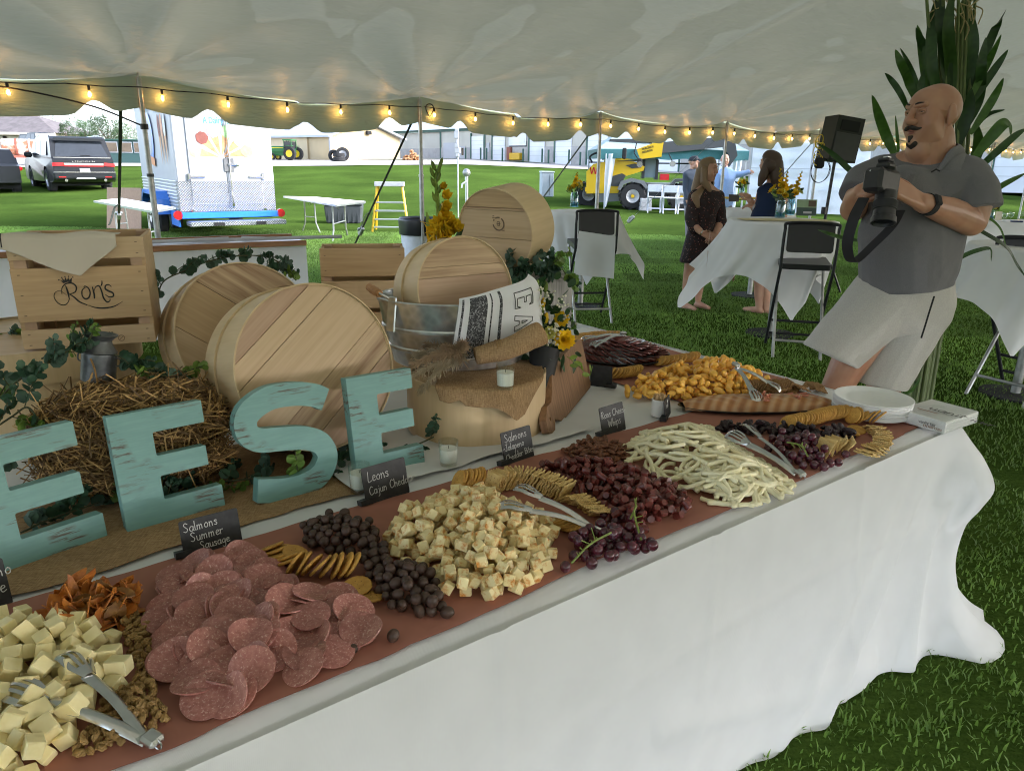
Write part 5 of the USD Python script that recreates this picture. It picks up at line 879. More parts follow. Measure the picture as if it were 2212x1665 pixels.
crackers('round_cracker', lean_row(O((1840, 915), (1868, 912), (1898, 918)), 7, 60, .026, jit=8) + [TR(ont(1850, 928, .010)) @ RX(10), TR(ont(1838, 932, .015)) @ RY(14)], 'golden round cracker leaning by the stack of white plates', 'round crackers by the plates')
sq2 = lean_row(O((1882, 930), (1905, 950), (1900, 970), (1868, 990)), 17, 26, .023, yawoff=0, hgt=1, jit=4)
crackers('square_cracker', sq2 + lean_row(O((1775, 985), (1800, 975), (1830, 978)), 6, 60, .023, hgt=1), 'pale square cracker fanned at the corner by the second grapes', 'square crackers fanned by the far grapes', True)
# curds
curd = foodmat('orange_curd', (.86, .47, .085), (.78, .38, .055), 25, .3, .7, .36, bump=.12, bs=60, sss=.15, coat=.1, rnd=.1)
def blob(seed): r = np.random.default_rng(seed); return inhull_noise(sph(r.uniform(.013, .020), r.uniform(.009, .012), r.uniform(.008, .011), 2), .0045, 75, seed)
pcd = region([(1335, 850), (1365, 832), (1440, 800), (1520, 785), (1590, 792), (1645, 815), (1672, 835), (1620, 845), (1570, 856), (1500, 862), (1420, 860)], .020)
pieces('cheese_curd', [blob(60 + i) for i in range(7)], [curd], place(heap(pcd, 298, .0122, .070, seed=18, edge=.11), (.8, 1.15)), 'glossy orange cheese curd in the big far heap', 'cheese curd', 'orange cheese curds heaped at the far end')
wheat = foodmat('wheat_cracker', (.33, .19, .075), (.22, .11, .035), 160, .35, .65, .75, bump=.5, bs=350)
sqm = sqc(.042, .004)
crackers('woven_cracker', lean_row(O((1610, 850), (1660, 850), (1700, 848)), 18, 66, .021, z0=.004, hgt=1) + [TR(ont(1690 + Rr.uniform(-55, 85), 838 + Rr.uniform(-10, 6), .008 + .006 * (k % 4))) @ rq(16) for k in range(22)], 'brown woven wheat cracker between the curds and the salmon', 'woven wheat crackers by the salmon', True, wheat)
# sausage platter
pt = ont(1338, 770, .004); q = T('platter', 'round black platter under the fanned sausage slices', 'platter', TR(pt)); P(q, 'dish', tf(lathe([(0, 0), (.17, 0), (.20, .014), (.205, .016), (.20, .018), (.168, .005), (0, .004)], 56), SC(1, .92, 1)), blk)
sls = foodmat('summer_sausage', (.195, .058, .048), (.125, .03, .026), 150, .36, .62, .25, c3=(.34, .17, .14), s3=300, l3=.6, h3=.68, bump=.2, bs=400, coat=.5, rnd=.15); ring = []
for k, (rr, n, z, tl) in enumerate(((.172, 58, .016, 38), (.135, 44, .034, 34), (.098, 32, .048, 30), (.060, 20, .058, 26), (.022, 8, .064, 16))):
    for j in range(n): a = 2 * math.pi * (j + .5 * (k % 2)) / n; ring.append(TR(pt + [rr * math.cos(a), .92 * rr * math.sin(a), z]) @ RZ(math.degrees(a) + 90) @ RY(tl * .7) @ RX(-14) @ RZ(Rr.uniform(0, 360)))
pieces('sausage_slice', [slice_(.027, .0024, 0, 1), slice_(.026, .0024, 3, 2)], [sls], ring, 'thin dark red sausage slice fanned on the far platter', 'sausage slice', 'sausage slices fanned on the platter')
sqm = sqc(.042, .004); crackers('round_cracker', lean_row(O((1285, 812), (1325, 818), (1378, 812)), 18, 45, .026) + lean_row(O((1425, 790), (1470, 785), (1500, 780)), 10, 40, .026), 'golden brown cracker in the row before the sausage platter', 'crackers at the foot of the platter')
crackers('round_cracker', lean_row(O((1250, 738), (1290, 733), (1330, 732)), 14, 40, .026), 'golden brown cracker in the row behind the sausage platter', 'crackers behind the platter')
# tongs
steel = mat('brushed_steel', (.60, .60, .60), .22, .97, var=.12, scale=30)
def arm(H, Tp, up, Wt=.019):
    L = np.linalg.norm(Tp - H); X = unit(Tp - H); Z = unit(np.asarray(up) - X * (np.asarray(up) @ X)); Y = np.cross(Z, X)
    def fn(u, v):
        x = L * .70 * u; w = .0105 - .002 * np.sin(np.pi * u); t = 2 * v - 1; return [x, t * w, -.006 * (t ** 2) + .008 * np.sin(np.pi * np.clip(u * 1.0, 0, 1)) * 1]
    A = thick(grid(fn, 20, 6), .0012); ms = [tf(A, FR(H, X, Y, Z))]
    return ms, FR(H, X, Y, Z), L
def head(M, L, W=.021):
    def pr(t0, t1):
        def fn(u, v):
            x = L * (.68 + .32 * u); w = W * (.42 + .58 * np.clip(u * 2.2, 0, 1)) * (1 - .28 * np.clip((u - .75) / .25, 0, 1) ** 2); t = t0 + (t1 - t0) * v; return [x, t * w, -.006 * t * t + .004 - .012 * np.clip((u - .6) / .4, 0, 1) ** 2]
        return thick(grid(fn, 14, 3), .0011)
    def web(u, v): x = L * (.68 + .09 * u); t = 2 * v - 1; w = W * (.42 + .58 * np.clip(u * .28 * 2.2, 0, 1)); return [x, t * w, -.006 * t * t + .0042]
    def lip(u, v): x = L * (.965 + .035 * u); t = 2 * v - 1; k = .885 + .115 * u; w = W * (1 - .28 * np.clip((k - .75) / .25, 0, 1) ** 2); return [x, t * w, -.006 * t * t + .0042 - .012 * np.clip((k - .6) / .4, 0, 1) ** 2]
    return tf(cat([pr(-1, -.62), pr(-.36, -.12), pr(.12, .36), pr(.62, 1), thick(grid(web, 4, 8), .0011), thick(grid(lip, 3, 8), .0011)]), M)
def tongs(H, A, B, label, ups=((0, 0, 1), (0, 0, 1))):
    H, A, B = (ont(*x) for x in (H, A, B)); q = T('tongs', label, 'tongs', TR(H)); 
    for Tp, up in ((A, ups[0]), (B, ups[1])):
        ms, M, L = arm(np.zeros(3), Tp - H, up); p = P(q, 'arm', cat(ms), steel, smooth=40); P(p, 'head', head(M, L), steel, smooth=40)
    d = unit((A + B) / 2 - H); P(q, 'hinge', tf(box(.026, .024, .012, b=.004), FR(-d * .008 + [0, 0, -.002], d, unit(np.cross([0, 0, 1], d)), np.cross(d, unit(np.cross([0, 0, 1], d))))), steel)
    P(q, 'locking_ring', tube([-d * .018 + .008 * np.array([math.cos(t) * d[0], math.cos(t) * d[1], math.sin(t)]) for t in np.linspace(0, 6.28, 14)], .0012, 5, False), steel)
tongs((318, 1592, .016), (143, 1398, .062), (8, 1475, .060), 'steel tongs lying across the pale cheese cubes at the lower left', ((.2, .2, 1), (-.2, -.2, 1)))
tongs((1287, 1140, .022), (1082, 1080, .088), (1118, 1042, .092), 'steel tongs lying on the spiced cheese cubes')
tongs((1722, 1020, .014), (1572, 930, .066), (1612, 912, .070), 'steel tongs lying across the white cheese strings', ((-.4, -.3, 1), (.3, .4, 1)))
tongs((1592, 792, .098), (1690, 838, .050), (1640, 862, .046), 'steel tongs propped on the orange cheese curds')
tongs((1343, 722, .085), (1258, 728, .088), (1280, 742, .080), 'steel tongs lying on top of the fanned sausage slices')
# plates, napkins
plw = mat('paper_plate', (.78, .78, .77), .6, var=.03, scale=60); pp = ont(1880, 893, .004); plm = lathe([(0, .0), (.075, 0), (.088, .006), (.114, .010), (.1165, .0085), (.1165, .0105), (.113, .0118), (.088, .0078), (.0745, .0018), (0, .0018)], 48)
for k in range(15): S('paper_plate', plm, plw, 'white round plate on top of the stack by the napkins' if k == 14 else 'white round plate within the stack by the napkins', 'plate', 'white plates in the stack', M=TR(pp + [Rr.normal(0, .0012), Rr.normal(0, .0012), .0034 * k]) @ RZ(Rr.uniform(0, 360)), smooth=True)
n0, n1, n2 = ont(1932, 908, .004), ont(2040, 940, .004), ont(2090, 908, .004); nX = unit(n1 - n0); nY = np.array([-nX[1], nX[0], 0]); nw, nd = np.linalg.norm(n1 - n0), float((n2 - n1) @ nY)
q = T('napkin_pack', 'clear wrapped pack of white napkins at the table corner', 'napkins', FR(n0, nX, nY, [0, 0, 1])); nh = .040
for k in range(8): P(q, 'napkin', box(nw - .006 - .002 * (k % 2), nd - .006, nh / 8 - .0006, nw / 2, nd / 2, .002 + k * (nh - .004) / 8, .001), plw, smooth=False)
v, f = box(nw, nd, nh, nw / 2, nd / 2, 0, .006); e = trimesh.Trimesh(v, f, process=True).subdivide().subdivide().subdivide(); film = glassy('plastic_film', (.96, .96, .96), .12); P(q, 'wrapper', inhull_noise((np.array(e.vertices), np.array(e.faces)), .0022, 60, 4), film, smooth=True)
nap = mat('napkin_print', (.06, .05, .05), .6); nap2 = mat('napkin_print_brown', (.28, .10, .04), .6)
def nlet(t, h, x, z, m, sx=1): lettering(q, t, h, x, z, m, y=-.0026, sx=sx)
nlet('40', .011, .012, .012, nap); nlet('vanity fair', .008, nw * .48, .018, nap); nlet('ENTERTAIN', .007, nw * .58, .009, nap2)
g = None
for l in chalkline('uanit uar'.replace('uar','iair').replace('i','i'), .03, .0, .036): b = l.buffer(.0013, 2); g = b if g is None else g.union(b)
P(q, 'script_print', tf(prism(g, .0004), TR(nw * .10, nd * .40, nh + .0026) @ RZ(-4) @ SC(1.35, 1, 1)), nap, smooth=False)
P(q, 'small_print', box(nw * .4, .004, .0004, nw * .45, nd * .25, nh + .0026), nap2)
# ================================================================ the field, buildings and vehicles outside
def gz(p): return float(ground_z(p[0], p[1]))
def G0(x, Y, dz=0.0): p = dep(x, 350, Y); return np.array([p[0], p[1], gz(p) + dz])
def zat(x, y, Y): return dep(x, y, Y)[2]
def plane_basis(a, b): X = unit([b[0] - a[0], b[1] - a[1], 0]); return X, np.array([X[1], -X[0], 0])        # along the wall, outward (towards the camera)
def onwall(px, py, o, X, N): d = ray(px, py); t = ((o - [0, 0, EYE]) @ N) / (d @ N); p = np.array([0, 0, EYE]) + d * t - o; return float(p @ X), float(p[2])
paintw = mat('white_paint', (.40, .41, .435), .45, var=.06, scale=2); dk = mat('dark_void', (.012, .012, .013), .9); rub = mat('tyre_rubber', (.018, .018, .019), .85, var=.4, scale=20, bump=.3); glassd = mat('dark_glass', (.015, .018, .022), .06, spec=.8, var=.3, scale=1.5)
greent = mat('green_trim', (.035, .10, .075), .5); chrome = mat('chrome', (.7, .7, .7), .12, 1.0)
def rib(name, c, sc): return custom(name, {'tc': ('texture_coordinate', {}), 'w': ('wave_texture', {'scale': sc, 'bands_direction': 'x'}), 'n': ('noise_texture', {'scale': .8, 'detail': 4.0}), 'r': ('rgb_ramp', {'ramp': [(.3, tuple(np.array(c) * .85)), (.7, c)]}), 'b': ('bump', {'strength': .6, 'distance': .03}), 'p': ('principled_bsdf', {'roughness': .5})},
    [('tc.object', 'w.vector'), ('tc.object', 'n.vector'), ('n.fac', 'r.fac'), ('r.color', 'p.base_color'), ('w.fac', 'b.height'), ('b.normal', 'p.normal')])
# ---- long pale workshop with garage doors
A, B = G0(953, 70), G0(1220, 58); X, N = plane_basis(A, B); Mw = FR(A, X, -N, [0, 0, 1]); WL = 62.0
q = T('workshop', 'long pale metal workshop with white garage doors and green trim', 'building', Mw); cream = rib('cream_siding', (.56, .54, .47), 6.0); base_ = mat('grey_block', (.40, .385, .37), .8, var=.2, scale=3)
eh = onwall(985, 279, A, X, N)[1]
P(q, 'wall', box(WL, 9, eh + 1.2, WL / 2, 4.5, -1.2), cream); P(q, 'wall', tf(box(7.5, 8, eh + .8, -3.75, 4.2, -1.0), np.eye(4)), cream); P(q, 'plinth', box(WL + .04, .06, .95 + 1.2, WL / 2, -.03, -1.2), base_); P(q, 'plinth', box(7.54, .06, .9 + 1.2, -3.75, .18, -1.2), base_)
P(q, 'roof', tf(prism([(-.5, 0), (9.5, 0), (4.5, 1.6)], WL + 8.4, 0), FR(np.array([-7.9, 0, eh]), [0, 1, 0], [0, 0, 1], [1, 0, 0])), mat('pale_metal_roof', (.42, .52, .58), .4, var=.06)); P(q, 'gutter', box(WL + 8, .14, .22, WL / 2 - 3.8, -.09, eh - .2), greent)
for x in (.0, 6.35, -7.45): P(q, 'corner_trim', box(.16, .07, eh, x, -.05, 0), greent)
def door(name, x0, x1, y0, y1, m, lab=None, d=.05): u0, z1 = onwall(x0, y0, A, X, N); u1, z0 = onwall(x1, y1, A, X, N); return P(q, name, box(u1 - u0, d, z1 - z0 + .3, (u0 + u1) / 2, -d / 2 - .03, z0 - .3), m, lab), u0, u1, z0, z1
gd = rib('garage_door', (.72, .74, .78), .01)
for x0, x1, y0, y1 in ((1020, 1045, 295, 343.5), (1066, 1091.6, 296, 345), (1146, 1177, 297, 348), (1202, 1234.5, 296, 351), (1272, 1312, 292, 357), (1420, 1470, 290, 372), (1530, 1590, 292, 376), (2160, 2260, 300, 404)):
    dp, u0, u1, z0, z1 = door('garage_door', x0, x1, y0, y1, gd); h = z1 - z0
    for k in range(1, 5): P(dp, 'panel_joint', box(u1 - u0 - .04, .012, .02, (u0 + u1) / 2, -.085, z0 + h * k / 5), mat('joint_grey', (.45, .46, .48), .6))
    P(q, 'door_trim', box(.14, .1, h + .25, u0 - .08, -.07, z0), greent); P(q, 'bollard', tf(cyl(.07, 1.0, 10, z=z0 - .1), TR(u0 - .3, -.5, 0)), greent); P(q, 'bollard', tf(cyl(.07, 1.0, 10, z=z0 - .1), TR(u1 + .2, -.5, 0)), greent)
door('open_bay', 1101, 1137.5, 306, 347.5, dk, 'dark panel painted as the shade of an open bay behind a yellow machine', .02); door('rolled_door', 1100.5, 1138, 289, 306, gd)  # flat dark panel on the wall stands in for the bay's inner shade
u0, z0 = onwall(1119, 346, A, X, N); P(q, 'stored_machine', box(1.3, .35, .55, u0, -.26, z0, .05), mat('machine_yellow', (.62, .36, .01), .5)); P(q, 'shelf_clutter', box(.5, .2, 1.0, u0 - .9, -.18, z0, .03), mat('red_clutter', (.25, .08, .05), .6)); P(q, 'inner_beam', box(1.6, .05, .12, u0, -.08, z0 + 1.35), gd)
door('walk_door', 995, 1006, 316, 343, paintw); door('walk_door_window', 998.5, 1003, 320, 328, glassd, d=.075); door('sliding_door', 959, 986, 309, 342, paintw); door('wall_sign', 1052, 1058, 309, 321, paintw)
# ---- tan shed
A, B = G0(715.6, 60), G0(864.8, 66); X, N = plane_basis(A, B); gw = np.linalg.norm((B - A)[:2]); ze = onwall(715.6, 293, A, X, N)[1]; zp = onwall(784, 266, A, X, N)[1]; LLn = 26.0
q = T('tan_shed', 'tan metal farm shed with a pale blue grey roof and sliding doors', 'building', FR(A, X, -N, [0, 0, 1])); tan = rib('tan_siding', (.52, .40, .23), 5.0)
P(q, 'wall', tf(prism([(0, -1.5), (gw, -1.5), (gw, ze), (gw / 2, zp), (0, ze)], LLn, 0), FR(np.array([0, LLn, 0.]), [1, 0, 0], [0, 0, 1], [0, -1, 0])), tan, smooth=False)
for s in (0, 1): P(q, 'roof', tf(prism([(-.45, ze - .25 + .12), (gw / 2 + .02, zp + .12), (gw / 2 + .02, zp + .27), (-.45, ze - .25 + .27)] if s == 0 else [(gw / 2 - .02, zp + .12), (gw + .45, ze - .13), (gw + .45, ze + .02), (gw / 2 - .02, zp + .27)], LLn + .8, 0), FR(np.array([0, LLn + .4, 0.]), [1, 0, 0], [0, 0, 1], [0, -1, 0])), rib('shed_roof', (.44, .48, .56), 4.0), smooth=False)
P(q, 'sliding_door', box(.08, 7.0, ze * .95, -.08, 6.2, 0), rib('tan_door', (.60, .48, .29), 5.0)); P(q, 'door_rail', box(.14, 12, .12, -.10, 7, ze * .95), paintw); P(q, 'open_bay', box(.03, 5.5, ze * .85, -.03, 17.5, -.2), dk); P(q, 'corner_trim', box(.16, .16, ze + .2, 0, 0, -.2), paintw); P(q, 'wall_lamp', box(.5, .25, .3, gw * .52, -.15, zp * .70, .05), dk)  # the bay is a dark panel painting the shade of an opening
# ---- grey roofed shed at the left edge
A, B = G0(-90, 92), G0(126, 92); X, N = plane_basis(A, B); L_ = np.linalg.norm((B - A)[:2]); ze = onwall(60, 287, A, X, N)[1]; zr = onwall(60, 256, A, X, N)[1]
q = T('garage_block', 'low beige garage block with a dark grey shingle roof at the far left', 'building', FR(A, X, -N, [0, 0, 1])); P(q, 'wall', box(L_, 9, ze + 1.5, L_ / 2, 4.5, -1.5), mat('beige_wall', (.50, .42, .34), .8, var=.1)); 
rf = [(-.6, -.8, ze), (L_ + .8, -.8, ze), (L_ + .8, 9.8, ze), (-.6, 9.8, ze), (-.6, 4.5, zr + .6), (L_ - 4.5, 4.5, zr + .6)]; P(q, 'roof', (np.array(rf), np.array([[0, 1, 5], [0, 5, 4], [1, 2, 5], [2, 3, 4], [2, 4, 5], [0, 4, 3], [0, 3, 2], [0, 2, 1]])), mat('dark_shingle', (.15, .13, .135), .9, var=.35, scale=1.5, bump=.4, bscale=8), smooth=False)
for k in range(4): P(q, 'garage_door', box(3.3, .06, ze * .85, L_ * (.16 + .235 * k), -.035, -.1), mat('beige_door', (.58, .50, .42), .7, var=.05))
P(q, 'fascia', box(L_ + 1.3, .1, .3, L_ / 2, -.85, ze - .28), _M['beige_door'])
# ---- trees
def tree(label, c, h, r, n, seed, m, trunk_h=.35, name='tree'):
    R = np.random.default_rng(seed); q = T(name, label, 'tree', TR(c)); P(q, 'trunk', tube(bez([(0, 0, -.3), (R.normal(0, .05), 0, h * .25), (R.normal(0, .1), R.normal(0, .1), h * .65)], 10), np.linspace(h * .035, h * .012, len(bez([(0, 0, 0), (1, 0, 0), (2, 0, 0)], 10))), 8), barkm)
    for k in range(5): a = k * 1.3 + R.uniform(0, .5); P(q, 'limb', tube(bez([(0, 0, h * (.2 + .05 * k)), (r * .3 * math.cos(a), r * .3 * math.sin(a), h * (.42 + .04 * k)), (r * .7 * math.cos(a), r * .7 * math.sin(a), h * (.6 + .05 * k))], 8), np.linspace(h * .014, h * .004, 9)[:len(bez([(0, 0, 0), (1, 0, 0), (2, 0, 0)], 8))], 5), barkm)
    cl = R.normal(size=(34, 3)); cl /= np.linalg.norm(cl, axis=1, keepdims=True); cl = cl * (R.uniform(.35, 1, (34, 1)) ** .5) * [r, r, h * (1 - trunk_h) / 2 * 1.02] + [0, 0, h * (trunk_h + 1) / 2]; rad = R.uniform(.22, .40, 34) * r
    ci = R.integers(0, 34, n); d = R.normal(size=(n, 3)); d /= np.linalg.norm(d, axis=1, keepdims=True); p = cl[ci] + d * (rad[ci] * R.uniform(.5, 1.08, n) ** .6)[:, None]; s = R.uniform(.5, 1.2, n) * .030 * h
    a = R.normal(size=(n, 3)); a = np.cross(d + .5 * R.normal(size=(n, 3)), a); a /= np.linalg.norm(a, axis=1, keepdims=True); b = np.cross(d, a) + .3 * R.normal(size=(n, 3)); V = np.stack([p - a * s[:, None] * .6, p + b * s[:, None] * .45, p + a * s[:, None] * .6, p - b * s[:, None] * .45], 1).reshape(-1, 3); k = np.arange(n)[:, None] * 4
    P(q, 'crown', (V, np.vstack([k + [0, 1, 2], k + [0, 2, 3]])), m, smooth=False)
barkm = mat('bark', (.10, .075, .055), .95, var=.4, scale=8); tl = [leafmat('tree_leaf_a', (.055, .105, .035), (.03, .065, .022), .6, .25), leafmat('tree_leaf_b', (.085, .13, .055), (.05, .09, .04), .6, .25), leafmat('tree_leaf_painted_haze', (.13, .17, .12), (.10, .135, .09), .8, .2)]  # far leaves are paled so their colour carries the haze
def tr(x, ybase, ytop, rpx, Y, lab, sd, m, n=2600, th=.3): c = G0(x, Y); z1 = zat(x, ytop, Y); tree(lab, c, z1 - c[2], rpx * Y / FPX, n, sd, m, th)
tr(240, 320, 248, 36, 78, 'round green tree with a forked trunk left of the trailer', 1, tl[0]); tr(193, 318, 262, 22, 80, 'slim green tree standing behind the parked pickup', 2, tl[0]); tr(155, 318, 262, 16, 88, 'small green tree just right of the grey roofed garage', 3, tl[1], 1800)
tr(878, 330, 282, 15, 95, 'dark green tree seen between the tan shed and the workshop', 4, tl[0], 1800); tr(273, 315, 262, 20, 95, 'green tree partly behind the ice cream trailer', 5, tl[1], 1800)
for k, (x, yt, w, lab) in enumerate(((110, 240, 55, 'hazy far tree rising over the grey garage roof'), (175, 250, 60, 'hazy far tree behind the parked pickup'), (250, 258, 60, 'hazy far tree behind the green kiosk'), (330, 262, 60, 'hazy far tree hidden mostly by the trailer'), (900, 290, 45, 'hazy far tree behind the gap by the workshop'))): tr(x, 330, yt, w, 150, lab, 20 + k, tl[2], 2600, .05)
# ---- vehicles
carblk = mat('black_car_paint', (.010, .011, .013), .28, coat=.25, var=.1, spec=.3); redl = mat('tail_light_red', (.45, .012, .015), .15, coat=.6); alloy = mat('alloy_rim', (.45, .46, .48), .3, .9)
def wheel(parent, x, y, r, w, rimm=None, spoke=True, lug=0):
    t = lathe([(r * .62, -w / 2), (r * .9, -w / 2), (r, -w * .3), (r, w * .3), (r * .9, w / 2), (r * .62, w / 2)], 32); M = TR(x, y, r) @ RY(90); wp = P(parent, 'wheel', tf(t, M), rub)
    P(wp, 'rim', tf(cat(lathe([(0, -w * .2), (r * .2, -w * .25), (r * .55, -w * .30), (r * .62, -w * .48), (r * .62, w * .48), (r * .55, w * .30), (r * .2, w * .25), (0, w * .2)], 24)), M), rimm or alloy)
    if lug: P(wp, 'tread_lug', cat([tf(box(r * .16, w * .46, r * .10, 0, 0, -r * .03), M @ RZ(360 / lug * k) @ TR(r * .99, 0, (w * .25) * (-1) ** k) @ RX(90) @ RZ(0) @ RY(90)) for k in range(lug)]), rub)
    elif spoke: P(wp, 'spoke', cat([tf(box(r * .5, r * .10, .02, r * .32, 0, s * w * .33), M @ RZ(36 * k)) for k in range(10) for s in (-1, 1)]), dk)
def car(label, M, L, W_, H_, prof, glasspoly, tumble=.13, wheel_r=.4, wx=(.95, -.98), name='parked_suv', cat_='car', paint=None, belt=1.05):
    """x across, y forward (rear at y=0); prof: side outline (y, z)"""
    q = T(name, label, cat_, M); pr = sg.Polygon(prof).buffer(.03).buffer(-.02)
    for wy in wx: pr = pr.difference(sg.Point(wy, wheel_r).buffer(wheel_r * 1.18, 10))
    v, f = prism(pr, W_, -W_ / 2); v = np.stack([v[:, 2], v[:, 0], v[:, 1]], 1); k = np.clip((v[:, 2] - belt) / (H_ - belt), 0, 1); v[:, 0] *= 1 - tumble * k; e = np.clip((.5 - v[:, 1]) / .5, 0, 1); v[:, 0] *= 1 - .05 * e ** 2; P(q, 'body', (v, f), paint or carblk)
    for gp in glasspoly:
        for s in (-1, 1):
            v, f = prism(sg.Polygon(gp), .02, -.01); v = np.stack([v[:, 2], v[:, 0], v[:, 1]], 1); k = np.clip((v[:, 2] - belt) / (H_ - belt), 0, 1); v[:, 0] += s * (W_ / 2 * (1 - tumble * k) + .004); P(q, 'side_window', (v, f), glassd)
    for wy in wx:
        for s in (-1, 1): wheel(q, s * (W_ / 2 - .13), wy, wheel_r, .27)
        P(q, 'wheel_well', box(W_ - .1, wheel_r * 2.3, wheel_r * 1.5, 0, wy, wheel_r * .5), dk)
    return q
def at_car(px_left, px_right, y, Y, W_, yaw): pass
sv = [(0.06, .42), (-.03, .62), (-.02, 1.08), (.10, 1.16), (.42, 1.80), (.62, 1.88), (2.9, 1.86), (3.3, 1.76), (4.0, 1.22), (5.0, 1.12), (5.3, .92), (5.33, .45), (5.1, .34), (.3, .34)]
Ys = 27.0; c0 = G0(180, Ys); yaw = 41
q = car('black full size SUV seen from behind on the lawn', TR(c0) @ RZ(yaw), 5.33, 2.03, 1.9, sv, [[(.75, 1.24), (.82, 1.70), (1.75, 1.74), (1.75, 1.24)], [(1.83, 1.24), (1.83, 1.74), (2.75, 1.72), (2.75, 1.24)], [(2.83, 1.24), (2.83, 1.71), (3.15, 1.64), (3.72, 1.26)]], .15, .40, (1.12, 4.25))
bk = lambda z0, z1, w0, w1, d=.0: None
def rear(q, name, pts, y, m, th=.02, lab=None): v, f = prism(sg.Polygon(pts), th, -th); return P(q, name, tf((np.stack([v[:, 0], v[:, 2], v[:, 1]], 1), f[:, ::-1]), np.eye(4)) if y is None else (np.stack([v[:, 0], y(v[:, 1]) + v[:, 2], v[:, 1]], 1), f[:, ::-1]), m, lab, smooth=False)
yb = lambda z: np.interp(z, [.62, 1.08, 1.16, 1.80], [-.035, -.025, .095, .415])
rear(q, 'rear_window', [(-.84, 1.20), (.84, 1.20), (.70, 1.72), (-.70, 1.72)], yb, glassd); rear(q, 'spoiler', [(-.78, 1.74), (.78, 1.74), (.76, 1.83), (-.76, 1.83)], lambda z: 0 * z + .30, carblk, .06); rear(q, 'rear_wiper', [(-.05, 1.24), (.28, 1.235), (.28, 1.25), (-.05, 1.26)], lambda z: yb(z) - .02, dk)
for s in (-1, 1):
    rear(q, 'tail_light', [(s * .64, 1.00), (s * .985, .985), (s * .985, .87), (s * .64, .885)][::s], lambda z: 0 * z - .045, redl, .03); P(q, 'mirror', box(.26, .12, .2, s * 1.12, 3.45, 1.16, .05), carblk); rear(q, 'reflector', [(s * .62, .53), (s * .84, .535), (s * .84, .50), (s * .62, .50)][::s], lambda z: 0 * z - .055, redl); P(q, 'roof_rail', tube([(s * .80, .8, 1.90), (s * .80, 1.0, 1.94), (s * .80, 2.7, 1.93), (s * .80, 2.9, 1.89)], .018, 6), chrome)
rear(q, 'light_bar', [(-.62, .905), (.62, .905), (.62, .872), (-.62, .872)], lambda z: 0 * z - .046, redl); rear(q, 'chrome_strip', [(-.62, .912), (.62, .912), (.62, .985), (-.62, .985)], lambda z: 0 * z - .05, chrome); rear(q, 'belt_strip', [(-.9, 1.155), (.9, 1.155), (.9, 1.18), (-.9, 1.18)], lambda z: 0 * z + .07, chrome)
lettering(q, 'LINCOLN', .04, 0, 1.02, chrome, y=-.047, center=True, sx=3.0); pl = rear(q, 'licence_plate', [(-.16, .66), (.16, .66), (.16, .81), (-.16, .81)], lambda z: 0 * z - .055, paintw); lettering(q, 'F408812', .05, 0, .71, redl, y=-.078, center=True)
P(q, 'bumper', box(1.98, .16, .24, 0, .01, .44, .05), carblk); rear(q, 'bumper_strip', [(-.98, .665), (.98, .665), (.98, .69), (-.98, .69)], lambda z: 0 * z - .075, chrome); rear(q, 'skid_plate', [(-.32, .44), (.32, .44), (.28, .50), (-.28, .50)], lambda z: 0 * z - .08, alloy)
for s in (-1, 1): P(q, 'exhaust', tf(cyl(.05, .12, 10), TR(s * .62, -.05, .40) @ RX(-90)), chrome)
c1 = G0(-26, 26.0); q = car('black car cut off by the left edge of the picture', TR(c1) @ RZ(40), 4.6, 1.85, 1.6, [(0, .4), (-.02, .95), (.5, 1.02), (1.1, 1.5), (2.6, 1.55), (3.4, 1.02), (4.5, .85), (4.55, .4)], [[(1.0, 1.05), (1.25, 1.42), (2.5, 1.45), (3.1, 1.06)]], .14, .35, (.95, 3.7), name='parked_car'); P(q, 'front_light', box(.3, .3, .14, .82, .15, .8, .04), redl)
pk = [(0, .55), (-.02, 1.1), (.1, 1.15), (1.85, 1.15), (2.0, 1.8), (2.2, 1.88), (3.5, 1.85), (4.2, 1.22), (5.5, 1.12), (5.6, .5)]
q = car('black pickup truck parked by the grey roofed garage', TR(G0(132, 72)) @ RZ(58), 5.6, 2.0, 1.9, pk, [[(2.15, 1.25), (2.2, 1.72), (2.9, 1.75), (2.9, 1.25)], [(2.98, 1.25), (2.98, 1.75), (3.4, 1.72), (3.95, 1.27)]], .12, .42, (1.1, 4.6), name='pickup_truck', cat_='pickup'); P(q, 'tail_light', box(.12, .06, .3, .92, -.03, .8), redl); P(q, 'tail_light', box(.12, .06, .3, -.92, -.03, .8), redl)
q = car('dark utility vehicle parked beside the black pickup', TR(G0(102, 76)) @ RZ(60), 4.2, 1.8, 1.75, [(0, .5), (0, 1.7), (2.6, 1.75), (3.1, 1.15), (4.1, 1.05), (4.15, .5)], [[(.3, 1.2), (.3, 1.62), (1.3, 1.64), (1.3, 1.2)], [(1.4, 1.2), (1.4, 1.64), (2.4, 1.64), (2.8, 1.2)]], .1, .40, (.8, 3.3), name='parked_car')
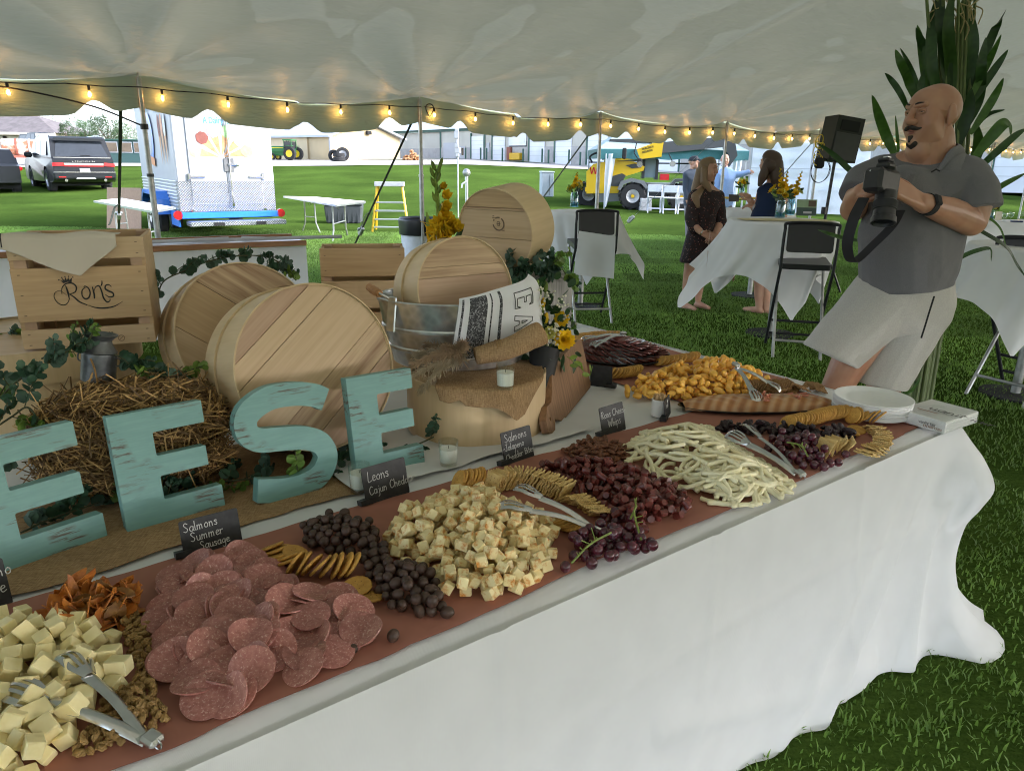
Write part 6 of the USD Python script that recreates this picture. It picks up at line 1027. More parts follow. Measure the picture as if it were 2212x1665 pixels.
# ---- rusty tank wagon
rtank = mat('rusty_white_tank', (.62, .55, .50), .7, c2=(.26, .095, .05), scale=1.6, lo=.42, hi=.58, detail=8.0, bump=.2); redp = mat('faded_red_steel', (.32, .085, .055), .65, var=.35, scale=5)
p = G0(8, 47); p1 = G0(97, 48); X, N = plane_basis(p, p1); L_ = np.linalg.norm((p1 - p)[:2]); q = T('tank_wagon', 'rusty white cylindrical tank on a red farm wagon', 'tank wagon', FR(p, X, -N, [0, 0, 1])); r_ = .52
P(q, 'tank', tf(lathe([(0, 0), (r_ * .7, .02), (r_ * .97, .08), (r_, .16), (r_, L_ - .16), (r_ * .97, L_ - .08), (r_ * .7, L_ - .02), (0, L_)], 32), TR(0, 0, 1.12) @ RY(90)), rtank)
for u in (.38, .70): P(q, 'strap', tf(lathe([(r_, -.05), (r_ + .025, -.05), (r_ + .025, .05), (r_, .05)], 32), TR(L_ * u, 0, 1.12) @ RY(90)), paintw if u > .5 else redp)
P(q, 'frame', box(L_ + .8, .12, .14, L_ / 2 - .3, -.4, .52), redp); P(q, 'frame', box(L_ + .8, .12, .14, L_ / 2 - .3, .4, .52), redp); P(q, 'drawbar', box(1.0, .5, .3, -.7, 0, .4, .04), redp)
for x in (.25, L_ - .2):
    for s in (-1, 1): wheel(q, 0, 0, .38, .22, paintw, False) if False else P(q, 'wheel', tf(lathe([(.22, -.11), (.34, -.11), (.38, -.06), (.38, .06), (.34, .11), (.22, .11)], 24), TR(x, s * .62, .38) @ RX(90)), rub); P(q, 'hub', tf(lathe([(0, -.07), (.22, -.1), (.22, .1), (0, .07)], 20), TR(x, s * .62, .38) @ RX(90)), paintw)
# ---- green kiosk, white tank, cone
A, B = G0(228, 50), G0(325, 50); X, N = plane_basis(A, B); L_ = np.linalg.norm((B - A)[:2]); h_ = zat(250, 303, 50) - A[2]; q = T('green_kiosk', 'low dark green kiosk with a row of white framed windows', 'kiosk', FR(A, X, -N, [0, 0, 1])); P(q, 'wall', box(L_, 2.2, h_ + .4, L_ / 2, 1.1, -.4), mat('kiosk_green', (.035, .085, .08), .6, var=.15)); P(q, 'roof', box(L_ + .2, 2.4, .06, L_ / 2, 1.1, h_ + .003), greent)
for k in range(3):
    w = P(q, 'window', box(L_ * .285, .03, h_ * .46, L_ * (.175 + .32 * k), -.018, h_ * .47), paintw); P(w, 'pane', box(L_ * .26, .02, h_ * .39, L_ * (.175 + .32 * k), -.042, h_ * .505), mat('brown_pane', (.16, .12, .085), .2, var=.3, scale=2))
p = G0(190, 50); S('plastic_tank', tf(lathe([(0, 0), (.3, .02), (.36, .1), (.36, .7), (.3, .78), (0, .8)], 20), RY(90)), paintw, 'small white plastic tank lying left of the green kiosk', 'tank', M=TR(p + [-.3, 0, .36])); S('traffic_cone', cat(lathe([(0, .65), (.03, .65), (.16, .03), (0, .03)], 14), box(.4, .4, .03)), mat('cone_orange', (.65, .17, .05), .5), 'orange traffic cone between the white tank and the kiosk', 'cone', M=TR(G0(207, 49)))
# ---- ice cream trailer
diam = custom('diamond_plate', {'tc': ('texture_coordinate', {}), 'mp': ('mapping', {'rotation': (0, .785, 0)}), 'w1': ('wave_texture', {'scale': 9.0, 'bands_direction': 'x'}), 'w2': ('wave_texture', {'scale': 9.0, 'bands_direction': 'z'}), 'mu': ('math', {'math_type': 'multiply'}), 'r': ('rgb_ramp', {'ramp': [(.05, (.26, .27, .28)), (.4, (.72, .73, .74))]}), 'b': ('bump', {'strength': 1.0, 'distance': .02}), 'p': ('principled_bsdf', {'metallic': .9, 'roughness': .28})},
    [('tc.object', 'mp.vector'), ('mp.vector', 'w1.vector'), ('mp.vector', 'w2.vector'), ('w1.fac', 'mu.value1'), ('w2.fac', 'mu.value2'), ('mu.value', 'r.fac'), ('r.color', 'p.base_color'), ('mu.value', 'b.height'), ('b.normal', 'p.normal')])
blue = mat('trailer_blue', (.02, .17, .62), .35, var=.1, coat=.3); alu = mat('aluminium', (.62, .63, .64), .3, .9, var=.1)
Yt = 14.9; A = G0(377, Yt); th = math.radians(34); X = np.array([math.cos(th), math.sin(th), 0]); N = np.array([X[1], -X[0], 0])
uR = onwall(593, 400, A, X, N)[0]; zbm = onwall(480, 456, A, X, N)[1]; zdp = onwall(480, 391, A, X, N)[1]; TWd = uR; TH = zdp + 1.62; TL = 4.4
q = T('ice_cream_trailer', 'white ice cream trailer with cone pictures, diamond plate skirt and blue bumper', 'trailer', FR(A, X, -N, [0, 0, 1])); P(q, 'body', box(TWd, TL, TH - zbm, TWd / 2, TL / 2, zbm, .03), paintw)
P(q, 'diamond_skirt', box(TWd - .02, .012, zdp - zbm, TWd / 2, -.007, zbm), diam); P(q, 'roof_cap', box(TWd + .06, TL + .06, .06, TWd / 2, TL / 2, TH + .002, .02), alu)
for k in range(9): P(q, 'ribbed_strip', box(.02, TL - .1, .034, -.012, TL / 2, zbm + .03 + k * .066, .008), alu)
for s in (0, 1): P(q, 'rear_door', box(TWd * .36, .018, TH - zbm - .24, TWd * (.315 + .37 * s), -.012 - .006, zbm + .14, .004), paintw); P(q, 'door_skirt', box(TWd * .355, .008, zdp - zbm - .16, TWd * (.315 + .37 * s), -.026, zbm + .15), diam)
for s, x in ((0, .125), (1, .875)):
    for z in (.38, 1.08): P(q, 'hinge', cat(box(.06, .04, .14, TWd * x, -.035, z + .03, .01), box(.30, .025, .05, TWd * x + (.14 if s == 0 else -.14), -.045, z + .07, .01)), chrome)
P(q, 'lock_box', box(.20, .02, .26, TWd * .53, -.04, zdp + .18, .008), mat('lock_plate', (.22, .22, .23), .4, .8)); P(q, 'lock_rod', tube([(TWd * .535, -.06, zbm + .05), (TWd * .535, -.06, TH - .2)], .014, 8), chrome); P(q, 'latch_handle', cat(box(.16, .03, .04, TWd * .56, -.065, zdp + .30, .008), mv(sph(.045, .03, .035, 1), TWd * .615, -.07, zdp + .31), box(.025, .02, .14, TWd * .545, -.06, zdp + .16, .006)), chrome); P(q, 'padlock', box(.05, .03, .09, TWd * .54, -.07, zbm + .08, .01), chrome)
P(q, 'bumper_beam', box(TWd + .02, .14, .12, TWd / 2, -.04, zbm - .13, .01), blue); P(q, 'rear_step', box(TWd * .98, .42, .09, TWd * .53, -.30, zbm - .26, .01), diam); P(q, 'step_bracket', box(.2, .012, .06, TWd * .32, -.517, zbm - .25), dk); P(q, 'step_bracket', box(.2, .012, .06, TWd * .75, -.517, zbm - .25), dk)
for x in (-.06, TWd + .06): P(q, 'tail_light', tf(cyl(.085, .09, 16), TR(x, -.02, zbm - .06) @ RX(90)), redl); P(q, 'light_bracket', box(.1, .06, .12, x, .04, zbm - .12), dk)
v, f = prism(sg.Polygon([(-1.0, 0), (-.95, .3), (-.7, .46), (.7, .46), (.95, .3), (1.0, 0), (.9, 0), (.86, .26), (.64, .38), (-.64, .38), (-.86, .26), (-.9, 0)]), .28); P(q, 'fender', tf((v, f), FR(np.array([-.002, 1.9, zbm - .10]), [0, 1, 0], [0, 0, 1], [-1, 0, 0]) @ SC(1, 1, 1)), blue)
for y in (1.45, 2.3): P(q, 'wheel', tf(lathe([(.18, -.1), (.29, -.1), (.32, -.06), (.32, .06), (.29, .1), (.18, .1)], 24), TR(-.13, y, .32) @ RY(90)), rub); P(q, 'wheel_hub', tf(lathe([(0, -.05), (.18, -.09), (.18, .09), (0, .05)], 18), TR(-.13, y, .32) @ RY(90)), alu)
P(q, 'chassis', box(TWd * .9, TL, .14, TWd / 2, TL / 2, zbm - .15), dk); P(q, 'side_skirt_panel', box(.03, .8, .3, -.02, .45, zbm - .3), blue)
for x in (.3, TWd - .3): P(q, 'rear_wheel_far', tf(lathe([(0, -.1), (.29, -.1), (.32, 0), (.29, .1), (0, .1)], 18), TR(x, 2.3, .32) @ RY(90)), rub)
cone = mat('cone_print', (.56, .30, .15), .5, c2=(.42, .19, .08), scale=9, stretch=(1, 1, 1)); sc_cols = {'cream': (.72, .52, .25), 'cocoa': (.22, .06, .045), 'rose': (.72, .30, .52), 'mint': (.42, .66, .30), 'vanilla': (.72, .72, .74), 'peach': (.72, .35, .22)}
apx = onwall(556, 341, A, X, N)
for i, (px, py, cname) in enumerate(((420.5, 326, 'cream'), (435, 298, 'cocoa'), (459, 284, 'rose'), (489, 285, 'mint'), (517, 303, 'vanilla'), (532, 327, 'peach'))):
    tip = onwall(478, 341, A, X, N); c = onwall(px, py, A, X, N); d = np.array(c) - tip; L_ = np.linalg.norm(d); d = d / L_; n_ = np.array([-d[1], d[0]]); R_ = .118; base = np.array(c) - d * .06
    P(q, 'cone_picture', tf(prism([tuple(np.array(tip) + d * .04), tuple(base + n_ * R_ * .72), tuple(base - n_ * R_ * .72)], .0015), TR(0, -.028 - .0004 * i, 0) @ LGM), cone, smooth=False); m = mat('scoop_' + cname, sc_cols[cname], .6, var=.25, scale=14)
    cp = [(c[0] + R_ * (1 + .06 * math.sin(5 * a + i)) * math.cos(a), c[1] + R_ * (1 + .05 * math.cos(7 * a)) * math.sin(a)) for a in np.linspace(0, 6.28, 26)[:-1]]; P(q, 'scoop_picture', tf(prism(cp, .0015), TR(0, -.032 - .0004 * i, 0) @ LGM), m, smooth=False)
teal = mat('sign_teal', (.08, .26, .36), .5); u_, z_ = onwall(481, 262, A, X, N); lettering(q, 'A Dairy Goods', .115, u_, z_ - .05, teal, y=-.031, center=True, bold=True, sx=.72)
# pictures on the trailer's left side: x local = 0 plane, y is depth
Ms = FR(np.array([-.026, 0, 0]), [0, -1, 0], [0, 0, 1], [-1, 0, 0])
def side(name, poly, m, o=0.0): P(q, name, tf(prism(poly, .0015), TR(-o, 0, 0) @ Ms), m, smooth=False)
for k, (yy, cname) in enumerate(((.55, 'vanilla'), (.85, 'peach'), (1.15, 'cocoa'))): side('cone_picture', [(-yy, zdp + .30), (-yy - .12, zdp + .95), (-yy + .12, zdp + .95)], cone, .001 * k); side('scoop_picture', affinity.scale(sg.Point(-yy, zdp + 1.06), .13, .24).buffer(0) if False else sg.Polygon([(-yy + .13 * math.cos(a), zdp + 1.06 + .22 * math.sin(a)) for a in np.linspace(0, 6.28, 20)[:-1]]), _M['scoop_' + cname], .002 + .001 * k)
el = lambda cx, cz, a, b: sg.Polygon([(cx + a * math.cos(t), cz + b * math.sin(t)) for t in np.linspace(0, 6.28, 40)[:-1]])
side('oval_badge', el(-2.5, zdp + .85, .48, .52), blue, .001); side('oval_badge_centre', el(-2.5, zdp + .85, .30, .36), paintw, .003); side('badge_ribbon', sg.Polygon([(-2.95, zdp + .35), (-2.1, zdp + .25), (-2.05, zdp + .42), (-2.9, zdp + .52)]), mat('ribbon_orange', (.68, .25, .08), .5), .004)
lt = meshkit.text_mesh('Fresh Dairy', .15, .0015, True); P(q, 'side_lettering', tf(lt, TR(-.006, 0, 0) @ FR(np.array([-.026, 1.5, zdp + 1.32]), [0, -1, 0], [0, 0, 1], [-1, 0, 0])), teal, smooth=False)
lt = meshkit.text_mesh('FRESH', .15, .0015, True); P(q, 'side_lettering', tf(lt, TR(-.006, 0, 0) @ FR(np.array([-.026, 2.95, zdp + 1.40]), [0, -1, 0], [0, 0, 1], [-1, 0, 0])), teal, smooth=False)
# ---- tractor, tyres, woodpile
jdg = mat('tractor_green', (.02, .13, .03), .35, coat=.3); jdy = mat('tractor_yellow', (.68, .50, .02), .45)
def tractor(label, p, yaw, s):
    q = T('tractor', label, 'tractor', TR(p) @ RZ(yaw) @ SC(s)); P(q, 'hood', box(1.9, .8, .75, -1.1, 0, .95, .1), jdg); P(q, 'chassis', box(2.8, .5, .5, -.6, 0, .55, .05), jdg); P(q, 'cab_base', box(1.0, 1.3, .5, .45, 0, .9, .06), jdg); P(q, 'cab_glass', box(.98, 1.28, .85, .45, 0, 1.41, .04), glassd); P(q, 'cab_roof', box(1.25, 1.5, .16, .42, 0, 2.36, .05), jdg)
    for x in (-.06, .95):
        for y in (-.63, .63): P(q, 'cab_post', box(.07, .07, .95, x, y, 1.40), jdg)
    for y in (-.95, .95):
        for x, r, w in ((.85, .82, .45), (-1.7, .42, .3)): wp = P(q, 'wheel', tf(lathe([(r * .55, -w / 2), (r * .93, -w / 2), (r, -w * .3), (r, w * .3), (r * .93, w / 2), (r * .55, w / 2)], 26), TR(x, y * (1 if r > .5 else .8), r) @ RX(90)), rub); P(wp, 'rim', tf(lathe([(0, -w * .2), (r * .55, -w * .42), (r * .55, w * .42), (0, w * .2)], 20), TR(x, y * (1 if r > .5 else .8), r) @ RX(90)), jdy)
        P(q, 'fender', box(.9, .4, .08, .8, y * .9, 1.68, .03), jdg)
    P(q, 'exhaust', cyl(.04, .8, 8, z=1.65), dk); P(q, 'hood_stripe', box(1.6, .82, .09, -1.1, 0, 1.45), jdy)
tractor('green tractor with yellow wheels parked before the tan shed', G0(622, 60), -12, .62); tractor('green tractor half hidden in the open bay of the tan shed', G0(590, 66), 5, .75)
def tyre(p, M, r, w, lab, hub=None): q = T('loose_tyre', lab, 'tyre', TR(p) @ M); P(q, 'rubber', lathe([(r * .55, -w / 2), (r * .92, -w / 2), (r, -w * .3), (r, w * .3), (r * .92, w / 2), (r * .55, w / 2), (r * .6, 0)], 28), rub); (P(q, 'rim', lathe([(0, -w * .1), (r * .55, -w * .35), (r * .55, w * .35), (0, w * .1)], 20), paintw) if hub else None)
pt_ = G0(741, 57); tyre(pt_ + [0, 0, .50], RZ(15) @ RX(82), .50, .34, 'large tyre with a white rim leaning on the tan shed', True); tyre(G0(722, 57.2) + [0, 0, .42], RZ(-10) @ RX(80), .42, .3, 'tyre leaning at the corner of the tan shed'); tyre(G0(733, 56.3) + [0, 0, .16], np.eye(4), .45, .3, 'lower tyre lying flat by the tan shed'); tyre(G0(733, 56.3) + [0, 0, .47], RZ(9), .43, .3, 'upper tyre lying flat on another by the tan shed')
p = G0(890, 60); q = T('wood_pile', 'orange brown heap of split firewood left of the workshop', 'wood pile', TR(p)); wm = wood('firewood', (.48, .24, .10), (.30, .14, .06))
for k in range(60): a, r, z = rng.uniform(0, 6.28), rng.uniform(0, .8), 0; zz = max(0, .75 * (1 - r / .85)) * rng.random(); P(q, 'log', tf(tube([(-.2, 0, 0), (.2, 0, 0)], .06, 5), TR(r * math.cos(a), r * .5 * math.sin(a), .05 + zz) @ RZ(rng.uniform(0, 180)) @ RY(rng.uniform(-25, 25))), wm)
# ---- utility pole, electrical box, hydrant-like meter
p = hit(990, 470); q = T('meter_pole', 'slim grey post with electric meters on the lawn', 'post', TR(p)); P(q, 'post', cyl(.022, 2.35, 10), alu); zs = p[1] / FPX
for y, w, h in ((287, .10, .10), (300, .12, .18), (313, .06, .12), (322, .12, .14), (332, .16, .16), (340, .10, .10)): P(q, 'meter_box', box(w, .08, h, .0 + rng.uniform(-.05, .02), -.06, zat(990, y, p[1]) - p[2], .015), paintw)
p = hit(1180, 425); s_ = p[1] / FPX; q = T('electrical_box', 'pale grey electrical cabinet on the lawn behind the upright cheese box', 'cabinet', TR(p) @ RZ(12)); P(q, 'cabinet', box(26 * s_, 20 * s_, 48 * s_, 0, 0, 0, .02), mat('cabinet_grey', (.42, .47, .52), .45, var=.08)); P(q, 'lid', box(28 * s_, 22 * s_, 3 * s_, 0, 0, 48 * s_ + .001, .01), mat('cabinet_lid', (.55, .60, .66), .4)); P(q, 'door_seam', box(.6 * s_, .01, 42 * s_, 4 * s_, -10 * s_ - .004, 3 * s_), dk)
p = hit(1008, 442); q = T('water_hydrant', 'small grey yard hydrant half hidden behind the upright cheese box', 'hydrant', TR(p)); P(q, 'riser', cyl(.05, .9, 10), alu); P(q, 'head', mv(sph(.12, .1, .13, 2), 0, 0, .95), metal); P(q, 'spout', tube([(0, -.05, .7), (-.12, -.12, .62), (-.14, -.14, .5)], .03, 8), alu)
# ---- telehandler
tely = mat('loader_yellow', (.68, .42, .012), .35, var=.08, coat=.3); telk = mat('loader_dark', (.045, .048, .05), .5, var=.2)
p = hit(1352, 452); s_ = p[1] / FPX; th = math.radians(-6); q = T('telehandler', 'yellow telescopic loader with a dark boom parked behind the left high table', 'loader', TR(p) @ RZ(math.degrees(th)) @ SC(s_))      # units below are picture units
rad = 27
for x, y, dp in ((12, 0, 0), (112, -4, 0), (-80, 16, 60), (30, 14, 70)):
    w = 26; wp = P(q, 'wheel', tf(lathe([(rad * .5, -w / 2), (rad * .9, -w / 2), (rad, -w * .32), (rad, w * .32), (rad * .9, w / 2), (rad * .5, w / 2)], 30), TR(x, dp + y * .0, rad) @ RX(90)), rub); P(wp, 'tread_lug', cat([tf(box(5, 13, 4, 0, 0, -2), TR(x, dp, rad) @ RX(90) @ RZ(360 / 22 * k) @ TR(rad, 0, 6.5 * (-1) ** k) @ RY(90) @ RZ(90)) for k in range(22)]), rub); P(wp, 'rim', tf(lathe([(0, -w * .30), (rad * .2, -w * .36), (rad * .42, -w * .40), (rad * .5, -w * .5), (rad * .5, w * .5), (0, w * .2)], 24), TR(x, dp, rad) @ RX(90)), mat('grey_rim', (.42, .42, .43), .5)); P(wp, 'hub', tf(cyl(3.5, 6, 12), TR(x, dp - w * .2, rad) @ RX(90)), tely)
def slab(name, pts, y0, y1, m, lab=None): P(q, name, tf(prism([(a, b) for a, b in pts], y1 - y0), FR(np.array([0, y1, 0.]), [1, 0, 0], [0, 0, 1], [0, -1, 0])), m, lab, smooth=False)
slab('engine_cover', [(-84, 30), (-86, 74), (-72, 90), (-30, 98), (10, 96), (34, 86), (32, 78), (14, 72), (-6, 66), (-14, 44), (-18, 32)], 6, 70, tely); slab('side_grille', [(-42, 46), (-32, 66), (-12, 72), (-4, 68), (-14, 46)], 4.5, 6.2, telk); slab('side_grille', [(-6, 88), (14, 92), (26, 84), (8, 82)], 4.5, 6.2, telk); slab('belly_panel', [(-60, 12), (-58, 32), (-14, 34), (-12, 16)], 8, 68, mat('belly_grey', (.16, .165, .17), .5)); slab('counterweight', [(-90, 26), (-90, 46), (-70, 46), (-70, 26)], 8, 68, telk)
slab('chassis', [(-20, 20), (-20, 44), (128, 40), (128, 22)], 16, 56, telk); slab('front_mudguard', [(-20, 40), (-14, 56), (8, 63), (34, 58), (44, 44), (38, 42), (28, 52), (8, 56), (-8, 50), (-14, 38)], -14, 14, mat('mudguard_grey', (.15, .155, .16), .45)); slab('rear_mudguard', [(80, 44), (96, 62), (130, 66), (150, 62), (130, 60), (98, 56), (86, 42)], -12, 12, telk)
slab('cab_glass', [(-40, 98), (-36, 134), (34, 138), (44, 130), (60, 98), (60, 64), (30, 64), (30, 96)], 30, 66, mat('pale_cab_glass', (.22, .30, .33), .08)); slab('cab_pillar', [(30, 62), (30, 100), (-2, 136), (4, 138), (36, 102), (36, 62)], 28, 68, telk); slab('cab_pillar', [(58, 60), (58, 98), (40, 134), (46, 136), (64, 98), (64, 60)], 28, 68, telk); slab('cab_roof', [(-42, 134), (-40, 140), (48, 142), (50, 134)], 26, 70, telk)
slab('boom_housing', [(-50, 96), (-48, 104), (10, 118), (58, 136), (68, 134), (66, 106), (20, 100)], -4, 20, tely); slab('boom', [(60, 112), (62, 134), (190, 146), (192, 126)], -1, 17, mat('boom_dark', (.075, .075, .08), .4, var=.2)); slab('boom_head', [(186, 146), (210, 140), (218, 110), (200, 82), (190, 90), (200, 112), (190, 122)], 0, 16, telk); slab('fuel_can', [(66, 60), (66, 72), (84, 72), (84, 60)], -6, 12, redl)
P(q, 'mirror', box(9, 5, 22, -10, -14, 100, 2), dk); P(q, 'mirror', box(10, 6, 12, 22, -12, 90, 2), dk); P(q, 'work_lamp', tf(cyl(6, 5, 14), TR(22, -15, 90) @ RX(90)), chrome); P(q, 'work_lamp', tf(cyl(6, 5, 14), TR(88, -15, 92) @ RX(90)), chrome); P(q, 'mirror_arm', tube([(22, -10, 96), (10, -8, 112), (14, 0, 132)], 1.2, 5), dk); P(q, 'mirror_arm', tube([(88, -10, 96), (80, -6, 112)], 1.2, 5), dk); P(q, 'guard_hoop', tube(bez([(-74, 6, 92), (-80, 6, 104), (-66, 6, 112), (-56, 6, 108), (-52, 6, 98)], 14), 2.2, 6), dk); P(q, 'plate', box(14, 1.5, 9, -80, 6.5, 34), tely)
v, f = arr(meshkit.text_mesh('W', 13, .3, True)); P(q, 'emblem', tf((v, f), TR(-80, 5.5, 70) @ LGM), redl, smooth=False); lt = meshkit.text_mesh('WACKER', 4, .3, True); P(q, 'emblem', tf(lt, TR(26, -4.4, 118) @ RY(-14) @ LGM), dk, smooth=False); lt = meshkit.text_mesh('NEUSON', 3.6, .3, True); P(q, 'emblem', tf(lt, TR(27, -4.4, 112) @ RY(-14) @ LGM), dk, smooth=False)
# ---- teal pop-up canopy and marquee walls
tealc = leafmat('teal_canopy_top', (.52, .66, .70), (.48, .62, .66), .5, .4); tealv = leafmat('teal_canopy_valance', (.06, .21, .23), (.05, .18, .20), .5, .3); tarp = leafmat('white_sidewall', (.70, .73, .80), (.66, .69, .76), .6, .35)
Yc = 23.2; c0, c1, c2 = dep(1291, 332, Yc), dep(1618, 332, Yc), None; zb_ = c0[2] - .02; zt = zat(1450, 310, Yc + 2); x0, x1 = c0[0], c1[0]; q = T('pop_up_canopy', 'pale teal pop-up canopy behind the woman in the patterned dress', 'canopy tent', TR(x0, Yc, gz([x0, Yc]))); g_ = gz([x0, Yc]); w_ = x1 - x0; zv = zb_ - g_; d_ = 3.2
cx_ = [(0, 0, zv + .16), (w_, 0, zv + .16), (w_, d_, zv + .16), (0, d_, zv + .16), (w_ * .22, d_ * .5, zv + .85), (w_ * .78, d_ * .5, zv + .85)]; P(q, 'roof', (np.array(cx_), np.array([[0, 1, 5], [0, 5, 4], [1, 2, 5], [2, 3, 4], [2, 4, 5], [3, 0, 4]])), tealc, smooth=False)
P(q, 'valance', grid(lambda u, v: [w_ * u, -.02 + .015 * np.sin(u * 40) * v, zv + .16 - v * (.28 + .02 * np.sin(u * 30))], 60, 3), tealv, smooth=True); P(q, 'valance', grid(lambda u, v: [w_ + .0 * u, d_ * u, zv + .16 - v * .28], 10, 2), tealv); P(q, 'valance', grid(lambda u, v: [0 * u, d_ * u, zv + .16 - v * .28], 10, 2), tealv)
for x in (.28, w_ - .05):
    for y in (.05, d_ - .05): P(q, 'leg', box(.045, .045, zv + .15, x if y < 1 else (x if x > 1 else .05), y, 0), paintw)
P(q, 'leg_curtain', grid(lambda u, v: [.42 - .02 + (.26 * (1 - v) ** .6 + .05) * (u - .5) - .10 * v, -.03 + .02 * np.sin(u * 9), zv * (1 - v * .98) + .02], 8, 14), tarp, smooth=True); P(q, 'drawn_curtain', grid(lambda u, v: [w_ * .90 + .05 * u * 6 * (1 - .3 * v), .02 + .03 * np.sin(u * 14), zv * (1 - v)], 20, 6), tarp, smooth=True); P(q, 'inner_frame', tube([(.05, d_ - .1, zv * .86), (w_, d_ - .1, zv * .86)], .025, 6), dk)
# white marquee side wall
A, B = hit(1622, 478), hit(1882, 482); A = np.array([*dep(1622, 350, 23.4)[:2], 0]); B = np.array([*dep(1880, 350, 22.4)[:2], 0]); A[2] = gz(A); B[2] = gz(B); X, N = plane_basis(A, B); L_ = np.linalg.norm((B - A)[:2]); hh = zat(1700, 305, 23) - A[2]
q = T('marquee', 'white marquee with creased side walls behind the loudspeaker', 'marquee', FR(A, X, -N, [0, 0, 1])); P(q, 'side_wall', grid(lambda u, v: [L_ * u, .02 * np.sin(u * 23) + .012 * np.sin(v * 30) + .02 * np.abs(np.sin(v * 9.4)) ** 8, hh * v], 80, 50), tarp, smooth=True); P(q, 'side_wall', grid(lambda u, v: [L_ + 0 * u, 3 * u, hh * v], 10, 10), tarp)
P(q, 'roof', (np.array([(0, 0, hh), (L_, 0, hh), (L_, 4, hh), (0, 4, hh), (L_ / 2, 2, hh + 1.0)]), np.array([[0, 1, 4], [1, 2, 4], [2, 3, 4], [3, 0, 4]])), tarp, smooth=False)
for u in (0, .52, 1): P(q, 'frame_post', box(.05, .05, hh, L_ * u, -.06, 0), paintw)
for z in (.33, .62): P(q, 'fold_seam', box(L_, .012, .02, L_ / 2, -.03, hh * z), tarp)
# cars and a green awning at the far right
q = car('pale car seen beside the marquee behind the man', TR(G0(1935, 31)) @ RZ(-62), 4.6, 1.85, 1.5, [(0, .4), (-.02, .95), (.5, 1.02), (1.1, 1.45), (2.6, 1.5), (3.4, 1.02), (4.5, .85), (4.55, .4)], [[(1.0, 1.05), (1.25, 1.38), (2.5, 1.42), (3.1, 1.06)]], .14, .33, (.95, 3.7), name='parked_car', paint=mat('silver_paint', (.42, .45, .48), .25, .4))
p = G0(1890, 33); q = T('green_awning', 'green pop-up awning beyond the marquee', 'awning', TR(p)); P(q, 'roof', (np.array([(-1.6, -1.2, 2.0), (1.6, -1.2, 2.0), (1.6, 1.2, 2.0), (-1.6, 1.2, 2.0), (0, 0, 2.55)]), np.array([[0, 1, 4], [1, 2, 4], [2, 3, 4], [3, 0, 4]])), mat('awning_green', (.04, .24, .13), .6), smooth=False)
for sx in (-1.55, 1.55):
    for sy in (-1.15, 1.15): P(q, 'leg', box(.05, .05, 2.0, sx, sy, 0), paintw)
# ---- folding table, tote, ladder, bin and second table outside the tent
ftop = mat('pale_table_top', (.66, .56, .52), .5, var=.08); 
def field_table(label, Pc, H_):
    """Pc: the four corners of the top in the picture (near-left going round), at height H_"""
    z0 = gz(at(*Pc[0], 0)); c = [at(x, y, H_) for x, y in Pc]; o = c[0].copy(); o[2] = 0; q = T('field_table', label, 'table', TR(o)); top = sg.Polygon([tuple((k - c[0])[:2]) for k in c]); P(q, 'tabletop', prism(top, .03, H_ - .03), ftop, smooth=False); e = top.exterior; P(q, 'edge_band', prism(top.buffer(.008, join_style=2).difference(top.buffer(.0005, join_style=2)), .034, H_ - .032), alu, smooth=False)
    cc = [(k - c[0])[:2] for k in c]; m = sum(cc) / 4
    for k0, k1 in ((0, 3), (1, 2)):
        a = np.array(cc[k0]) * .78 + np.array(cc[(k0 + 2) % 4]) * .22; b = np.array(cc[k1]) * .78 + np.array(cc[(k1 + 2) % 4]) * .22; a3, b3 = np.array([*a, 0.]), np.array([*b, 0.]); in_ = unit(b3 - a3)
        for s3, sg_ in ((a3, 1), (b3, -1)): P(q, 'leg', tube([s3 + in_ * sg_ * .0 + [0, 0, 0.0], s3 + in_ * sg_ * .12 + [0, 0, .22], s3 + in_ * sg_ * .13 + [0, 0, H_ - .03]], .016, 8), metal)
        P(q, 'crossbar', tube([a3 + in_ * .12 + [0, 0, .33], b3 - in_ * .12 + [0, 0, .33]], .012, 6), metal); P(q, 'brace', tube([(a3 + b3) / 2 + [0, 0, .60], np.array([*(m * .55 + (a + b) / 2 * .45), H_ - .04])], .010, 6), metal)
    return q, c
q, c = field_table('pale folding table standing on the lawn right of the trailer', [(613, 425), (727, 441), (788, 434), (676, 424)] if False else [(613, 424), (726, 443), (789, 435), (678, 425)], .74)
field_table('pale pinkish folding table left of the trailer rear', [(203, 434), (330, 456), (378, 448), (262, 428)], .74)
p = hit(745, 481); s_ = p[1] / FPX; q = T('storage_tote', 'dark grey plastic tote under the folding table', 'tote', TR(p) @ RZ(6)); totm = mat('tote_grey', (.05, .055, .062), .5); v, f = box(78 * s_, 48 * s_, 36 * s_, 0, 0, 0, .03); v[:, :2] *= (1 - .10 * (1 - v[:, 2:3] / (36 * s_))); P(q, 'bin', (v, f), totm); P(q, 'lid', box(82 * s_, 52 * s_, 8 * s_, 0, 0, 36 * s_ + .001, .02), totm)
for k in range(7): P(q, 'rib', box(2 * s_, .02, 30 * s_, (-30 + 10 * k) * s_, -22.5 * s_, 1 * s_), totm)
p = hit(868, 492); s_ = p[1] / FPX; q = T('cardboard_sheet', 'pinkish cardboard sheet leaning behind the left folding table', 'cardboard', TR(hit(268, 495)) @ RZ(-10)); P(q, 'sheet', tf(box(.85, .012, .9), RX(-12)), mat('cardboard', (.52, .34, .24), .8)); 
p = hit(845, 500); s_ = p[1] / FPX; laddm = mat('ladder_yellow', (.66, .40, .015), .45, var=.1); q = T('stepladder', 'yellow fibreglass stepladder with a grey top behind the crate', 'ladder', TR(p) @ RZ(4)); hL = 94 * s_
